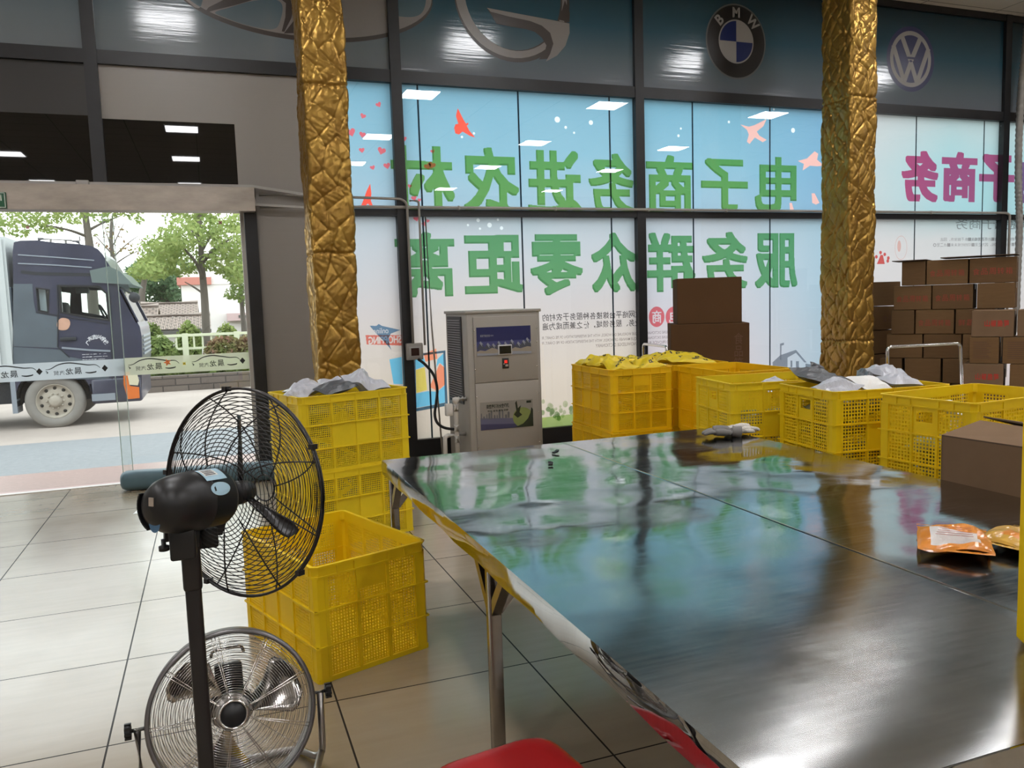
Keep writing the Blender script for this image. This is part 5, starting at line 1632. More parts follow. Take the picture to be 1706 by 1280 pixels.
MB().lathe([(0, 0.05), (0.035, 0.05), (0.04, 0.025), (0.17, 0.014), (0.20, 0.008), (0.20, 0.0), (0, 0.0)], seg=40).build('base', M_blackmetal, pf)

# chrome floor fan behind it
ff = thing('floor_fan', 'chrome floor fan with a round wire guard and tube stand behind the black fan pole', 'fan', (-0.012, 2.60, 0), D(2))
fd = Vector((0, -math.cos(D(17)), math.sin(D(17)))); fs_ = Vector((1, 0, 0)); fu = fd.cross(fs_).normalized() * -1
if fu.z < 0: fu = -fu
FC = Vector((0, 0, 0.272))
def fhead(mb):
    mb.v = [tuple(FC + fs_ * x + fu * y + fd * z) for x, y, z in mb.v]; return mb
R2 = 0.246
M_ringgrey = mat('satin_grey_drum', (0.19, 0.18, 0.18), 0.34, 0.7)
mb = MB(); guard(mb, R2 - 0.006, 0.042, lambda r: 0.055 + 0.030 * (1 - (r / R2) ** 2.4), 30, 9, 0.00085, 0.0014, a0=0.35, pair=0.022)
fhead(mb).build('front_guard', M_chrome, ff, fixn=False)
mb = MB(); guard(mb, R2 - 0.006, 0.06, lambda r: -0.060 - 0.035 * (1 - (r / R2) ** 2.0), 16, 8, 0.0010, 0.0014, a0=0.1)
fhead(mb).build('rear_guard', M_chrome, ff, fixn=False)
fhead(MB().lathe([(R2, -0.065), (R2 + 0.003, -0.06), (R2, -0.03), (R2, 0.03), (R2 + 0.004, 0.055), (R2 - 0.006, 0.066), (R2 - 0.011, 0.058), (R2 - 0.005, 0.05), (R2 - 0.003, -0.06)], seg=72)).build('drum', M_ringgrey, ff)
fhead(MB().lathe([(0.0, 0.093), (0.034, 0.092), (0.037, 0.088)], seg=32, mi=1).lathe([(0.037, 0.088), (0.0375, 0.096), (0.044, 0.094), (0.045, 0.082), (0.037, 0.080)], seg=32, mi=0)).build('hub_cap', [M_chrome, M_blackplastic], ff)
fhead(MB().lathe([(0.0, 0.03), (0.05, 0.028), (0.058, 0.015), (0.058, -0.01), (0, -0.012)], seg=32)).build('hub', M_greymetal, ff)
M_blade = mat('aluminium_blade', (0.60, 0.58, 0.56), 0.18, 1.0, noise=(3, 0.12))
for k in range(3):
    vs, f2 = blade_mesh(0.05, 0.212, 0.85, 0.16, 0.0016, 0.4)
    fhead(MB().add(rotz(vs, D(8) + k * 2 * PI / 3), f2, 0, True)).build('blade', M_blade, ff)
mb = MB().lathe([(0, -0.17), (0.055, -0.168), (0.066, -0.155), (0.068, -0.06), (0.05, -0.03), (0, -0.03)], seg=32)
mb.rbox((0, 0.085, -0.10), (0.085, 0.10, 0.07), 0.008)
for k in range(6): mb.box((0, 0.06 + 0.014 * k, -0.0635), (0.075, 0.005, 0.006))
fhead(mb).build('motor', M_blackplastic, ff)
mb = MB().tube(fillet([(-0.05, 0.165, -0.06), (-0.045, 0.185, -0.04), (0.045, 0.185, -0.04), (0.05, 0.165, -0.06)], 0.015), 0.005, 8); fhead(mb).build('carry_handle', M_chrome, ff)
mb = MB()
mb.tube(fillet([(-0.272, 0, 0.272), (-0.272, 0.02, 0.03), (-0.20, 0.16, 0.013), (0.20, 0.16, 0.013), (0.272, 0.02, 0.03), (0.272, 0, 0.272)], 0.06, 6), 0.0115, 10)
mb.tube(fillet([(-0.266, 0.012, 0.06), (-0.20, -0.15, 0.013), (0.20, -0.15, 0.013), (0.266, 0.012, 0.06)], 0.07, 6), 0.0115, 10)
mb.build('stand', M_greymetal, ff)
for s in (-1, 1):
    mb = MB().cyl((s * 0.250, 0, 0.272), (s * 0.292, 0, 0.272), 0.007, 10, 1)
    mb.lathe([(0, 0.0), (0.018, 0.0), (0.021, 0.003), (0.021, 0.016), (0.018, 0.019), (0, 0.019)], (s * 0.288, 0, 0.272), (s, 0, 0), 10, 0)
    for k in range(8):
        a = 2 * PI * k / 8; mb.box((s * 0.2975, 0.021 * math.cos(a), 0.272 + 0.021 * math.sin(a)), (0.018, 0.007, 0.007), 0)
    mb.build('knob', [M_blackplastic, M_chrome], ff)
for s in (-1, 1): MB().tube([(s * 0.19, -0.15, 0.013), (s * 0.15, -0.15, 0.013)], 0.0128, 10).build('rubber_foot', M_rubber, ff)
# ------------------------------------------------------------------ air-conditioning cabinet
AX0, AX1, AY0, AY1, AH = 2.130, 2.846, 6.90, 7.585, 1.448
ac = thing('air_conditioner', 'tall warm grey water-cooled air conditioner cabinet beside the printed windows', 'air conditioner', ((AX0 + AX1) / 2, (AY0 + AY1) / 2, 0))
w2, d2 = (AX1 - AX0) / 2, (AY1 - AY0) / 2
M_panel = mat('grey_enamel_panel', (0.315, 0.286, 0.252), 0.42)
MB().rbox((0, 0, 0.06 + (AH - 0.075) / 2), (2 * w2 - 0.012, 2 * d2 - 0.012, AH - 0.075), 0.012, 2).rbox((0, 0, 0.03), (2 * w2 - 0.05, 2 * d2 - 0.05, 0.06), 0.005).build('cabinet', M_acgrey, ac)
MB().rbox((0, 0, AH - 0.012), (2 * w2 + 0.012, 2 * d2 + 0.012, 0.026), 0.006).build('top_cover', M_acgrey, ac)
fy = -d2
M_gap = mat('panel_gap', (0.05, 0.045, 0.04), 0.7)
def front_panel(z0, z1):
    o = MB().rbox((0.012, fy + 0.001, (z0 + z1) / 2), (2 * w2 - 0.105, 0.016, z1 - z0), 0.003).build('front_panel', M_panel, ac)
    for x in (-w2 + 0.072, w2 - 0.048):
        for z in (z0 + 0.12, (z0 + z1) / 2 + 0.05, z1 - 0.12): MB().lathe([(0, 0.004), (0.005, 0.003), (0.006, 0)], (x, fy - 0.007, z), (0, -1, 0), 10).build('screw', M_chrome, o)
    return o
pu = front_panel(0.805, AH - 0.055); plow = front_panel(0.10, 0.797)
# mountain picture
MP_sky = mat('picture_night_blue', (0.018, 0.022, 0.10), 0.3); MP_sky2 = mat('picture_violet', (0.055, 0.06, 0.18), 0.3)
MP_rock = mat('picture_rock', (0.06, 0.065, 0.09), 0.4); MP_snow = mat('picture_snow', (0.270, 0.285, 0.330), 0.4); MP_sand = mat('picture_sand', (0.30, 0.26, 0.21), 0.4)
x0, x1, z0, z1 = -0.268, 0.252, 1.045, 1.300
def pic(mb, poly, mi, lv):
    mb.add([(x0 + (x1 - x0) * u, fy - 0.0095 - 0.0004 * lv, z0 + (z1 - z0) * v) for u, v in poly], [tuple(range(len(poly)))], mi)
mb = MB()
pic(mb, [(0, 0), (1, 0), (1, 1), (0, 1)], 0, 0); pic(mb, [(0, .2), (1, .2), (1, .5), (0, .5)], 1, 1)
rnd = random.Random(12)
peaks = [(0.07, .52), (0.2, .46), (0.3, .43), (0.4, .5), (0.52, .47), (0.64, .54), (0.76, .45), (0.86, .50), (0.93, .58), (1.0, .46)]
for k, (u, v) in enumerate(peaks):
    b = 0.085
    L, Rr = max(0, u - b), min(1, u + b)
    pic(mb, [(L, .22), (Rr, .22), (u, v)], 2, 2 + k * .05)
    pic(mb, [(u - .02 if u > .02 else 0, v - .06), (u, v), (min(1, u + .05), v - .13), (min(1, u + .02), v - .1), (min(1, u + .03), v - .2), (u, v - .12)], 3, 3 + k * .05)
pic(mb, [(0, 0), (1, 0), (1, .24), (.93, .26), (.8, .2), (.7, .25), (.62, .18), (.5, .24), (.38, .2), (.28, .27), (.15, .17), (.06, .2), (0, .16)], 4, 5)
pic(mb, [(0, 0), (1, 0), (1, .08), (.6, .12), (.3, .07), (0, .1)], 3, 6)
pt = mb.build('mountain_picture', [MP_sky, MP_sky2, MP_rock, MP_snow, MP_sand], pu)
mb = MB(); text_in(mb, '高效节能空调', x0 + 0.035, x0 + 0.125, z1 - 0.088, z1 - 0.066, lambda u, v: (u, fy - 0.0105, v), 0.01); text_in(mb, '清凉舒适', x0 + 0.13, x0 + 0.16, z1 - 0.084, z1 - 0.07, lambda u, v: (u, fy - 0.0105, v), 0.01)
mb.build('lettering', MP_snow, pt)
M_screen = mat('dark_display', (0.008, 0.009, 0.012), 0.12); M_bezel = mat('white_bezel', (0.496, 0.480, 0.464), 0.4)
MB().rbox((-0.002, fy - 0.012, 1.090), (0.135, 0.014, 0.092), 0.006).build('display_bezel', M_bezel, pu)
MB().span((-0.058, fy - 0.0205, 1.055), (0.054, fy - 0.0185, 1.125)).build('display_screen', M_screen, pu)
bt = MB().rbox((0.0, fy - 0.010, 0.968), (0.062, 0.012, 0.094), 0.004).build('control_switch', M_blackplastic, pu)
M_red = mat('red_lit_switch', (0.5, 0.01, 0.008), 0.3, emit=((1.0, 0.05, 0.03), 0.7)); M_btn = mat('pale_button', (0.42, 0.38, 0.36), 0.5)
MB().box((0.0, fy - 0.018, 0.982), (0.026, 0.006, 0.026)).build('red_switch', M_red, bt)
MB().box((0.008, fy - 0.017, 0.948), (0.026, 0.004, 0.018)).build('button', M_btn, bt); MB().box((-0.018, fy - 0.017, 0.962), (0.010, 0.004, 0.010)).build('button', M_btn, bt)
# lower picture: skyline, water and a green globe
x0, x1, z0, z1 = -0.258, 0.252, 0.372, 0.625
MP_pale = mat('picture_pale_haze', (0.252, 0.234, 0.210), 0.42); MP_city = mat('picture_skyline_grey', (0.12, 0.12, 0.13), 0.4); MP_water = mat('picture_water', (0.12, 0.12, 0.19), 0.35); MP_deep = mat('picture_deep_water', (0.05, 0.05, 0.11), 0.35)
MP_globe = mat('picture_globe_green', (0.20, 0.24, 0.08), 0.4); MP_dark = mat('picture_dark_green', (0.02, 0.028, 0.018), 0.4)
mb = MB()
pic(mb, [(0, 0), (1, 0), (1, 1), (0, 1)], 0, 0); pic(mb, [(0, 0), (1, 0), (1, .30), (.6, .36), (0, .44)], 2, 1); pic(mb, [(0, 0), (1, 0), (1, .10), (0, .22)], 3, 2)
rnd = random.Random(3)
u = 0.01
while u < .56:
    w = rnd.uniform(.012, .04); h = rnd.uniform(.48, .70)
    pic(mb, [(u, .38), (u + w, .38), (u + w, h), (u + w * .5, h + rnd.uniform(0, .06)), (u, h)], 1, 3); u += w + rnd.uniform(.004, .035)
for r, mi, lv in ((.30, 4, 3.2),):
    pic(mb, [(.80 + .19 * math.cos(t), .36 + .36 * math.sin(t)) for t in np.linspace(0, 2 * PI, 32, endpoint=False)], mi, lv)
pic(mb, [(.62, .0), (1, .0), (1, .62), (.97, .70), (.95, .5), (.9, .3), (.8, .12)], 5, 4)
pic(mb, [(.66, .9), (.69, .98), (.71, .7), (.77, .8), (.74, .55), (.79, .45), (.7, .35), (.63, .48), (.68, .6)], 5, 4.5)
pt = mb.build('skyline_picture', [MP_pale, MP_city, MP_water, MP_deep, MP_globe, MP_dark], plow)
mb = MB(); text_in(mb, '商空净环冷水空调机', x0 + 0.06, x0 + 0.275, z1 - 0.062, z1 - 0.022, lambda u, v: (u, fy - 0.0115, v), 0.03); text_in(mb, '环保·省电·高效·安静', x0 + 0.07, x0 + 0.27, z1 - 0.092, z1 - 0.074, lambda u, v: (u, fy - 0.0115, v), 0.02)
mb.build('lettering', MP_dark, pt)
MB().span((x1 - 0.062, fy - 0.0118, z1 - 0.034), (x1 - 0.016, fy - 0.0112, z1 - 0.012)).build('corner_mark', MP_dark, pt)
# side grille
gr = MB().span((-w2 - 0.004, -d2 + 0.15, 0.60), (-w2 + 0.002, -d2 + 0.60, 1.40)).build('side_grille', M_acdark, ac)
mb = MB()
for k in range(34): mb.box((-w2 - 0.006, -d2 + 0.375, 0.63 + k * 0.0222), (0.010, 0.40, 0.010), 0, Matrix.Rotation(0.5, 3, 'Y'))
mb.build('slat', mat('grille_slat', (0.16, 0.155, 0.17), 0.45), gr)

# white drain pipes on its flank, black hose, control box and conduits
pv = thing('drain_pipe', 'white plastic water pipes with elbows on the flank of the air conditioner', 'pipe', (0, 0, 0))
px_, pyy = 2.03, 6.98
mb = MB().tube(fillet([(2.128, pyy, 0.66), (px_, pyy, 0.66), (px_, pyy, 0.02)], 0.03), 0.021, 12)
mb.build('pipe', M_pvc, pv)
for z in (0.585, 0.40, 0.30): MB().cyl((px_, pyy, z - 0.03), (px_, pyy, z + 0.03), 0.027, 14).build('pipe_fitting', M_pvc, pv)
MB().cyl((2.06, pyy, 0.66), (2.10, pyy, 0.66), 0.027, 14).build('pipe_fitting', M_pvc, pv); MB().lathe([(0, -.028), (.028, -.02), (.030, 0), (.028, .02), (0, .028)], (px_, pyy, 0.655), (0, 0, 1), 14).build('pipe_elbow', M_pvc, pv)
MB().tube(fillet([(2.128, pyy + 0.06, 0.33), (1.93, pyy + 0.05, 0.33), (1.93, pyy + 0.05, 0.02)], 0.035), 0.020, 12).build('pipe', M_pvc, pv)
MB().tube(fillet([(2.0, pyy + 0.1, 0.024), (1.70, pyy + 0.12, 0.024)], 0.03), 0.016, 10).build('pipe', M_pvc, pv)
MB().rbox((1.97, pyy + 0.02, 0.57), (0.07, 0.05, 0.11), 0.01).build('valve', M_pvc, pv)

bx = thing('control_box', 'small off-white switch box with a dark window on the black window frame', 'control box', (1.885, 7.865, 1.06))
MB().rbox((0, 0, 0), (0.168, 0.045, 0.165), 0.008).build('case', mat('box_offwhite', (0.375, 0.352, 0.323), 0.45), bx)
MB().rbox((0, -0.0235, -0.005), (0.128, 0.010, 0.105), 0.005).build('cover', mat('box_cover', (0.420, 0.398, 0.375), 0.35), bx)
MB().span((-0.040, -0.0305, -0.040), (0.040, -0.028, 0.035)).build('dark_window', mat('box_window', (0.035, 0.012, 0.010), 0.15), bx)
hs = thing('cable', 'thick black cable looping from the switch box down to the air conditioner', 'cable', (0, 0, 0))
pts = [(1.91, 7.84, 0.985), (1.97, 7.80, 0.93), (2.03, 7.72, 0.83), (2.045, 7.66, 0.70), (2.02, 7.62, 0.57), (1.99, 7.58, 0.46), (2.00, 7.54, 0.38), (2.05, 7.48, 0.335), (2.13, 7.42, 0.32)]
MB().tube(spline(pts, 8), 0.014, 10).build('sheath', M_rubber, hs)

def conduit(label, pts, r=0.013, rad=0.05, name='conduit_pipe', clips=()):
    o = thing(name, label, 'pipe', (0, 0, 0))
    MB().tube(fillet(pts, rad), r, 10).build('pipe', M_conduit, o)
    for c in clips: MB().rbox(c, (0.022, 0.034, 0.040), 0.004).build('clip', M_conduit, o)
    return o
yc = 7.868
conduit('off-white conduit along the window rail behind the gold columns', [(0.50, yc, 2.452), (1.5, yc, 2.466), (6.0, yc, 2.466), (9.90, yc, 2.468), (9.965, yc, 2.45), (9.965, yc, 0.30)], 0.0155, 0.07, clips=[(x, yc, 2.466) for x in (2.4, 3.45, 4.55, 5.55, 7.5, 8.6)])
conduit('off-white conduit running above the window rail then down to the switch box', [(0.50, yc - .034, 2.560), (1.0, yc - .034, 2.558), (1.815, yc - .034, 2.540), (1.868, yc - .034, 2.50), (1.868, yc - .034, 1.143)], 0.0125, 0.08)
conduit('second off-white conduit dropping beside the first to the switch box', [(1.895, yc - .036, 2.525), (1.985, yc - .036, 2.525), (1.985, yc - .036, 2.45), (1.985, yc - .036, 1.12)], 0.011, 0.03)
conduit('thin grey rod standing against the window beside the switch box', [(2.055, 7.87, 2.38), (2.062, 7.83, 1.3), (2.058, 7.60, 0.02)], 0.0085, 0.02, 'metal_rod')
M_trunk = mat('offwhite_trunking', (0.390, 0.364, 0.338), 0.5)
t = thing('cable_trunking', 'off-white cable trunking along the top of the door header', 'trunking', (0, 0, 0))
MB().span((-3.39, 7.85, 2.620), (0.455, 7.90, 2.652)).build('channel', M_trunk, t)
MB().rbox((-0.93, 7.845, 2.638), (0.10, 0.05, 0.05), 0.008).build('junction', M_trunk, t)
t = thing('cable_trunking', 'short off-white trunking bent from the door header towards the gold column', 'trunking', (0, 0, 0))
MB().bar((0.45, 7.875, 2.640), (0.97, 7.875, 2.566), 0.03, 0.024).bar((0.44, 7.86, 2.60), (0.465, 7.86, 2.475), 0.02, 0.022).bar((0.455, 7.86, 2.475), (0.97, 7.86, 2.452), 0.03, 0.022).build('channel', M_trunk, t)
# corrugated duct by the last mullion
t = thing('flexible_duct', 'grey-white corrugated duct hanging down beside the window mullion above the cartons', 'duct', (0, 0, 0))
pts = [tuple(p) for p in spline([(10.10, 7.80, 4.90), (10.06, 7.80, 4.5), (10.02, 7.80, 4.0), (9.99, 7.79, 3.4), (10.02, 7.80, 2.8), (10.06, 7.80, 2.3), (10.05, 7.80, 1.6), (10.05, 7.80, 0.9)], 36)]
MB().tube(pts, [0.045 if k % 4 < 2 else 0.039 for k in range(len(pts))], 10).build('hose', mat('duct_offwhite', (0.345, 0.330, 0.307), 0.6), t)

# bolster on the floor at the door
bo = thing('bolster', 'long blue-grey padded bolster lying on the floor along the glass door', 'bolster', (0, 0, 0))
a, b = Vector((-0.80, 7.66, 0.087)), Vector((0.60, 7.46, 0.087))
dd = (b - a).normalized(); sd = Vector((-dd.y, dd.x, 0))
def bsec(k, l, r, q):
    out = []
    for i in range(28):
        t = 2 * PI * i / 28; c, s = math.cos(t), math.sin(t)
        out.append(a + dd * l + sd * (r * math.copysign(abs(c) ** .75, c)) + Vector((0, 0, q * math.copysign(abs(s) ** .75, s))))
    return out
L = (b - a).length
st_ = [(0.0, .01, .01), (0.0, .05, .05), (0.012, .072, .070), (0.04, .083, .082)] + [(0.04 + (L - .08) * k / 16, .085 + .002 * math.sin(k * 2.1), .084 + .002 * math.sin(k * 1.3)) for k in range(1, 16)] + [(L - .04, .083, .082), (L - .012, .072, .07), (L, .05, .05), (L, .01, .01)]
V = [p for i, (l, r, q) in enumerate(st_) for p in bsec(i, l, r, q)]
M_bol = mat('blue_grey_vinyl', (0.075, 0.135, 0.165), 0.42, noise=(5, 0.1))
MB().add(V, [(i * 28 + k, i * 28 + (k + 1) % 28, (i + 1) * 28 + (k + 1) % 28, (i + 1) * 28 + k) for i in range(len(st_) - 1) for k in range(28)], 0, True).build('padding', M_bol, bo)
mb = MB()
for l in (L * .47, L * .62): 
    mb.tube([p + (p - (a + dd * l)).normalized() * .0025 for p in bsec(0, l, .086, .085)], 0.004, 5, 0, closed=True)
mb.build('strap', M_blackplastic, bo)
# paper scrap on the floor
p = on_z(246, 852, 0)
mb = MB().add([(-.10, -.05, .002), (.08, -.06, .004), (.10, .05, .006), (-.08, .06, .003), (0, 0, .014)], [(0, 1, 4), (1, 2, 4), (2, 3, 4), (3, 0, 4)])
o = mb.build('paper_sheet', M_paper); o.location = (p[0], p[1], 0); tag(o, 'crumpled white paper lying on the tiled floor near the bolster', 'paper')

# ------------------------------------------------------------------ cartons
def carton(label, loc, size, rz=0.0, m=None, front=None, fm=None, group=None, flaps=False, side=None, bold=0.02, y0=0.30, y1=0.62, x0=0.10, x1=0.88, lines=0, tape=True):
    """a closed carton: origin at the middle of its base; front text faces -Y"""
    t = thing('carton', label, 'carton', loc, rz, group)
    w, d, h = size
    m = m or M_card
    MB().rbox((0, 0, h / 2), (w, d, h), 0.004, 1, smooth=False).build('box', m, t)
    if tape:
        mb = MB().box((0, 0, h + 0.0006), (w - 0.004, 0.050, 0.0012))
        mb.box((w / 2 + 0.0006, 0, h - 0.03), (0.0012, 0.05, 0.055)); mb.box((-w / 2 - 0.0006, 0, h - 0.03), (0.0012, 0.05, 0.055))
        mb.build('tape', M_tape, t)
    if front or lines:
        mb = MB()
        fn = lambda u, v: (u, -d / 2 - 0.0012, v)
        if front: bold_line(mb, front, -w / 2 + x0 * w, -w / 2 + x1 * w, y0 * h, y1 * h, fn, bold, 56)
        for k in range(lines):
            z = h * (0.80 - 0.60 * k / max(1, lines - 1)); e = 0.62 + 0.2 * ((k * 7) % 3) / 2
            mb.add([fn(-w * .38, z), fn(-w * .38 + w * .76 * e, z), fn(-w * .38 + w * .76 * e, z + .006), fn(-w * .38, z + .006)], [(0, 1, 2, 3)])
        mb.build('print', fm or M_darkredprint, t)
    if side:
        mb = MB(); text_in(mb, side, -d * .3, d * .3, .25 * h, .6 * h, lambda u, v: (w / 2 + 0.0012, u, v), 0.015); mb.build('print', M_brownprint, t)
    if flaps:
        mb = MB()
        mb.rbox((0, -d / 2 - 0.03, h + 0.006), (w, 0.10, 0.005), 0.001, 1, rot=None, smooth=False)
        mb.build('flap', M_cardin, t)
    return t
GW = 'cartons in the stacked wall behind the gold column'
RH = 0.264; ZB = 1.818 - 6 * RH
PD, PN = np.array([0.574, -0.819]), np.array([0.819, 0.574])     # along the wall of cartons, and into it
P0 = np.array([7.12, 6.90])
def along(px, P=None):
    """how far along the carton wall's face a sight line of that photo column meets it"""
    r = ray(px, 500)[:2]; P = P0 if P is None else P
    return np.linalg.solve(np.array([PD, -r]).T, -P)[0]
def carton_at(a, b, dep, P=None, off=0.0):
    P = P0 if P is None else P
    t0, t1 = along(a, P), along(b, P)
    c = P + PD * (t0 + t1) / 2 + PN * (dep / 2 + off)
    return c, t1 - t0
PZ = -55
rows = [  # (photo x range, text, label)
    [((1501, 1541.5), None, 'plain narrow carton at the end of the top row of the carton wall'),
     ((1542, 1612.5), '食品周转箱', 'top row carton with five red characters next to the plain narrow one'),
     ((1613, 1693), '食品周转箱', 'top row carton with five red characters farthest from the gold column')],
    [((1488, 1552), '食品周转箱', 'second row carton with red characters below the plain narrow one'),
     ((1552.5, 1622), '食品周转箱', 'second row carton with red characters in the middle of its row'),
     ((1627, 1692), None, 'plain second row carton below the farthest lettered one')],
    [((1485, 1524.5), None, 'plain narrow carton in the third row down of the carton wall'),
     ((1525, 1591), '食品周转箱', 'third row carton with red characters in the middle of the wall'),
     ((1592.5, 1658), '鲜蔬主食', 'third row carton partly hidden by the red-lettered bamboo shoot cartons')],
    [((1477, 1538), None, 'plain fourth row carton just above the trolley handle'),
     ((1539, 1604), None, 'plain fourth row carton at the far corner of the trolley handle'),
     ((1605, 1668), None, 'fourth row carton mostly hidden by the carton with fine print lines')],
    [((1467, 1505), None, 'narrow fifth row carton framed inside the trolley handle'),
     ((1508, 1570), None, 'wide fifth row carton framed inside the trolley handle'),
     ((1572, 1640), None, 'fifth row carton beside the trolley handle leg')],
    [((1460, 1522), None, 'bottom row carton of the carton wall under the narrow framed one'),
     ((1524, 1586), None, 'bottom row carton of the carton wall under the wide framed one'),
     ((1588, 1650), None, 'bottom row carton of the carton wall nearest the lettered front stack')],
]
rnd = random.Random(21)
for r, row in enumerate(rows):
    for k, (q, tx, la) in enumerate(row):
        c, w = carton_at(*q, 0.38, None, rnd.uniform(-0.015, 0.015))
        carton(la, (c[0], c[1], ZB + (5 - r) * RH), (w - 0.010, 0.38, RH - 0.004), D(PZ + rnd.uniform(-0.8, 0.8)), M_card if (r + k) % 2 else M_card2,
               tx, M_darkredprint, GW, flaps=False, side='周转' if (r, k) == (1, 2) else None, bold=0.010, x0=0.06, x1=0.93, y0=0.32, y1=0.60)
# loose dark sheets lying on the top row
for a, b, la in ((1486, 1543, 'dark flattened carton sheet overhanging the end of the top row'), (1566, 1693, 'dark flattened carton sheet lying over the lettered top row')):
    c, w = carton_at(a, b, 0.40, None, -0.03)
    o = MB().rbox((0, 0, 0.006), (w, 0.42, 0.009), 0.002, 1, smooth=False).build('cardboard_sheet', M_cardin)
    o.location = (c[0], c[1], 1.818 + (0.011 if a > 1500 else 0.0)); o.rotation_euler = (0, 0, D(PZ)); tag(o, la, 'cardboard')
pl = thing('pallet', 'wooden pallet under the stacked carton wall', 'pallet', (*(P0 + PD * 0.50 + PN * 0.19), 0), D(PZ))
M_wood = mat('pallet_wood', (0.26, 0.17, 0.09), 0.8, noise=(6, 0.2), stretch=(1, 10, 1))
mb = MB()
for k in range(6): mb.box((0, -0.19 + k * 0.076, ZB - 0.014), (1.4, 0.05, 0.024))
mb.build('deck', M_wood, pl)
mb = MB()
for k in range(4): mb.box((-0.65 + k * 0.433, 0, (ZB - 0.026) / 2), (0.09, 0.43, ZB - 0.026))
mb.build('bearer', M_wood, pl)
# the stacks behind, next to the column
for k, (q, z, h, la) in enumerate((((1440, 1500), 1.33, 0.28, 'dark carton at the top of the stack between the gold column and the lettered wall'),
                                   ((1436, 1497), 1.05, 0.27, 'carton with brown print in the second layer beside the gold column'),
                                   ((1446, 1497), 0.77, 0.27, 'carton in the third layer half hidden by the gold column'),
                                   ((1434, 1494), 0.49, 0.27, 'carton in the fourth layer half hidden by the gold column'),
                                   ((1440, 1490), 0.0, 0.485, 'large carton on the floor half hidden by the gold column'))):
    X0 = on_y(q[0], 500, 7.46)[0]; X1 = on_y(q[1], 500, 7.46)[0]
    carton(la, ((X0 + X1) / 2, 7.64, z), (X1 - X0, 0.36, h), 0, M_card2, '食品' if k == 1 else None, M_brownprint, 'cartons half hidden by the gold column', x0=0.55, x1=0.85)
# red-lettered cartons in front, at the edge of the picture
FH = 0.258; FP = np.array([6.93, 5.86])
frows = [[((1619, 1692), '山椒脆笋', 'front stack top carton with bright red characters'), ((1696, 1770), '山椒脆笋', 'front stack top carton cut by the picture edge')],
         [((1616, 1667), None, 'front stack carton with fine print lines under the bright red lettering'), ((1672, 1745), None, 'front stack carton with fine print lines cut by the picture edge')],
         [((1606, 1676), '山椒脆笋', 'front stack lower carton with bright red characters'), ((1685, 1758), None, 'plain lower front stack carton cut by the picture edge')],
         [((1608, 1680), None, 'carton under the lower red-lettered one in the front stack'), ((1684, 1758), None, 'lowest but one front stack carton cut by the picture edge')],
         [((1606, 1680), None, 'lowest carton of the front stack with the red lettering'), ((1684, 1758), None, 'lowest front stack carton cut by the picture edge')]]
for r, row in enumerate(frows):
    for k, (q, tx, la) in enumerate(row):
        c, w = carton_at(*q, 0.36, FP)
        carton(la, (c[0], c[1], (4 - r) * FH + 0.002), (w - 0.01, 0.36, FH - 0.004), D(PZ + rnd.uniform(-1, 1)), M_card3 if tx else M_card, tx, M_redprint if tx else M_brownprint,
               'red-lettered cartons in front of the carton wall', bold=0.024, x0=0.30, x1=0.90, y0=0.38, y1=0.64, lines=0 if tx or r != 1 else 9)

# ------------------------------------------------------------------ trolleys and the two big cartons
def trolley(label, loc, rz, L, Wd, hh, lean=0.06, deck=0.17, hw=None):
    t = thing('platform_trolley', label, 'trolley', loc, rz)
    MB().rbox((0, 0, deck - 0.02), (L, Wd, 0.035), 0.008).build('platform', mat('trolley_deck_%s' % label[:4], (0.05, 0.07, 0.10), 0.5), t)
    hw = hw or Wd - 0.06
    x = -L / 2 + 0.02
    mb = MB().tube(fillet([(x, -hw / 2, deck), (x - lean, -hw / 2 + 0.01, hh), (x - lean, hw / 2 - 0.01, hh), (x, hw / 2, deck)], 0.045, 6), 0.0135, 12)
    mb.build('handle', M_chrome, t)
    for sx in (-1, 1):
        for sy in (-1, 1):
            wh = MB().cyl((sx * (L / 2 - 0.09), sy * (Wd / 2 - 0.06) - 0.016, 0.055), (sx * (L / 2 - 0.09), sy * (Wd / 2 - 0.06) + 0.016, 0.055), 0.055, 18)
            wh.box((sx * (L / 2 - 0.09), sy * (Wd / 2 - 0.06), 0.12), (0.05, 0.045, 0.03))
            wh.build('caster', M_rubber, t)
    return t
trolley('platform trolley carrying the two big cartons, its bent tube handle beside the window frame', (4.580, 6.770, 0), D(-8), 1.20, 0.66, 1.058, lean=0.0)
trolley('chrome-handled trolley standing in front of the carton wall', (5.78, 5.66, 0), D(82), 0.9, 0.80, 1.035, lean=-0.05)
M_dkcard = mat('dark_brown_carton', (0.094, 0.048, 0.022), 0.85, noise=(2, 0.08), spec=0.15)
b = carton('large brown carton lying under the tilted one on the trolley', (4.552, 6.783, 0.700), (0.726, 0.55, 0.552), D(-28), M_dkcard, None, tape=False)
mb = MB(); text_in(mb, '食\n品\n箱', 0.22, 0.305, 0.12, 0.46, lambda u, v: (u, -0.2765, v), 0.0); mb.build('print', M_brownprint, b)
carton('large brown carton on top of the trolley stack, slightly turned', (4.561, 6.805, 1.2535), (0.60, 0.50, 0.432), D(-27), M_dkcard, None, tape=False)
carton('base carton of the trolley stack standing on the platform', (4.552, 6.783, 0.171), (0.726, 0.55, 0.528), D(-26), M_dkcard, None, tape=False)

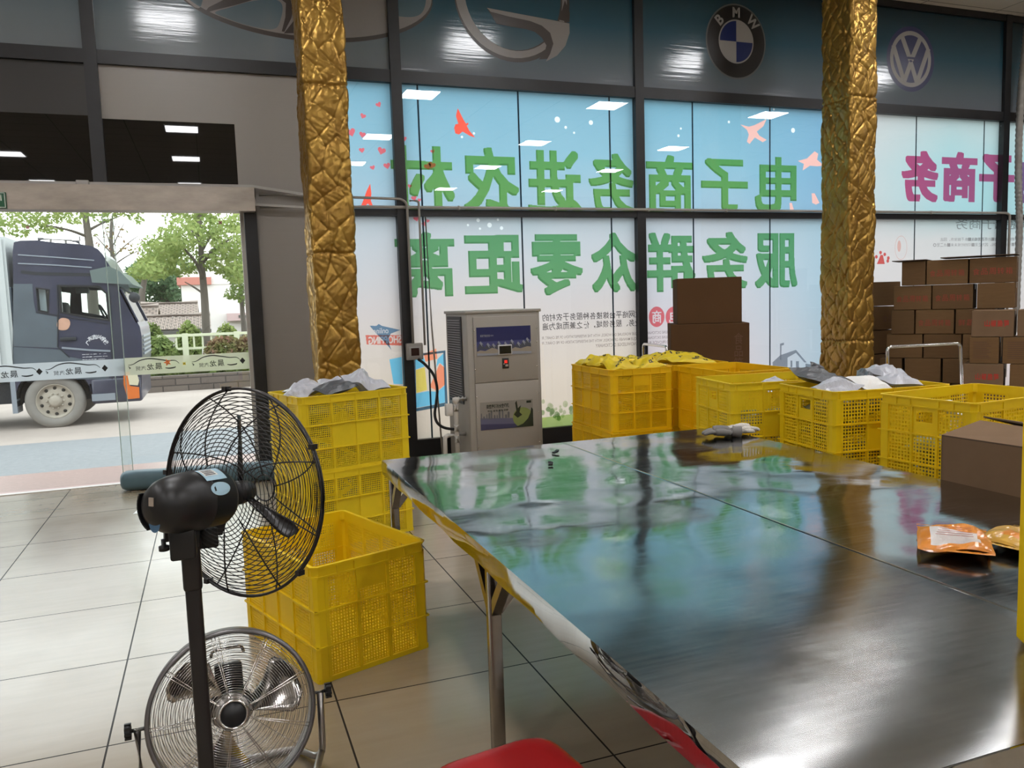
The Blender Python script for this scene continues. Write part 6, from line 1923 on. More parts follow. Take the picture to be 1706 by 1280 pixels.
# opened carton beyond the table edge, on another carton
oc = thing('open_carton', 'opened brown carton with lifted top flaps beside the far edge of the steel table', 'carton', (2.985, 2.19, 0.47), D(5))
w, d, h = 0.46, 0.52, 0.455
mb = MB(); tk = 0.006
mb.span((-w / 2, -d / 2, 0), (-w / 2 + tk, d / 2, h)); mb.span((w / 2 - tk, -d / 2, 0), (w / 2, d / 2, h)); mb.span((-w / 2, -d / 2, 0), (w / 2, -d / 2 + tk, h)); mb.span((-w / 2, d / 2 - tk, 0), (w / 2, d / 2, h)); mb.span((-w / 2, -d / 2, 0), (w / 2, d / 2, tk))
mb.build('box', M_card3, oc)
def flap(pts, th=0.006):
    n_ = (Vector(pts[1]) - Vector(pts[0])).cross(Vector(pts[2]) - Vector(pts[1])).normalized() * th
    mb = MB(); V = [Vector(p) for p in pts]; V2 = [p + n_ for p in V]
    mb.add(V + V2, [(3, 2, 1, 0), (4, 5, 6, 7), (0, 1, 5, 4), (1, 2, 6, 5), (2, 3, 7, 6), (3, 0, 4, 7)], 0)
    mb.m[-4:] = [1] * 4
    mb.build('flap', [M_card3, M_cardin], oc)
flap([(-w / 2, d / 2, h), (-w / 2, -d / 2, h), (-0.01, -d / 2 + 0.01, h + 0.028), (-0.01, d / 2 - 0.01, h + 0.040)])
flap([(w / 2, -d / 2, h), (w / 2, d / 2, h), (0.01, d / 2 - 0.01, h + 0.055), (0.01, -d / 2 + 0.01, h + 0.030)])
carton('carton on the floor under the opened carton beyond the steel table', (2.985, 2.19, 0.0), (0.50, 0.54, 0.469), D(5), M_card3, None)
# ------------------------------------------------------------------ outside: ground
GZ = -0.30
M_granite = mat('pink_granite', (0.42, 0.29, 0.26), 0.35, noise=(30, 0.22))
M_asphalt = mat('grey_asphalt', (0.24, 0.25, 0.26), 0.85, noise=(14, 0.12))
M_concrete = mat('pale_concrete', (0.40, 0.34, 0.30), 0.9, noise=(1.3, 0.10))
M_soil = mat('planting_soil', (0.10, 0.09, 0.05), 0.95, noise=(5, 0.3))
def ground(name, y0, y1, z0, z1, m, x0=-40, x1=40):
    struct(name, MB().add([(x0, y0, z0), (x1, y0, z0), (x1, y1, z1), (x0, y1, z1), (x0, y0, z0 - .2), (x1, y0, z0 - .2), (x1, y1, z1 - .2), (x0, y1, z1 - .2)],
                          [(0, 1, 2, 3), (7, 6, 5, 4), (0, 4, 5, 1), (1, 5, 6, 2), (2, 6, 7, 3), (3, 7, 4, 0)]), m)
ground('forecourt', 8.06, 10.15, -0.01, -0.20, M_granite)
ground('pavement', 10.15, 13.35, -0.20, GZ, M_asphalt)
ground('road', 13.35, 20.4, GZ, GZ, M_concrete)
ground('ground', 20.4, 120, -0.05, -0.05, M_soil)
# low stone wall holding the planting bed
struct('kerb', MB().span((-40, 20.3, GZ - .1), (40, 20.6, 0.06)), brick_mat('kerb_stone', (0.13, 0.105, 0.09), (0.17, 0.14, 0.12), (0.06, 0.05, 0.045), 0.55, 0.16, 0.015, swap=True))

# ------------------------------------------------------------------ foliage
L_bright = leaf_mat('bright_leaf', (0.34, 0.40, 0.14), (0.22, 0.30, 0.10))
L_mid = leaf_mat('mid_leaf', (0.15, 0.22, 0.075), (0.24, 0.30, 0.10))
L_dark = leaf_mat('dark_leaf', (0.10, 0.17, 0.10), (0.17, 0.24, 0.13))
L_red = leaf_mat('reddish_leaf', (0.28, 0.14, 0.11), (0.20, 0.24, 0.08))
M_bark = mat('grey_brown_bark', (0.13, 0.11, 0.095), 0.9, noise=(6, 0.3), stretch=(1, 1, 0.2))
def leaf_quads(blobs, n, size, seed, flat=0.5, surf=0.5):
    """leaves scattered in ellipsoids: blobs (cx, cy, cz, rx, ry, rz)"""
    rs = np.random.RandomState(seed)
    vol = np.array([b[3] * b[4] * b[5] for b in blobs]) ** 0.67; vol /= vol.sum()
    out = []
    for b, p in zip(blobs, vol):
        k = max(4, int(n * p))
        d = rs.normal(size=(k, 3)); d /= np.linalg.norm(d, axis=1, keepdims=True)
        r = rs.uniform(0, 1, (k, 1)) ** (1 / 3.0 * (1 - surf))
        r *= rs.uniform(0.82, 1.1, (k, 1))
        c = d * r * np.array(b[3:6]) + np.array(b[:3])
        nrm = d * 0.6 + rs.normal(size=(k, 3)) * 0.7 + np.array([0, 0, 0.4]); nrm /= np.linalg.norm(nrm, axis=1, keepdims=True)
        a = np.cross(nrm, rs.normal(size=(k, 3))); a /= np.linalg.norm(a, axis=1, keepdims=True)
        q = np.cross(nrm, a)
        s = size * rs.uniform(0.6, 1.3, (k, 1)); w = s * flat
        out.append(np.stack([c - a * s, c + q * w, c + a * s, c - q * w], 1))
    return np.concatenate(out)
def P3(x, y, Y): 
    p = on_y(x, y, Y); return p
def blob_px(lst, Y, dy=1.0):
    """photo ellipses (x, y, rx, ry) -> blobs at distance Y"""
    out = []
    for i, (x, y, rx, ry) in enumerate(lst):
        c = on_y(x, y, Y + (i % 3 - 1) * dy * .5); e = on_y(x + rx, y, Y); f = on_y(x, y + ry, Y)
        out.append((c[0], c[1], c[2], abs(e[0] - on_y(x, y, Y)[0]), dy, abs(on_y(x, y, Y)[2] - f[2])))
    return out
def tree(label, Y, trunk, blobs, n, size, m, seed, r=0.09, branches=(), group=None, dy=1.2, base=None, surf=0.3):
    z0 = -0.05
    pts = [on_y(x, y, Y) for x, y in trunk]
    b = Vector((pts[0][0], Y, z0))
    t = thing('tree', label, 'tree', b, 0, group)
    P = [Vector((0, 0, 0))] + [Vector(p) - b for p in pts]
    mb = MB(); sp = spline(P, 4)
    mb.tube(sp, [r * (1.15 - 0.65 * i / (len(sp) - 1)) for i in range(len(sp))], 9)
    mb.build('trunk', M_bark, t)
    if branches:
        mb = MB()
        for br in branches:
            q = [Vector(on_y(x, y, Y + 0.25 * k * ((-1) ** len(br)))) - b for k, (x, y) in enumerate(br[:-1])]
            s2 = spline(q, 4); mb.tube(s2, [br[-1] * (1 - 0.7 * i / (len(s2) - 1)) for i in range(len(s2))], 6)
        mb.build('branch', M_bark, t)
    if blobs:
        V = leaf_quads(blob_px(blobs, Y, dy), n, size, seed, surf=surf) - np.array(b)
        quads_obj('foliage', V, m, t)
    return t

# hedge in front, clipped bushes behind it
def hedge(label, x0, x1, y0, y1, z0, z1, n, m, seed, size=0.07):
    rs = np.random.RandomState(seed)
    blobs = []
    k = max(2, int((x1 - x0) / 0.45))
    for i in range(k):
        x = x0 + (i + .5) * (x1 - x0) / k
        blobs.append((x, (y0 + y1) / 2, (z0 + z1) / 2, (x1 - x0) / k * .75, (y1 - y0) / 2, (z1 - z0) / 2 * rs.uniform(.93, 1.07)))
    t = thing('hedge', label, 'hedge', ((x0 + x1) / 2, (y0 + y1) / 2, -0.05))
    V = leaf_quads(blobs, n, size, seed, surf=0.75) - np.array(t.location)
    quads_obj('foliage', V, m, t)
    mb = MB()
    for i in range(k * 2):
        x = x0 + (i + .5) * (x1 - x0) / (2 * k) - t.location.x
        mb.cyl((x, 0, 0), (x + rs.uniform(-.1, .1), 0, z1 - z0 - .15), 0.02, 5)
    mb.build('stem', M_bark, t)
    return t
a = on_y(232, 610, 21.3); b_ = on_y(425, 610, 21.3)
hedge('long low green hedge along the stone kerb in front of the truck nose', a[0] - 1.4, b_[0] + 0.6, 20.55, 21.6, -0.05, 0.36, 9500, L_mid, 1, 0.05)
a = on_y(237, 580, 22.4); b_ = on_y(284, 580, 22.4)
hedge('taller green hedge block between the truck nose and the white railing', a[0] - 0.3, b_[0], 22.0, 22.9, 0.0, on_y(260, 560, 22.4)[2], 3600, L_mid, 2, 0.07)
a = on_y(352, 580, 22.6); b_ = on_y(420, 580, 22.6)
hedge('reddish clipped shrub beside the young tree trunk', a[0], b_[0] + 0.3, 22.1, 23.0, 0.0, on_y(390, 560, 22.6)[2], 3600, L_red, 3, 0.06)
for i, ((x0, x1, yt), la) in enumerate((((236, 274, 540), 'small domed clipped bush behind the hedge next to the truck windscreen'), ((291, 336, 537), 'round clipped bush behind the white railing left of the young tree'.replace('left of', 'before')), ((355, 399, 540), 'round clipped bush behind the white railing below the white building'))):
    Y = 26.0
    a, b_ = on_y(x0, 552, Y), on_y(x1, 552, Y); zt = on_y((x0 + x1) / 2, yt, Y)[2]
    t = thing('clipped_bush', la, 'bush', ((a[0] + b_[0]) / 2, Y, -0.05), group='clipped bushes behind the railing')
    r = (b_[0] - a[0]) / 2
    V = leaf_quads([(0, 0, zt - 0.75, r, r, 0.8), (0, 0, 0.45, r * .8, r * .8, 0.5)], 2600, 0.07, 30 + i, surf=0.8)
    quads_obj('foliage', V, L_bright if i else L_mid, t)
    MB().cyl((0, 0, 0), (0, 0, zt - 0.6), 0.05, 7).build('stem', M_bark, t)
# white railing
M_rail = mat('cream_rail_paint', (0.70, 0.72, 0.52), 0.6)
Y = 23.6
xa, xb = on_y(262, 570, Y)[0], on_y(425, 570, Y)[0]; zt, zb = on_y(330, 558, Y)[2], on_y(330, 580, Y)[2]
rl = thing('railing', 'cream painted railing with square posts behind the hedge', 'railing', ((xa + xb) / 2, Y, -0.05))
hw = (xb - xa) / 2
MB().box((0, 0, zt + 0.05), (2 * hw, 0.09, 0.07)).build('top_rail', M_rail, rl); MB().box((0, 0, zb + 0.05), (2 * hw, 0.07, 0.06)).build('bottom_rail', M_rail, rl)
k = int(2 * hw / 0.22)
for i in range(k + 1):
    x = -hw + 0.03 + i * (2 * hw - 0.06) / k
    if i % 6 == 3: MB().box((x, 0, (zt + 0.10) / 2), (0.15, 0.15, zt + 0.10)).build('post', M_rail, rl)
    else: MB().box((x, 0, (zt + zb) / 2 + .05), (0.045, 0.045, zt - zb)).build('baluster', M_rail, rl)
# trees
tree('young street tree with a pale painted foot standing in front of the white building', 24.4, [(344, 560), (341, 500), (337, 450), (334, 400), (331, 340)],
     [(305, 392, 42, 26), (268, 418, 36, 26), (345, 380, 36, 26), (385, 400, 34, 36), (400, 370, 28, 18), (300, 438, 50, 24), (255, 450, 30, 18), (372, 436, 40, 22), (320, 350, 50, 22), (395, 455, 26, 18)], 5200, 0.075, L_bright, 11, 0.115,
     branches=[[(339, 470), (328, 440), (312, 420), (300, 405), 0.06], [(337, 440), (352, 420), (372, 405), (390, 395), 0.05], [(335, 405), (320, 385), (300, 370), 0.04], [(340, 490), (322, 478), (308, 470), 0.035], [(336, 420), (350, 395), (362, 380), 0.04]], dy=1.5)
M_lime = mat('white_lime_paint', (0.66, 0.65, 0.62), 0.8)
tree('tree with thin yellow-green leaves behind the truck roof', 27.0, [(152, 470), (150, 420), (145, 380), (138, 330)],
     [(20, 372, 26, 22), (75, 375, 30, 12), (110, 362, 26, 9), (160, 352, 40, 14), (200, 345, 40, 12), (225, 362, 14, 7), (60, 350, 60, 14)], 1300, 0.085, L_bright, 12, 0.15,
     branches=[[(147, 395), (120, 385), (90, 378), (70, 376), 0.05], [(146, 385), (170, 372), (200, 360), 0.05]], dy=1.8)
tree('bare thin tree with sparse twigs behind the truck windscreen', 30.0, [(196, 480), (188, 430), (185, 400), (186, 365)],
     [(190, 400, 40, 26), (235, 410, 26, 18)], 90, 0.07, L_red, 13, 0.09,
     branches=[[(188, 425), (170, 405), (152, 385), 0.03], [(188, 430), (210, 408), (232, 392), 0.03], [(186, 415), (178, 390), (172, 370), 0.025], [(188, 410), (200, 385), (208, 370), 0.025], [(192, 440), (215, 425), (240, 415), 0.03], [(187, 395), (192, 375), (198, 362), 0.02], [(190, 445), (172, 432), (158, 425), 0.025]], dy=1.0)
tree('slim tree beside the door post in front of the white building', 30.0, [(407, 552), (404, 520), (402, 490), (398, 460)],
     [(402, 470, 22, 14), (390, 490, 18, 10), (412, 440, 20, 22), (392, 452, 20, 12), (410, 500, 14, 9)], 900, 0.085, L_mid, 14, 0.10, branches=[[(402, 500), (392, 492), (384, 488), 0.03], [(402, 490), (412, 478), (420, 470), 0.03]], dy=1.0)
tree('dense dark green tree rising behind the tiled roofs', 84.0, [(275, 500), (272, 470), (270, 450)],
     [(240, 462, 34, 28), (275, 470, 36, 32), (255, 490, 50, 26), (300, 480, 24, 30), (215, 478, 24, 22), (298, 450, 26, 22)], 5200, 0.22, L_dark, 15, 0.5, dy=3.0, surf=0.5)
tree('pale green tree crown behind the truck windscreen and the dark tree', 75.0, [(236, 500), (240, 470), (244, 450)],
     [(250, 440, 26, 18), (275, 425, 24, 18), (232, 455, 20, 16), (290, 410, 20, 16)], 1600, 0.20, L_bright, 16, 0.3, dy=2.0)

# ------------------------------------------------------------------ houses behind
M_tile = brick_mat('clay_roof_tiles', (0.42, 0.34, 0.29), (0.36, 0.29, 0.25), (0.20, 0.165, 0.14), 0.30, 0.34, 0.05, 0.9)
M_render = mat('white_render', (0.72, 0.68, 0.66), 0.9, noise=(0.4, 0.06)); M_redtrim = mat('red_parapet', (0.50, 0.20, 0.16), 0.8); M_pinktrim = mat('pink_sill', (0.52, 0.38, 0.38), 0.8)
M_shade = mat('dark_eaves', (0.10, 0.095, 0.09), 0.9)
def gable_house(label, Y, pxL, pxR, y_eave, y_ridge, depth, ov=0.4):
    a, b = on_y(pxL, y_eave, Y), on_y(pxR, y_eave, Y); zr = on_y((pxL + pxR) / 2, y_ridge, Y + depth / 2)[2]
    W = b[0] - a[0]; ze = (a[2] + b[2]) / 2
    t = thing('tiled_house', label, 'house', ((a[0] + b[0]) / 2, Y, -0.05))
    MB().span((-W / 2 + ov, ov, 0), (W / 2 - ov, depth - ov, ze - 0.02)).build('wall', M_render, t)
    for s, nm in ((0, 'roof'), (1, 'roof')):
        y0, y1 = (0, depth / 2) if s == 0 else (depth, depth / 2)
        n_ = 44; mb = MB(); V = []
        for i in range(n_ * 4 + 1):
            x = -W / 2 + W * i / (n_ * 4); q = 0.05 * abs(math.sin(PI * i / 4))
            V += [(x, y0, ze + q), (x, y1, zr + q)]
        mb.add(V, [(2 * i, 2 * i + 2, 2 * i + 3, 2 * i + 1) for i in range(n_ * 4)])
        mb.build(nm, M_tile, t, fixn=False)
    MB().tube([(-W / 2, depth / 2, zr + .08), (W / 2, depth / 2, zr + .08)], 0.13, 8).build('ridge', mat('ridge_tile_%d' % int(Y), (0.40, 0.33, 0.29), 0.9), t)
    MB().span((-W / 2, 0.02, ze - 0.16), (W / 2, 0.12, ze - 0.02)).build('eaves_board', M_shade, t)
    return t
gable_house('nearest low house with a wide clay tiled roof behind the bushes', 36.0, 214, 352, 548, 527, 6.0)
gable_house('house with a tiled roof seen over the nearest roof', 50.0, 228, 330, 528, 506, 7.0)
gable_house('small tiled roof showing beside the truck windscreen', 43.5, 175, 262, 535, 512, 4.5)
Y = 64.0
a, b_ = on_y(306, 540, Y), on_y(470, 540, Y); zr0 = on_y(306, 474, Y)[2]; zr1 = on_y(306, 466, Y)[2]; zs = on_y(380, 528, Y)[2]
wb = thing('white_building', 'plain white building with a red parapet behind the young tree', 'building', ((a[0] + b_[0]) / 2, Y + 4, -0.05))
hw = (b_[0] - a[0]) / 2
MB().span((-hw, -4, 0), (hw, 4, zr0)).build('wall', M_render, wb)
x1 = on_y(352, 470, Y)[0] - wb.location.x
MB().span((-hw - 0.25, -4.25, zr0), (x1, 4, zr0 + 0.55)).build('parapet', M_redtrim, wb)
MB().span((-hw - 0.05, -4.02, zr0 + 0.55), (x1 - 0.6, 4, zr0 + 1.2)).build('roof_room', M_render, wb)
MB().span((x1, -4.05, zr0), (hw, 4, zr0 + 3.2)).build('upper_storey', M_render, wb)
xs = on_y(378, 528, Y)[0] - wb.location.x
MB().span((xs, -4.8, zs - 0.25), (hw, -4, zs + 0.30)).build('canopy', M_pinktrim, wb)
MB().span((xs + .8, -4.85, zs - 0.05), (xs + 1.4, -4.79, zs + 0.15)).build('vent', M_shade, wb)

# ------------------------------------------------------------------ lorry
TY = 15.0                                    # its flank towards the hall
M_cab = mat('dusty_dark_blue_paint', (0.036, 0.038, 0.066), 0.38, noise=(1.6, 0.25), coat=0.3)
M_cablow = mat('faded_grey_blue_paint', (0.085, 0.105, 0.125), 0.45, noise=(2.0, 0.2))
M_trim = mat('grey_blue_strip', (0.24, 0.27, 0.31), 0.45)
M_lorryglass = glass('lorry_pane', (0.93, 0.96, 0.95), 0.8)
M_visor = mat('smoked_visor', (0.20, 0.25, 0.24), 0.25, trans=0.3)
M_tyre = mat('dusty_tyre', (0.25, 0.235, 0.215), 0.9, noise=(5, 0.12)); M_rimm = mat('dusty_wheel_rim', (0.40, 0.36, 0.30), 0.6, noise=(6, 0.2)); M_rimdark = mat('wheel_slot', (0.03, 0.028, 0.025), 0.8)
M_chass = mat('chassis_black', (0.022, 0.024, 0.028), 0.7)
M_lamp = mat('headlamp_glass', (0.62, 0.58, 0.42), 0.15); M_orangelamp = mat('orange_lamp', (0.65, 0.16, 0.03), 0.3); M_patch = mat('bare_filler_patch', (0.52, 0.30, 0.21), 0.7, noise=(6, 0.2))
M_cargo = mat('pale_cargo_panel', (0.50, 0.53, 0.53), 0.5)
o0 = on_z(95, 713, GZ)
tr = thing('lorry', 'dark blue lorry cab with a raised roof parked outside the glass door', 'lorry', (o0[0], TY, GZ))
OX = o0[0]
def T(x, y):
    p = on_y(x, y, TY); return (p[0] - OX, p[2] - GZ)
def TP(lst): return [T(*q) for q in lst]
WB = 2.25                                    # cab width
prof = TP([(21, 610), (22, 475), (21, 420), (23, 404), (33, 401), (62, 400.5), (93, 404.5), (130, 406.5), (152, 410), (162, 414.5), (170, 423), (186, 448), (194, 472), (200, 482), (206, 492), (229, 537), (233, 545), (236, 560), (237, 600), (236, 640), (236, 655), (196, 664), (152, 667), (149, 640)])
fl = [(62, 642)]
wc = (0.0, 0.435)
arch = [(wc[0] + 0.56 * math.cos(t), wc[1] + 0.03 + 0.56 * math.sin(t)) for t in np.linspace(0.10, PI - 0.25, 14)]
outl = prof + arch + [T(21, 640)]
win_d = TP([(101, 478), (163, 479), (176, 490), (180, 532), (150, 528), (104, 520)])
win_q = TP([(60.5, 481), (81.5, 484), (80, 519.5), (64, 516.5)])
def wall_panel(name, y, th, mirror):
    vs, fs = outline([outl, win_d, win_q], th)
    return MB().add([(v[0], y + v[2], v[1]) for v in vs], fs).build(name, M_cab, tr)
wall_panel('cab_side', 0.03, 0.06, False); wall_panel('cab_side', WB - 0.03, 0.06, True)
# skin from flank to flank: roof, front, back
sk = prof[0:14] + [None] + prof[15:]
mb = MB()
def skin(p, q, y0=0.06, y1=WB - 0.06): 
    mb.add([(p[0], y0, p[1]), (p[0], y1, p[1]), (q[0], y1, q[1]), (q[0], y0, q[1])], [(0, 1, 2, 3)])
for i in range(len(prof) - 2):
    if i in (13, 14): continue               # windscreen
    skin(prof[i], prof[i + 1])
mb.build('cab_shell', M_cab, tr)
mb = MB()
for p, q in ((prof[13], prof[15]),):
    mb.add([(p[0], 0.12, p[1]), (p[0], WB - 0.12, p[1]), (q[0], WB - 0.12, q[1]), (q[0], 0.12, q[1])], [(0, 1, 2, 3)])
mb.build('windscreen', M_lorryglass, tr)
mb = MB(); 
for y in (0.06, WB - 0.06): mb.bar((prof[13][0], y, prof[13][1]), (prof[15][0], y, prof[15][1]), 0.12, 0.05)
mb.build('screen_pillar', M_cab, tr)
for wv, nm in ((win_d, 'door_window'), (win_q, 'quarter_window')):
    vs, fs = outline([wv], 0.01)
    for y in (0.035, WB - 0.035): MB().add([(v[0], y + v[2], v[1]) for v in vs], fs).build(nm, M_lorryglass, tr)
def flat_on(name, pts, m, y=-0.004, th=0.008, parent=None):
    vs, fs = outline([pts], th)
    return MB().add([(v[0], y + v[2], v[1]) for v in vs], fs).build(name, m, parent or tr)
def strip(name, pts, w, m, y=-0.006, th=0.012, parent=None):
    return flat_on(name, stroke(TP(pts), w), m, y, th, parent)
# window frames, door lines, strips
mb = MB()
for wv in (win_d, win_q):
    big = [(p[0] + (p[0] - sum(q[0] for q in wv) / len(wv)) * 0.10, p[1] + (p[1] - sum(q[1] for q in wv) / len(wv)) * 0.12) for p in wv]
    vs, fs = outline([big, wv], 0.014); mb.add([(v[0], -0.005 + v[2], v[1]) for v in vs], fs)
mb.build('window_rubber', M_rubber, tr)
flat_on('cab_lower_panel', TP([(22, 578), (103, 583), (112, 594), (150, 601), (182, 604), (182, 632), (140, 632), (60, 632), (22, 628)]), M_cablow, -0.003, 0.008)
flat_on('cab_rear_panel', TP([(22, 473), (54, 473), (56, 500), (60, 522), (95, 528), (97, 580), (22, 577)]), M_cablow, -0.002, 0.006)
strip('trim_strip', [(30, 424.6), (95, 429), (157, 434)], 0.018, M_trim); strip('trim_strip', [(30, 439), (95, 442), (153, 446)], 0.018, M_trim)
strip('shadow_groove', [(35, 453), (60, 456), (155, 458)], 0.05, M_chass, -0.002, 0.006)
strip('trim_strip', [(103, 579.5), (150, 583.5), (184, 585)], 0.03, M_trim)
strip('door_seam', [(95, 475), (97, 522), (96, 578), (104, 585), (116, 596)], 0.014, M_chass); strip('door_seam', [(182, 482), (186, 540), (187, 632)], 0.014, M_chass)
strip('door_seam', [(60, 520), (98, 526), (180, 540)], 0.012, M_chass)
MB().rbox((T(114, 565)[0], -0.02, T(114, 565)[1]), (0.24, 0.04, 0.06), 0.012).build('door_handle', M_chass, tr)
flat_on('filler_patch', [tuple(q)[:2] for q in spline([(a, b, 0) for a, b in TP([(96, 536), (103, 530), (114, 532), (117, 540), (112, 549), (100, 550), (95, 544)])], 4, True)], M_patch)
# white lettering on the door
M_lett = mat('white_vehicle_lettering', (0.72, 0.73, 0.76), 0.6)
mb = MB()
for ch, x, y, an in (('广', 147, 571, .75), ('东', 150.5, 564.5, .45), ('吉', 157.5, 561.5, .12), ('兴', 165, 561.8, -.15), ('学', 172, 564.8, -.45), ('校', 176.5, 570, -.8)):
    c = T(x, y); vs, fs = glyph(ch, 0.02); lo, hi = vs.min(0), vs.max(0)
    v = (vs - (lo + hi) / 2) / (hi[1] - lo[1]) * 0.075
    v = np.stack([v[:, 0] * math.cos(an) - v[:, 1] * math.sin(an), v[:, 0] * math.sin(an) + v[:, 1] * math.cos(an)], 1)
    mb.add([(c[0] + p[0], -0.0095, c[1] + p[1]) for p in v], fs)
def tl(body, x0, x1, y0, y1):
    a, b = T(x0, y1), T(x1, y0); text_in(mb, body, a[0], b[0], a[1], b[1], lambda u, v: (u, -0.0095, v), 0.02)
tl('限乘人数  2  人', 137, 178, 588.5, 591.6); tl('总质量 25000 KG', 137, 179, 592.6, 596); tl('牵引总质量 18000', 137, 175, 597.2, 600.2)
mb.build('lettering', M_lett, tr)
# visor, mirrors, horns
v0, v1, v2 = T(172, 458), T(222, 474), T(196, 450)
mb = MB()
for s in (0,):
    A = [T(150, 451), T(182, 444), T(200, 452), T(222, 474.5), T(192, 473), T(154, 471)]
    mb.add([(p[0], -0.05, p[1]) for p in A] + [(p[0], WB + 0.05, p[1]) for p in A], [(0, 1, 2, 3, 4, 5), (11, 10, 9, 8, 7, 6), (1, 7, 8, 2), (2, 8, 9, 3)])
mb.build('sun_visor', M_visor, tr)
mr = T(225, 496)
mb = MB().lathe([(0, .05), (.07, .04), (.088, 0.0), (.078, -.025), (0, -.03)], (mr[0], -0.12, mr[1]), (0.25, -1, 0.1), 20); mb.build('round_mirror', M_chass, tr)
mb = MB().tube(spline([(*(T(200, 479)[0],), 0.05, T(200, 479)[1]), (T(214, 486)[0], -0.06, T(214, 486)[1]), (mr[0], -0.10, mr[1] + .03)], 5), 0.016, 8); mb.build('mirror_arm', M_chass, tr)
c = T(130, 483); MB().rbox((c[0], 0.5, c[1]), (0.20, 0.08, 0.10), 0.02).build('rear_view_mirror', M_cablow, tr)
h0, h1 = T(60, 395), T(121, 398)
mb = MB().tube([(h0[0], 0.35, h0[1]), (h1[0], 0.35, h1[1] )], [0.018, 0.020], 10)
mb.lathe([(0.02, 0.0), (0.03, .06), (.075, .12)], (h1[0] - .06, 0.35, h1[1]), (1, 0, 0), 14).lathe([(0.018, 0), (.03, .03), (.055, .07)], (h0[0] + .04, 0.35, h0[1] + .01), (-1, 0, 0), 12)
mb.bar((h0[0] + .15, 0.35, h0[1]), (h0[0] + .15, 0.35, h0[1] - .09), 0.03).bar((h1[0] - .15, .35, h1[1]), (h1[0] - .15, 0.35, h1[1] - .10), 0.03)
mb.build('air_horn', M_greymetal, tr)
# seats and wheel inside
c = T(150, 540)
mb = MB().rbox((c[0] - .45, 0.55, c[1]), (0.14, 0.5, 0.75), 0.05).rbox((c[0] - .3, 0.55, c[1] - .25), (0.45, 0.5, 0.15), 0.05); mb.build('driver_seat', M_chass, tr)
mb = MB().tube([(c[0] + .18 + .08 * math.cos(t), 0.55 + .22 * math.sin(t), c[1] + .12 - .19 * math.cos(t)) for t in np.linspace(0, 2 * PI, 24, endpoint=False)], 0.018, 6, 0, closed=True); mb.build('steering_wheel', M_chass, tr)
mb = MB().span((c[0] + .25, 0.08, c[1] - .4), (c[0] + .52, WB - .08, c[1] + .02)); mb.build('dashboard', M_chass, tr)
qa, qb = T(62, 480), T(80, 519); MB().span((qa[0], 0.10, qb[1]), (qb[0] - .03, 0.14, qa[1])).build('curtain', mat('window_curtain', (0.55, 0.60, 0.66), 0.9), tr)
# front: grille, bumper, lamps
p, q = T(228, 560), T(236, 594)
mb = MB()
for k in range(5): mb.span((p[0] + .02, 0.25, q[1] + .02 + k * .075), (q[0] + .035, WB - 0.25, q[1] + .055 + k * .075))
mb.build('grille', M_trim, tr)
p, q = T(151, 632), T(238, 668)
MB().rbox(((p[0] + q[0]) / 2, WB / 2, (p[1] + q[1]) / 2), (q[0] - p[0], WB + 0.04, p[1] - q[1]), 0.04).build('bumper', M_cab, tr)
p, q = T(153, 657), T(193, 666); MB().span((p[0], -0.035, q[1]), (q[0], 0.0, p[1])).build('bumper_step', M_trim, tr)
flat_on('head_lamp', TP([(213, 625), (229, 624), (232, 634), (230, 642), (216, 641)]), M_lamp, -0.03, 0.03)
flat_on('corner_panel', TP([(206, 622), (215, 620), (217, 643), (232, 645), (233, 663), (213, 665), (206, 640)]), M_orangelamp, -0.022, 0.02)
# chassis, mudguard, cargo box
MB().span((-4.5, 0.25, 0.42), (1.2, WB - 0.25, 0.75)).build('chassis', M_chass, tr)
mb = MB(); A = [(wc[0] + r * math.cos(t), wc[1] + .03 + r * math.sin(t)) for r in (0.54,) for t in np.linspace(0.1, PI + .15, 16)]
for (x0, z0), (x1, z1) in zip(A[:-1], A[1:]): mb.add([(x0, 0.0, z0), (x1, 0.0, z1), (x1, 0.45, z1), (x0, 0.45, z0)], [(0, 1, 2, 3)])
mb.build('mudguard', M_chass, tr)
g = T(24, 650); MB().span((g[0] - .05, -0.01, 0.28), (g[0] + .02, 0.4, 0.95)).build('mud_flap', M_trim, tr)
# front wheel
wl = MB().lathe([(0.27, 0.02), (0.285, 0.0), (0.30, -0.015), (0.36, -0.03), (0.42, -0.02), (0.445, 0.02), (0.447, 0.10), (0.445, 0.20), (0.42, 0.25), (0.30, 0.25)], (wc[0], 0.05, wc[1]), (0, 1, 0), 48)
wo = wl.build('tyre', M_tyre, tr)
def wheel_rim():
    mb = MB().lathe([(0.285, -0.004), (0.272, -0.01), (0.262, 0.02), (0.235, 0.05), (0.19, 0.035), (0.15, 0.025), (0.10, 0.03), (0.085, -0.02), (0.06, -0.035), (0.0, -0.038)], (wc[0], 0.05, wc[1]), (0, 1, 0), 48)
    for k in range(10):
        a = 2 * PI * k / 10; mb.lathe([(0, -0.025), (0.014, -0.022), (0.017, 0.0)], (wc[0] + .125 * math.cos(a), 0.075, wc[1] + .125 * math.sin(a)), (0, 1, 0), 8)
    return mb
wheel_rim().build('wheel_rim', M_rimm, tr)
mb = MB()
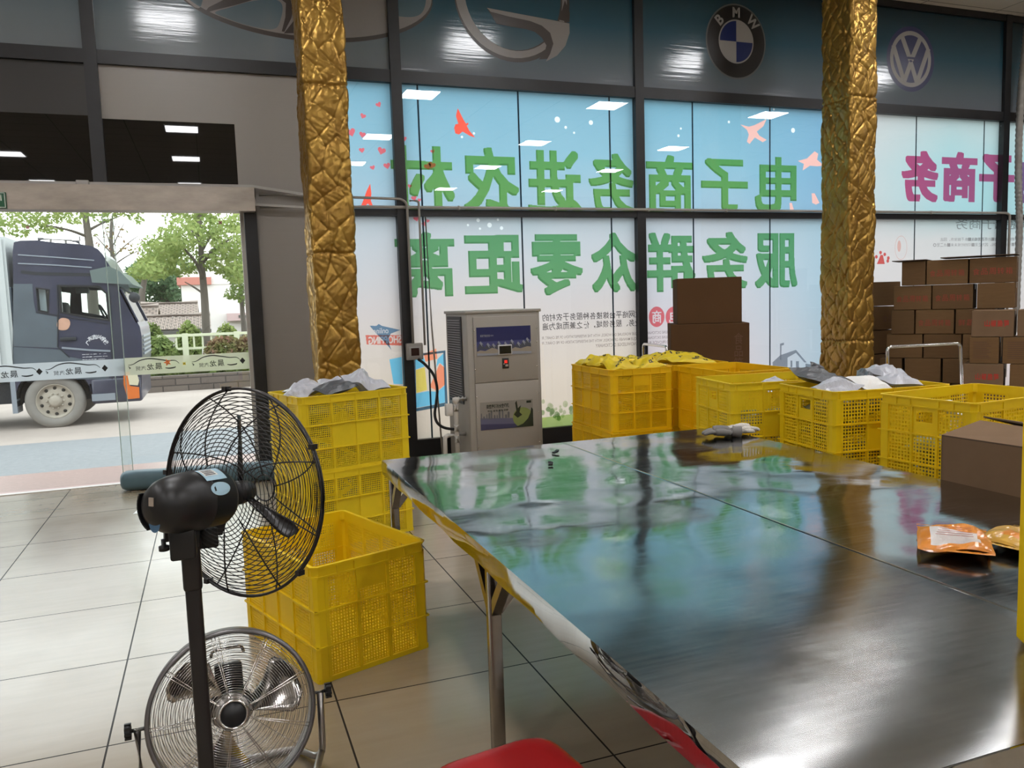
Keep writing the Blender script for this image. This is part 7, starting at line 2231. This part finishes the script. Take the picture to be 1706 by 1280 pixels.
for k in range(10):
    a = 2 * PI * (k + .5) / 10; mb.lathe([(0, -0.006), (0.026, -0.004), (0.03, 0.01)], (wc[0] + .212 * math.cos(a), 0.088, wc[1] + .212 * math.sin(a)), (0, 1, 0), 10)
mb.build('rim_slot', M_rimdark, tr)
r2 = MB().lathe([(0.0, 0.02), (0.42, 0.0), (0.445, 0.03), (0.445, 0.20), (0.42, 0.24), (0, 0.24)], (wc[0], WB - .30, wc[1]), (0, 1, 0), 32); r2.build('tyre', M_tyre, tr)
for y in (0.05, WB - .50):
    MB().lathe([(0.0, 0.02), (0.30, 0.0), (0.42, 0.0), (0.445, 0.03), (0.445, 0.40), (0.42, 0.44), (0, 0.44)], (-3.6, y, wc[1]), (0, 1, 0), 32).build('tyre', M_tyre, tr)
cx0 = T(11, 440)[0]
mb = MB().span((-6.5, 0.0, 0.95), (cx0, WB, T(5, 394)[1]))
for k in range(12): mb.span((cx0 - 0.12 - k * 0.16, -0.03, 1.0), (cx0 - 0.04 - k * 0.16, 0.0, T(5, 399)[1]))
mb.build('cargo_box', M_cargo, tr)
a, b = T(0, 535), T(18, 478); MB().rbox(((a[0] + b[0]) / 2 - .05, 0.15, (a[1] + b[1]) / 2), (b[0] - a[0] + .1, 0.26, b[1] - a[1]), 0.02).build('air_intake', M_cablow, tr)
a, b = T(2, 575), T(16, 540); MB().cyl(((a[0] + b[0]) / 2, 0.2, a[1] - .1), ((a[0] + b[0]) / 2, 0.2, b[1]), 0.11, 14).build('air_tank', M_chass, tr)
a = T(1, 592); MB().cyl((a[0], 0.1, a[1] - .12), (a[0], 0.1, a[1] + .12), 0.06, 12).build('extinguisher', mat('extinguisher_red', (0.5, 0.05, 0.04), 0.4), tr)
# a lime-painted foot on the young tree belongs to its trunk
for o in bpy.data.objects:
    if o.get('category') == 'tree' and 'painted foot' in o.get('label', ''):
        MB().lathe([(0.150, 0.0), (0.146, 0.35), (0.142, 0.55)], (0, 0, 0.0), (0, 0, 1), 12).build('painted_foot', M_lime, o)
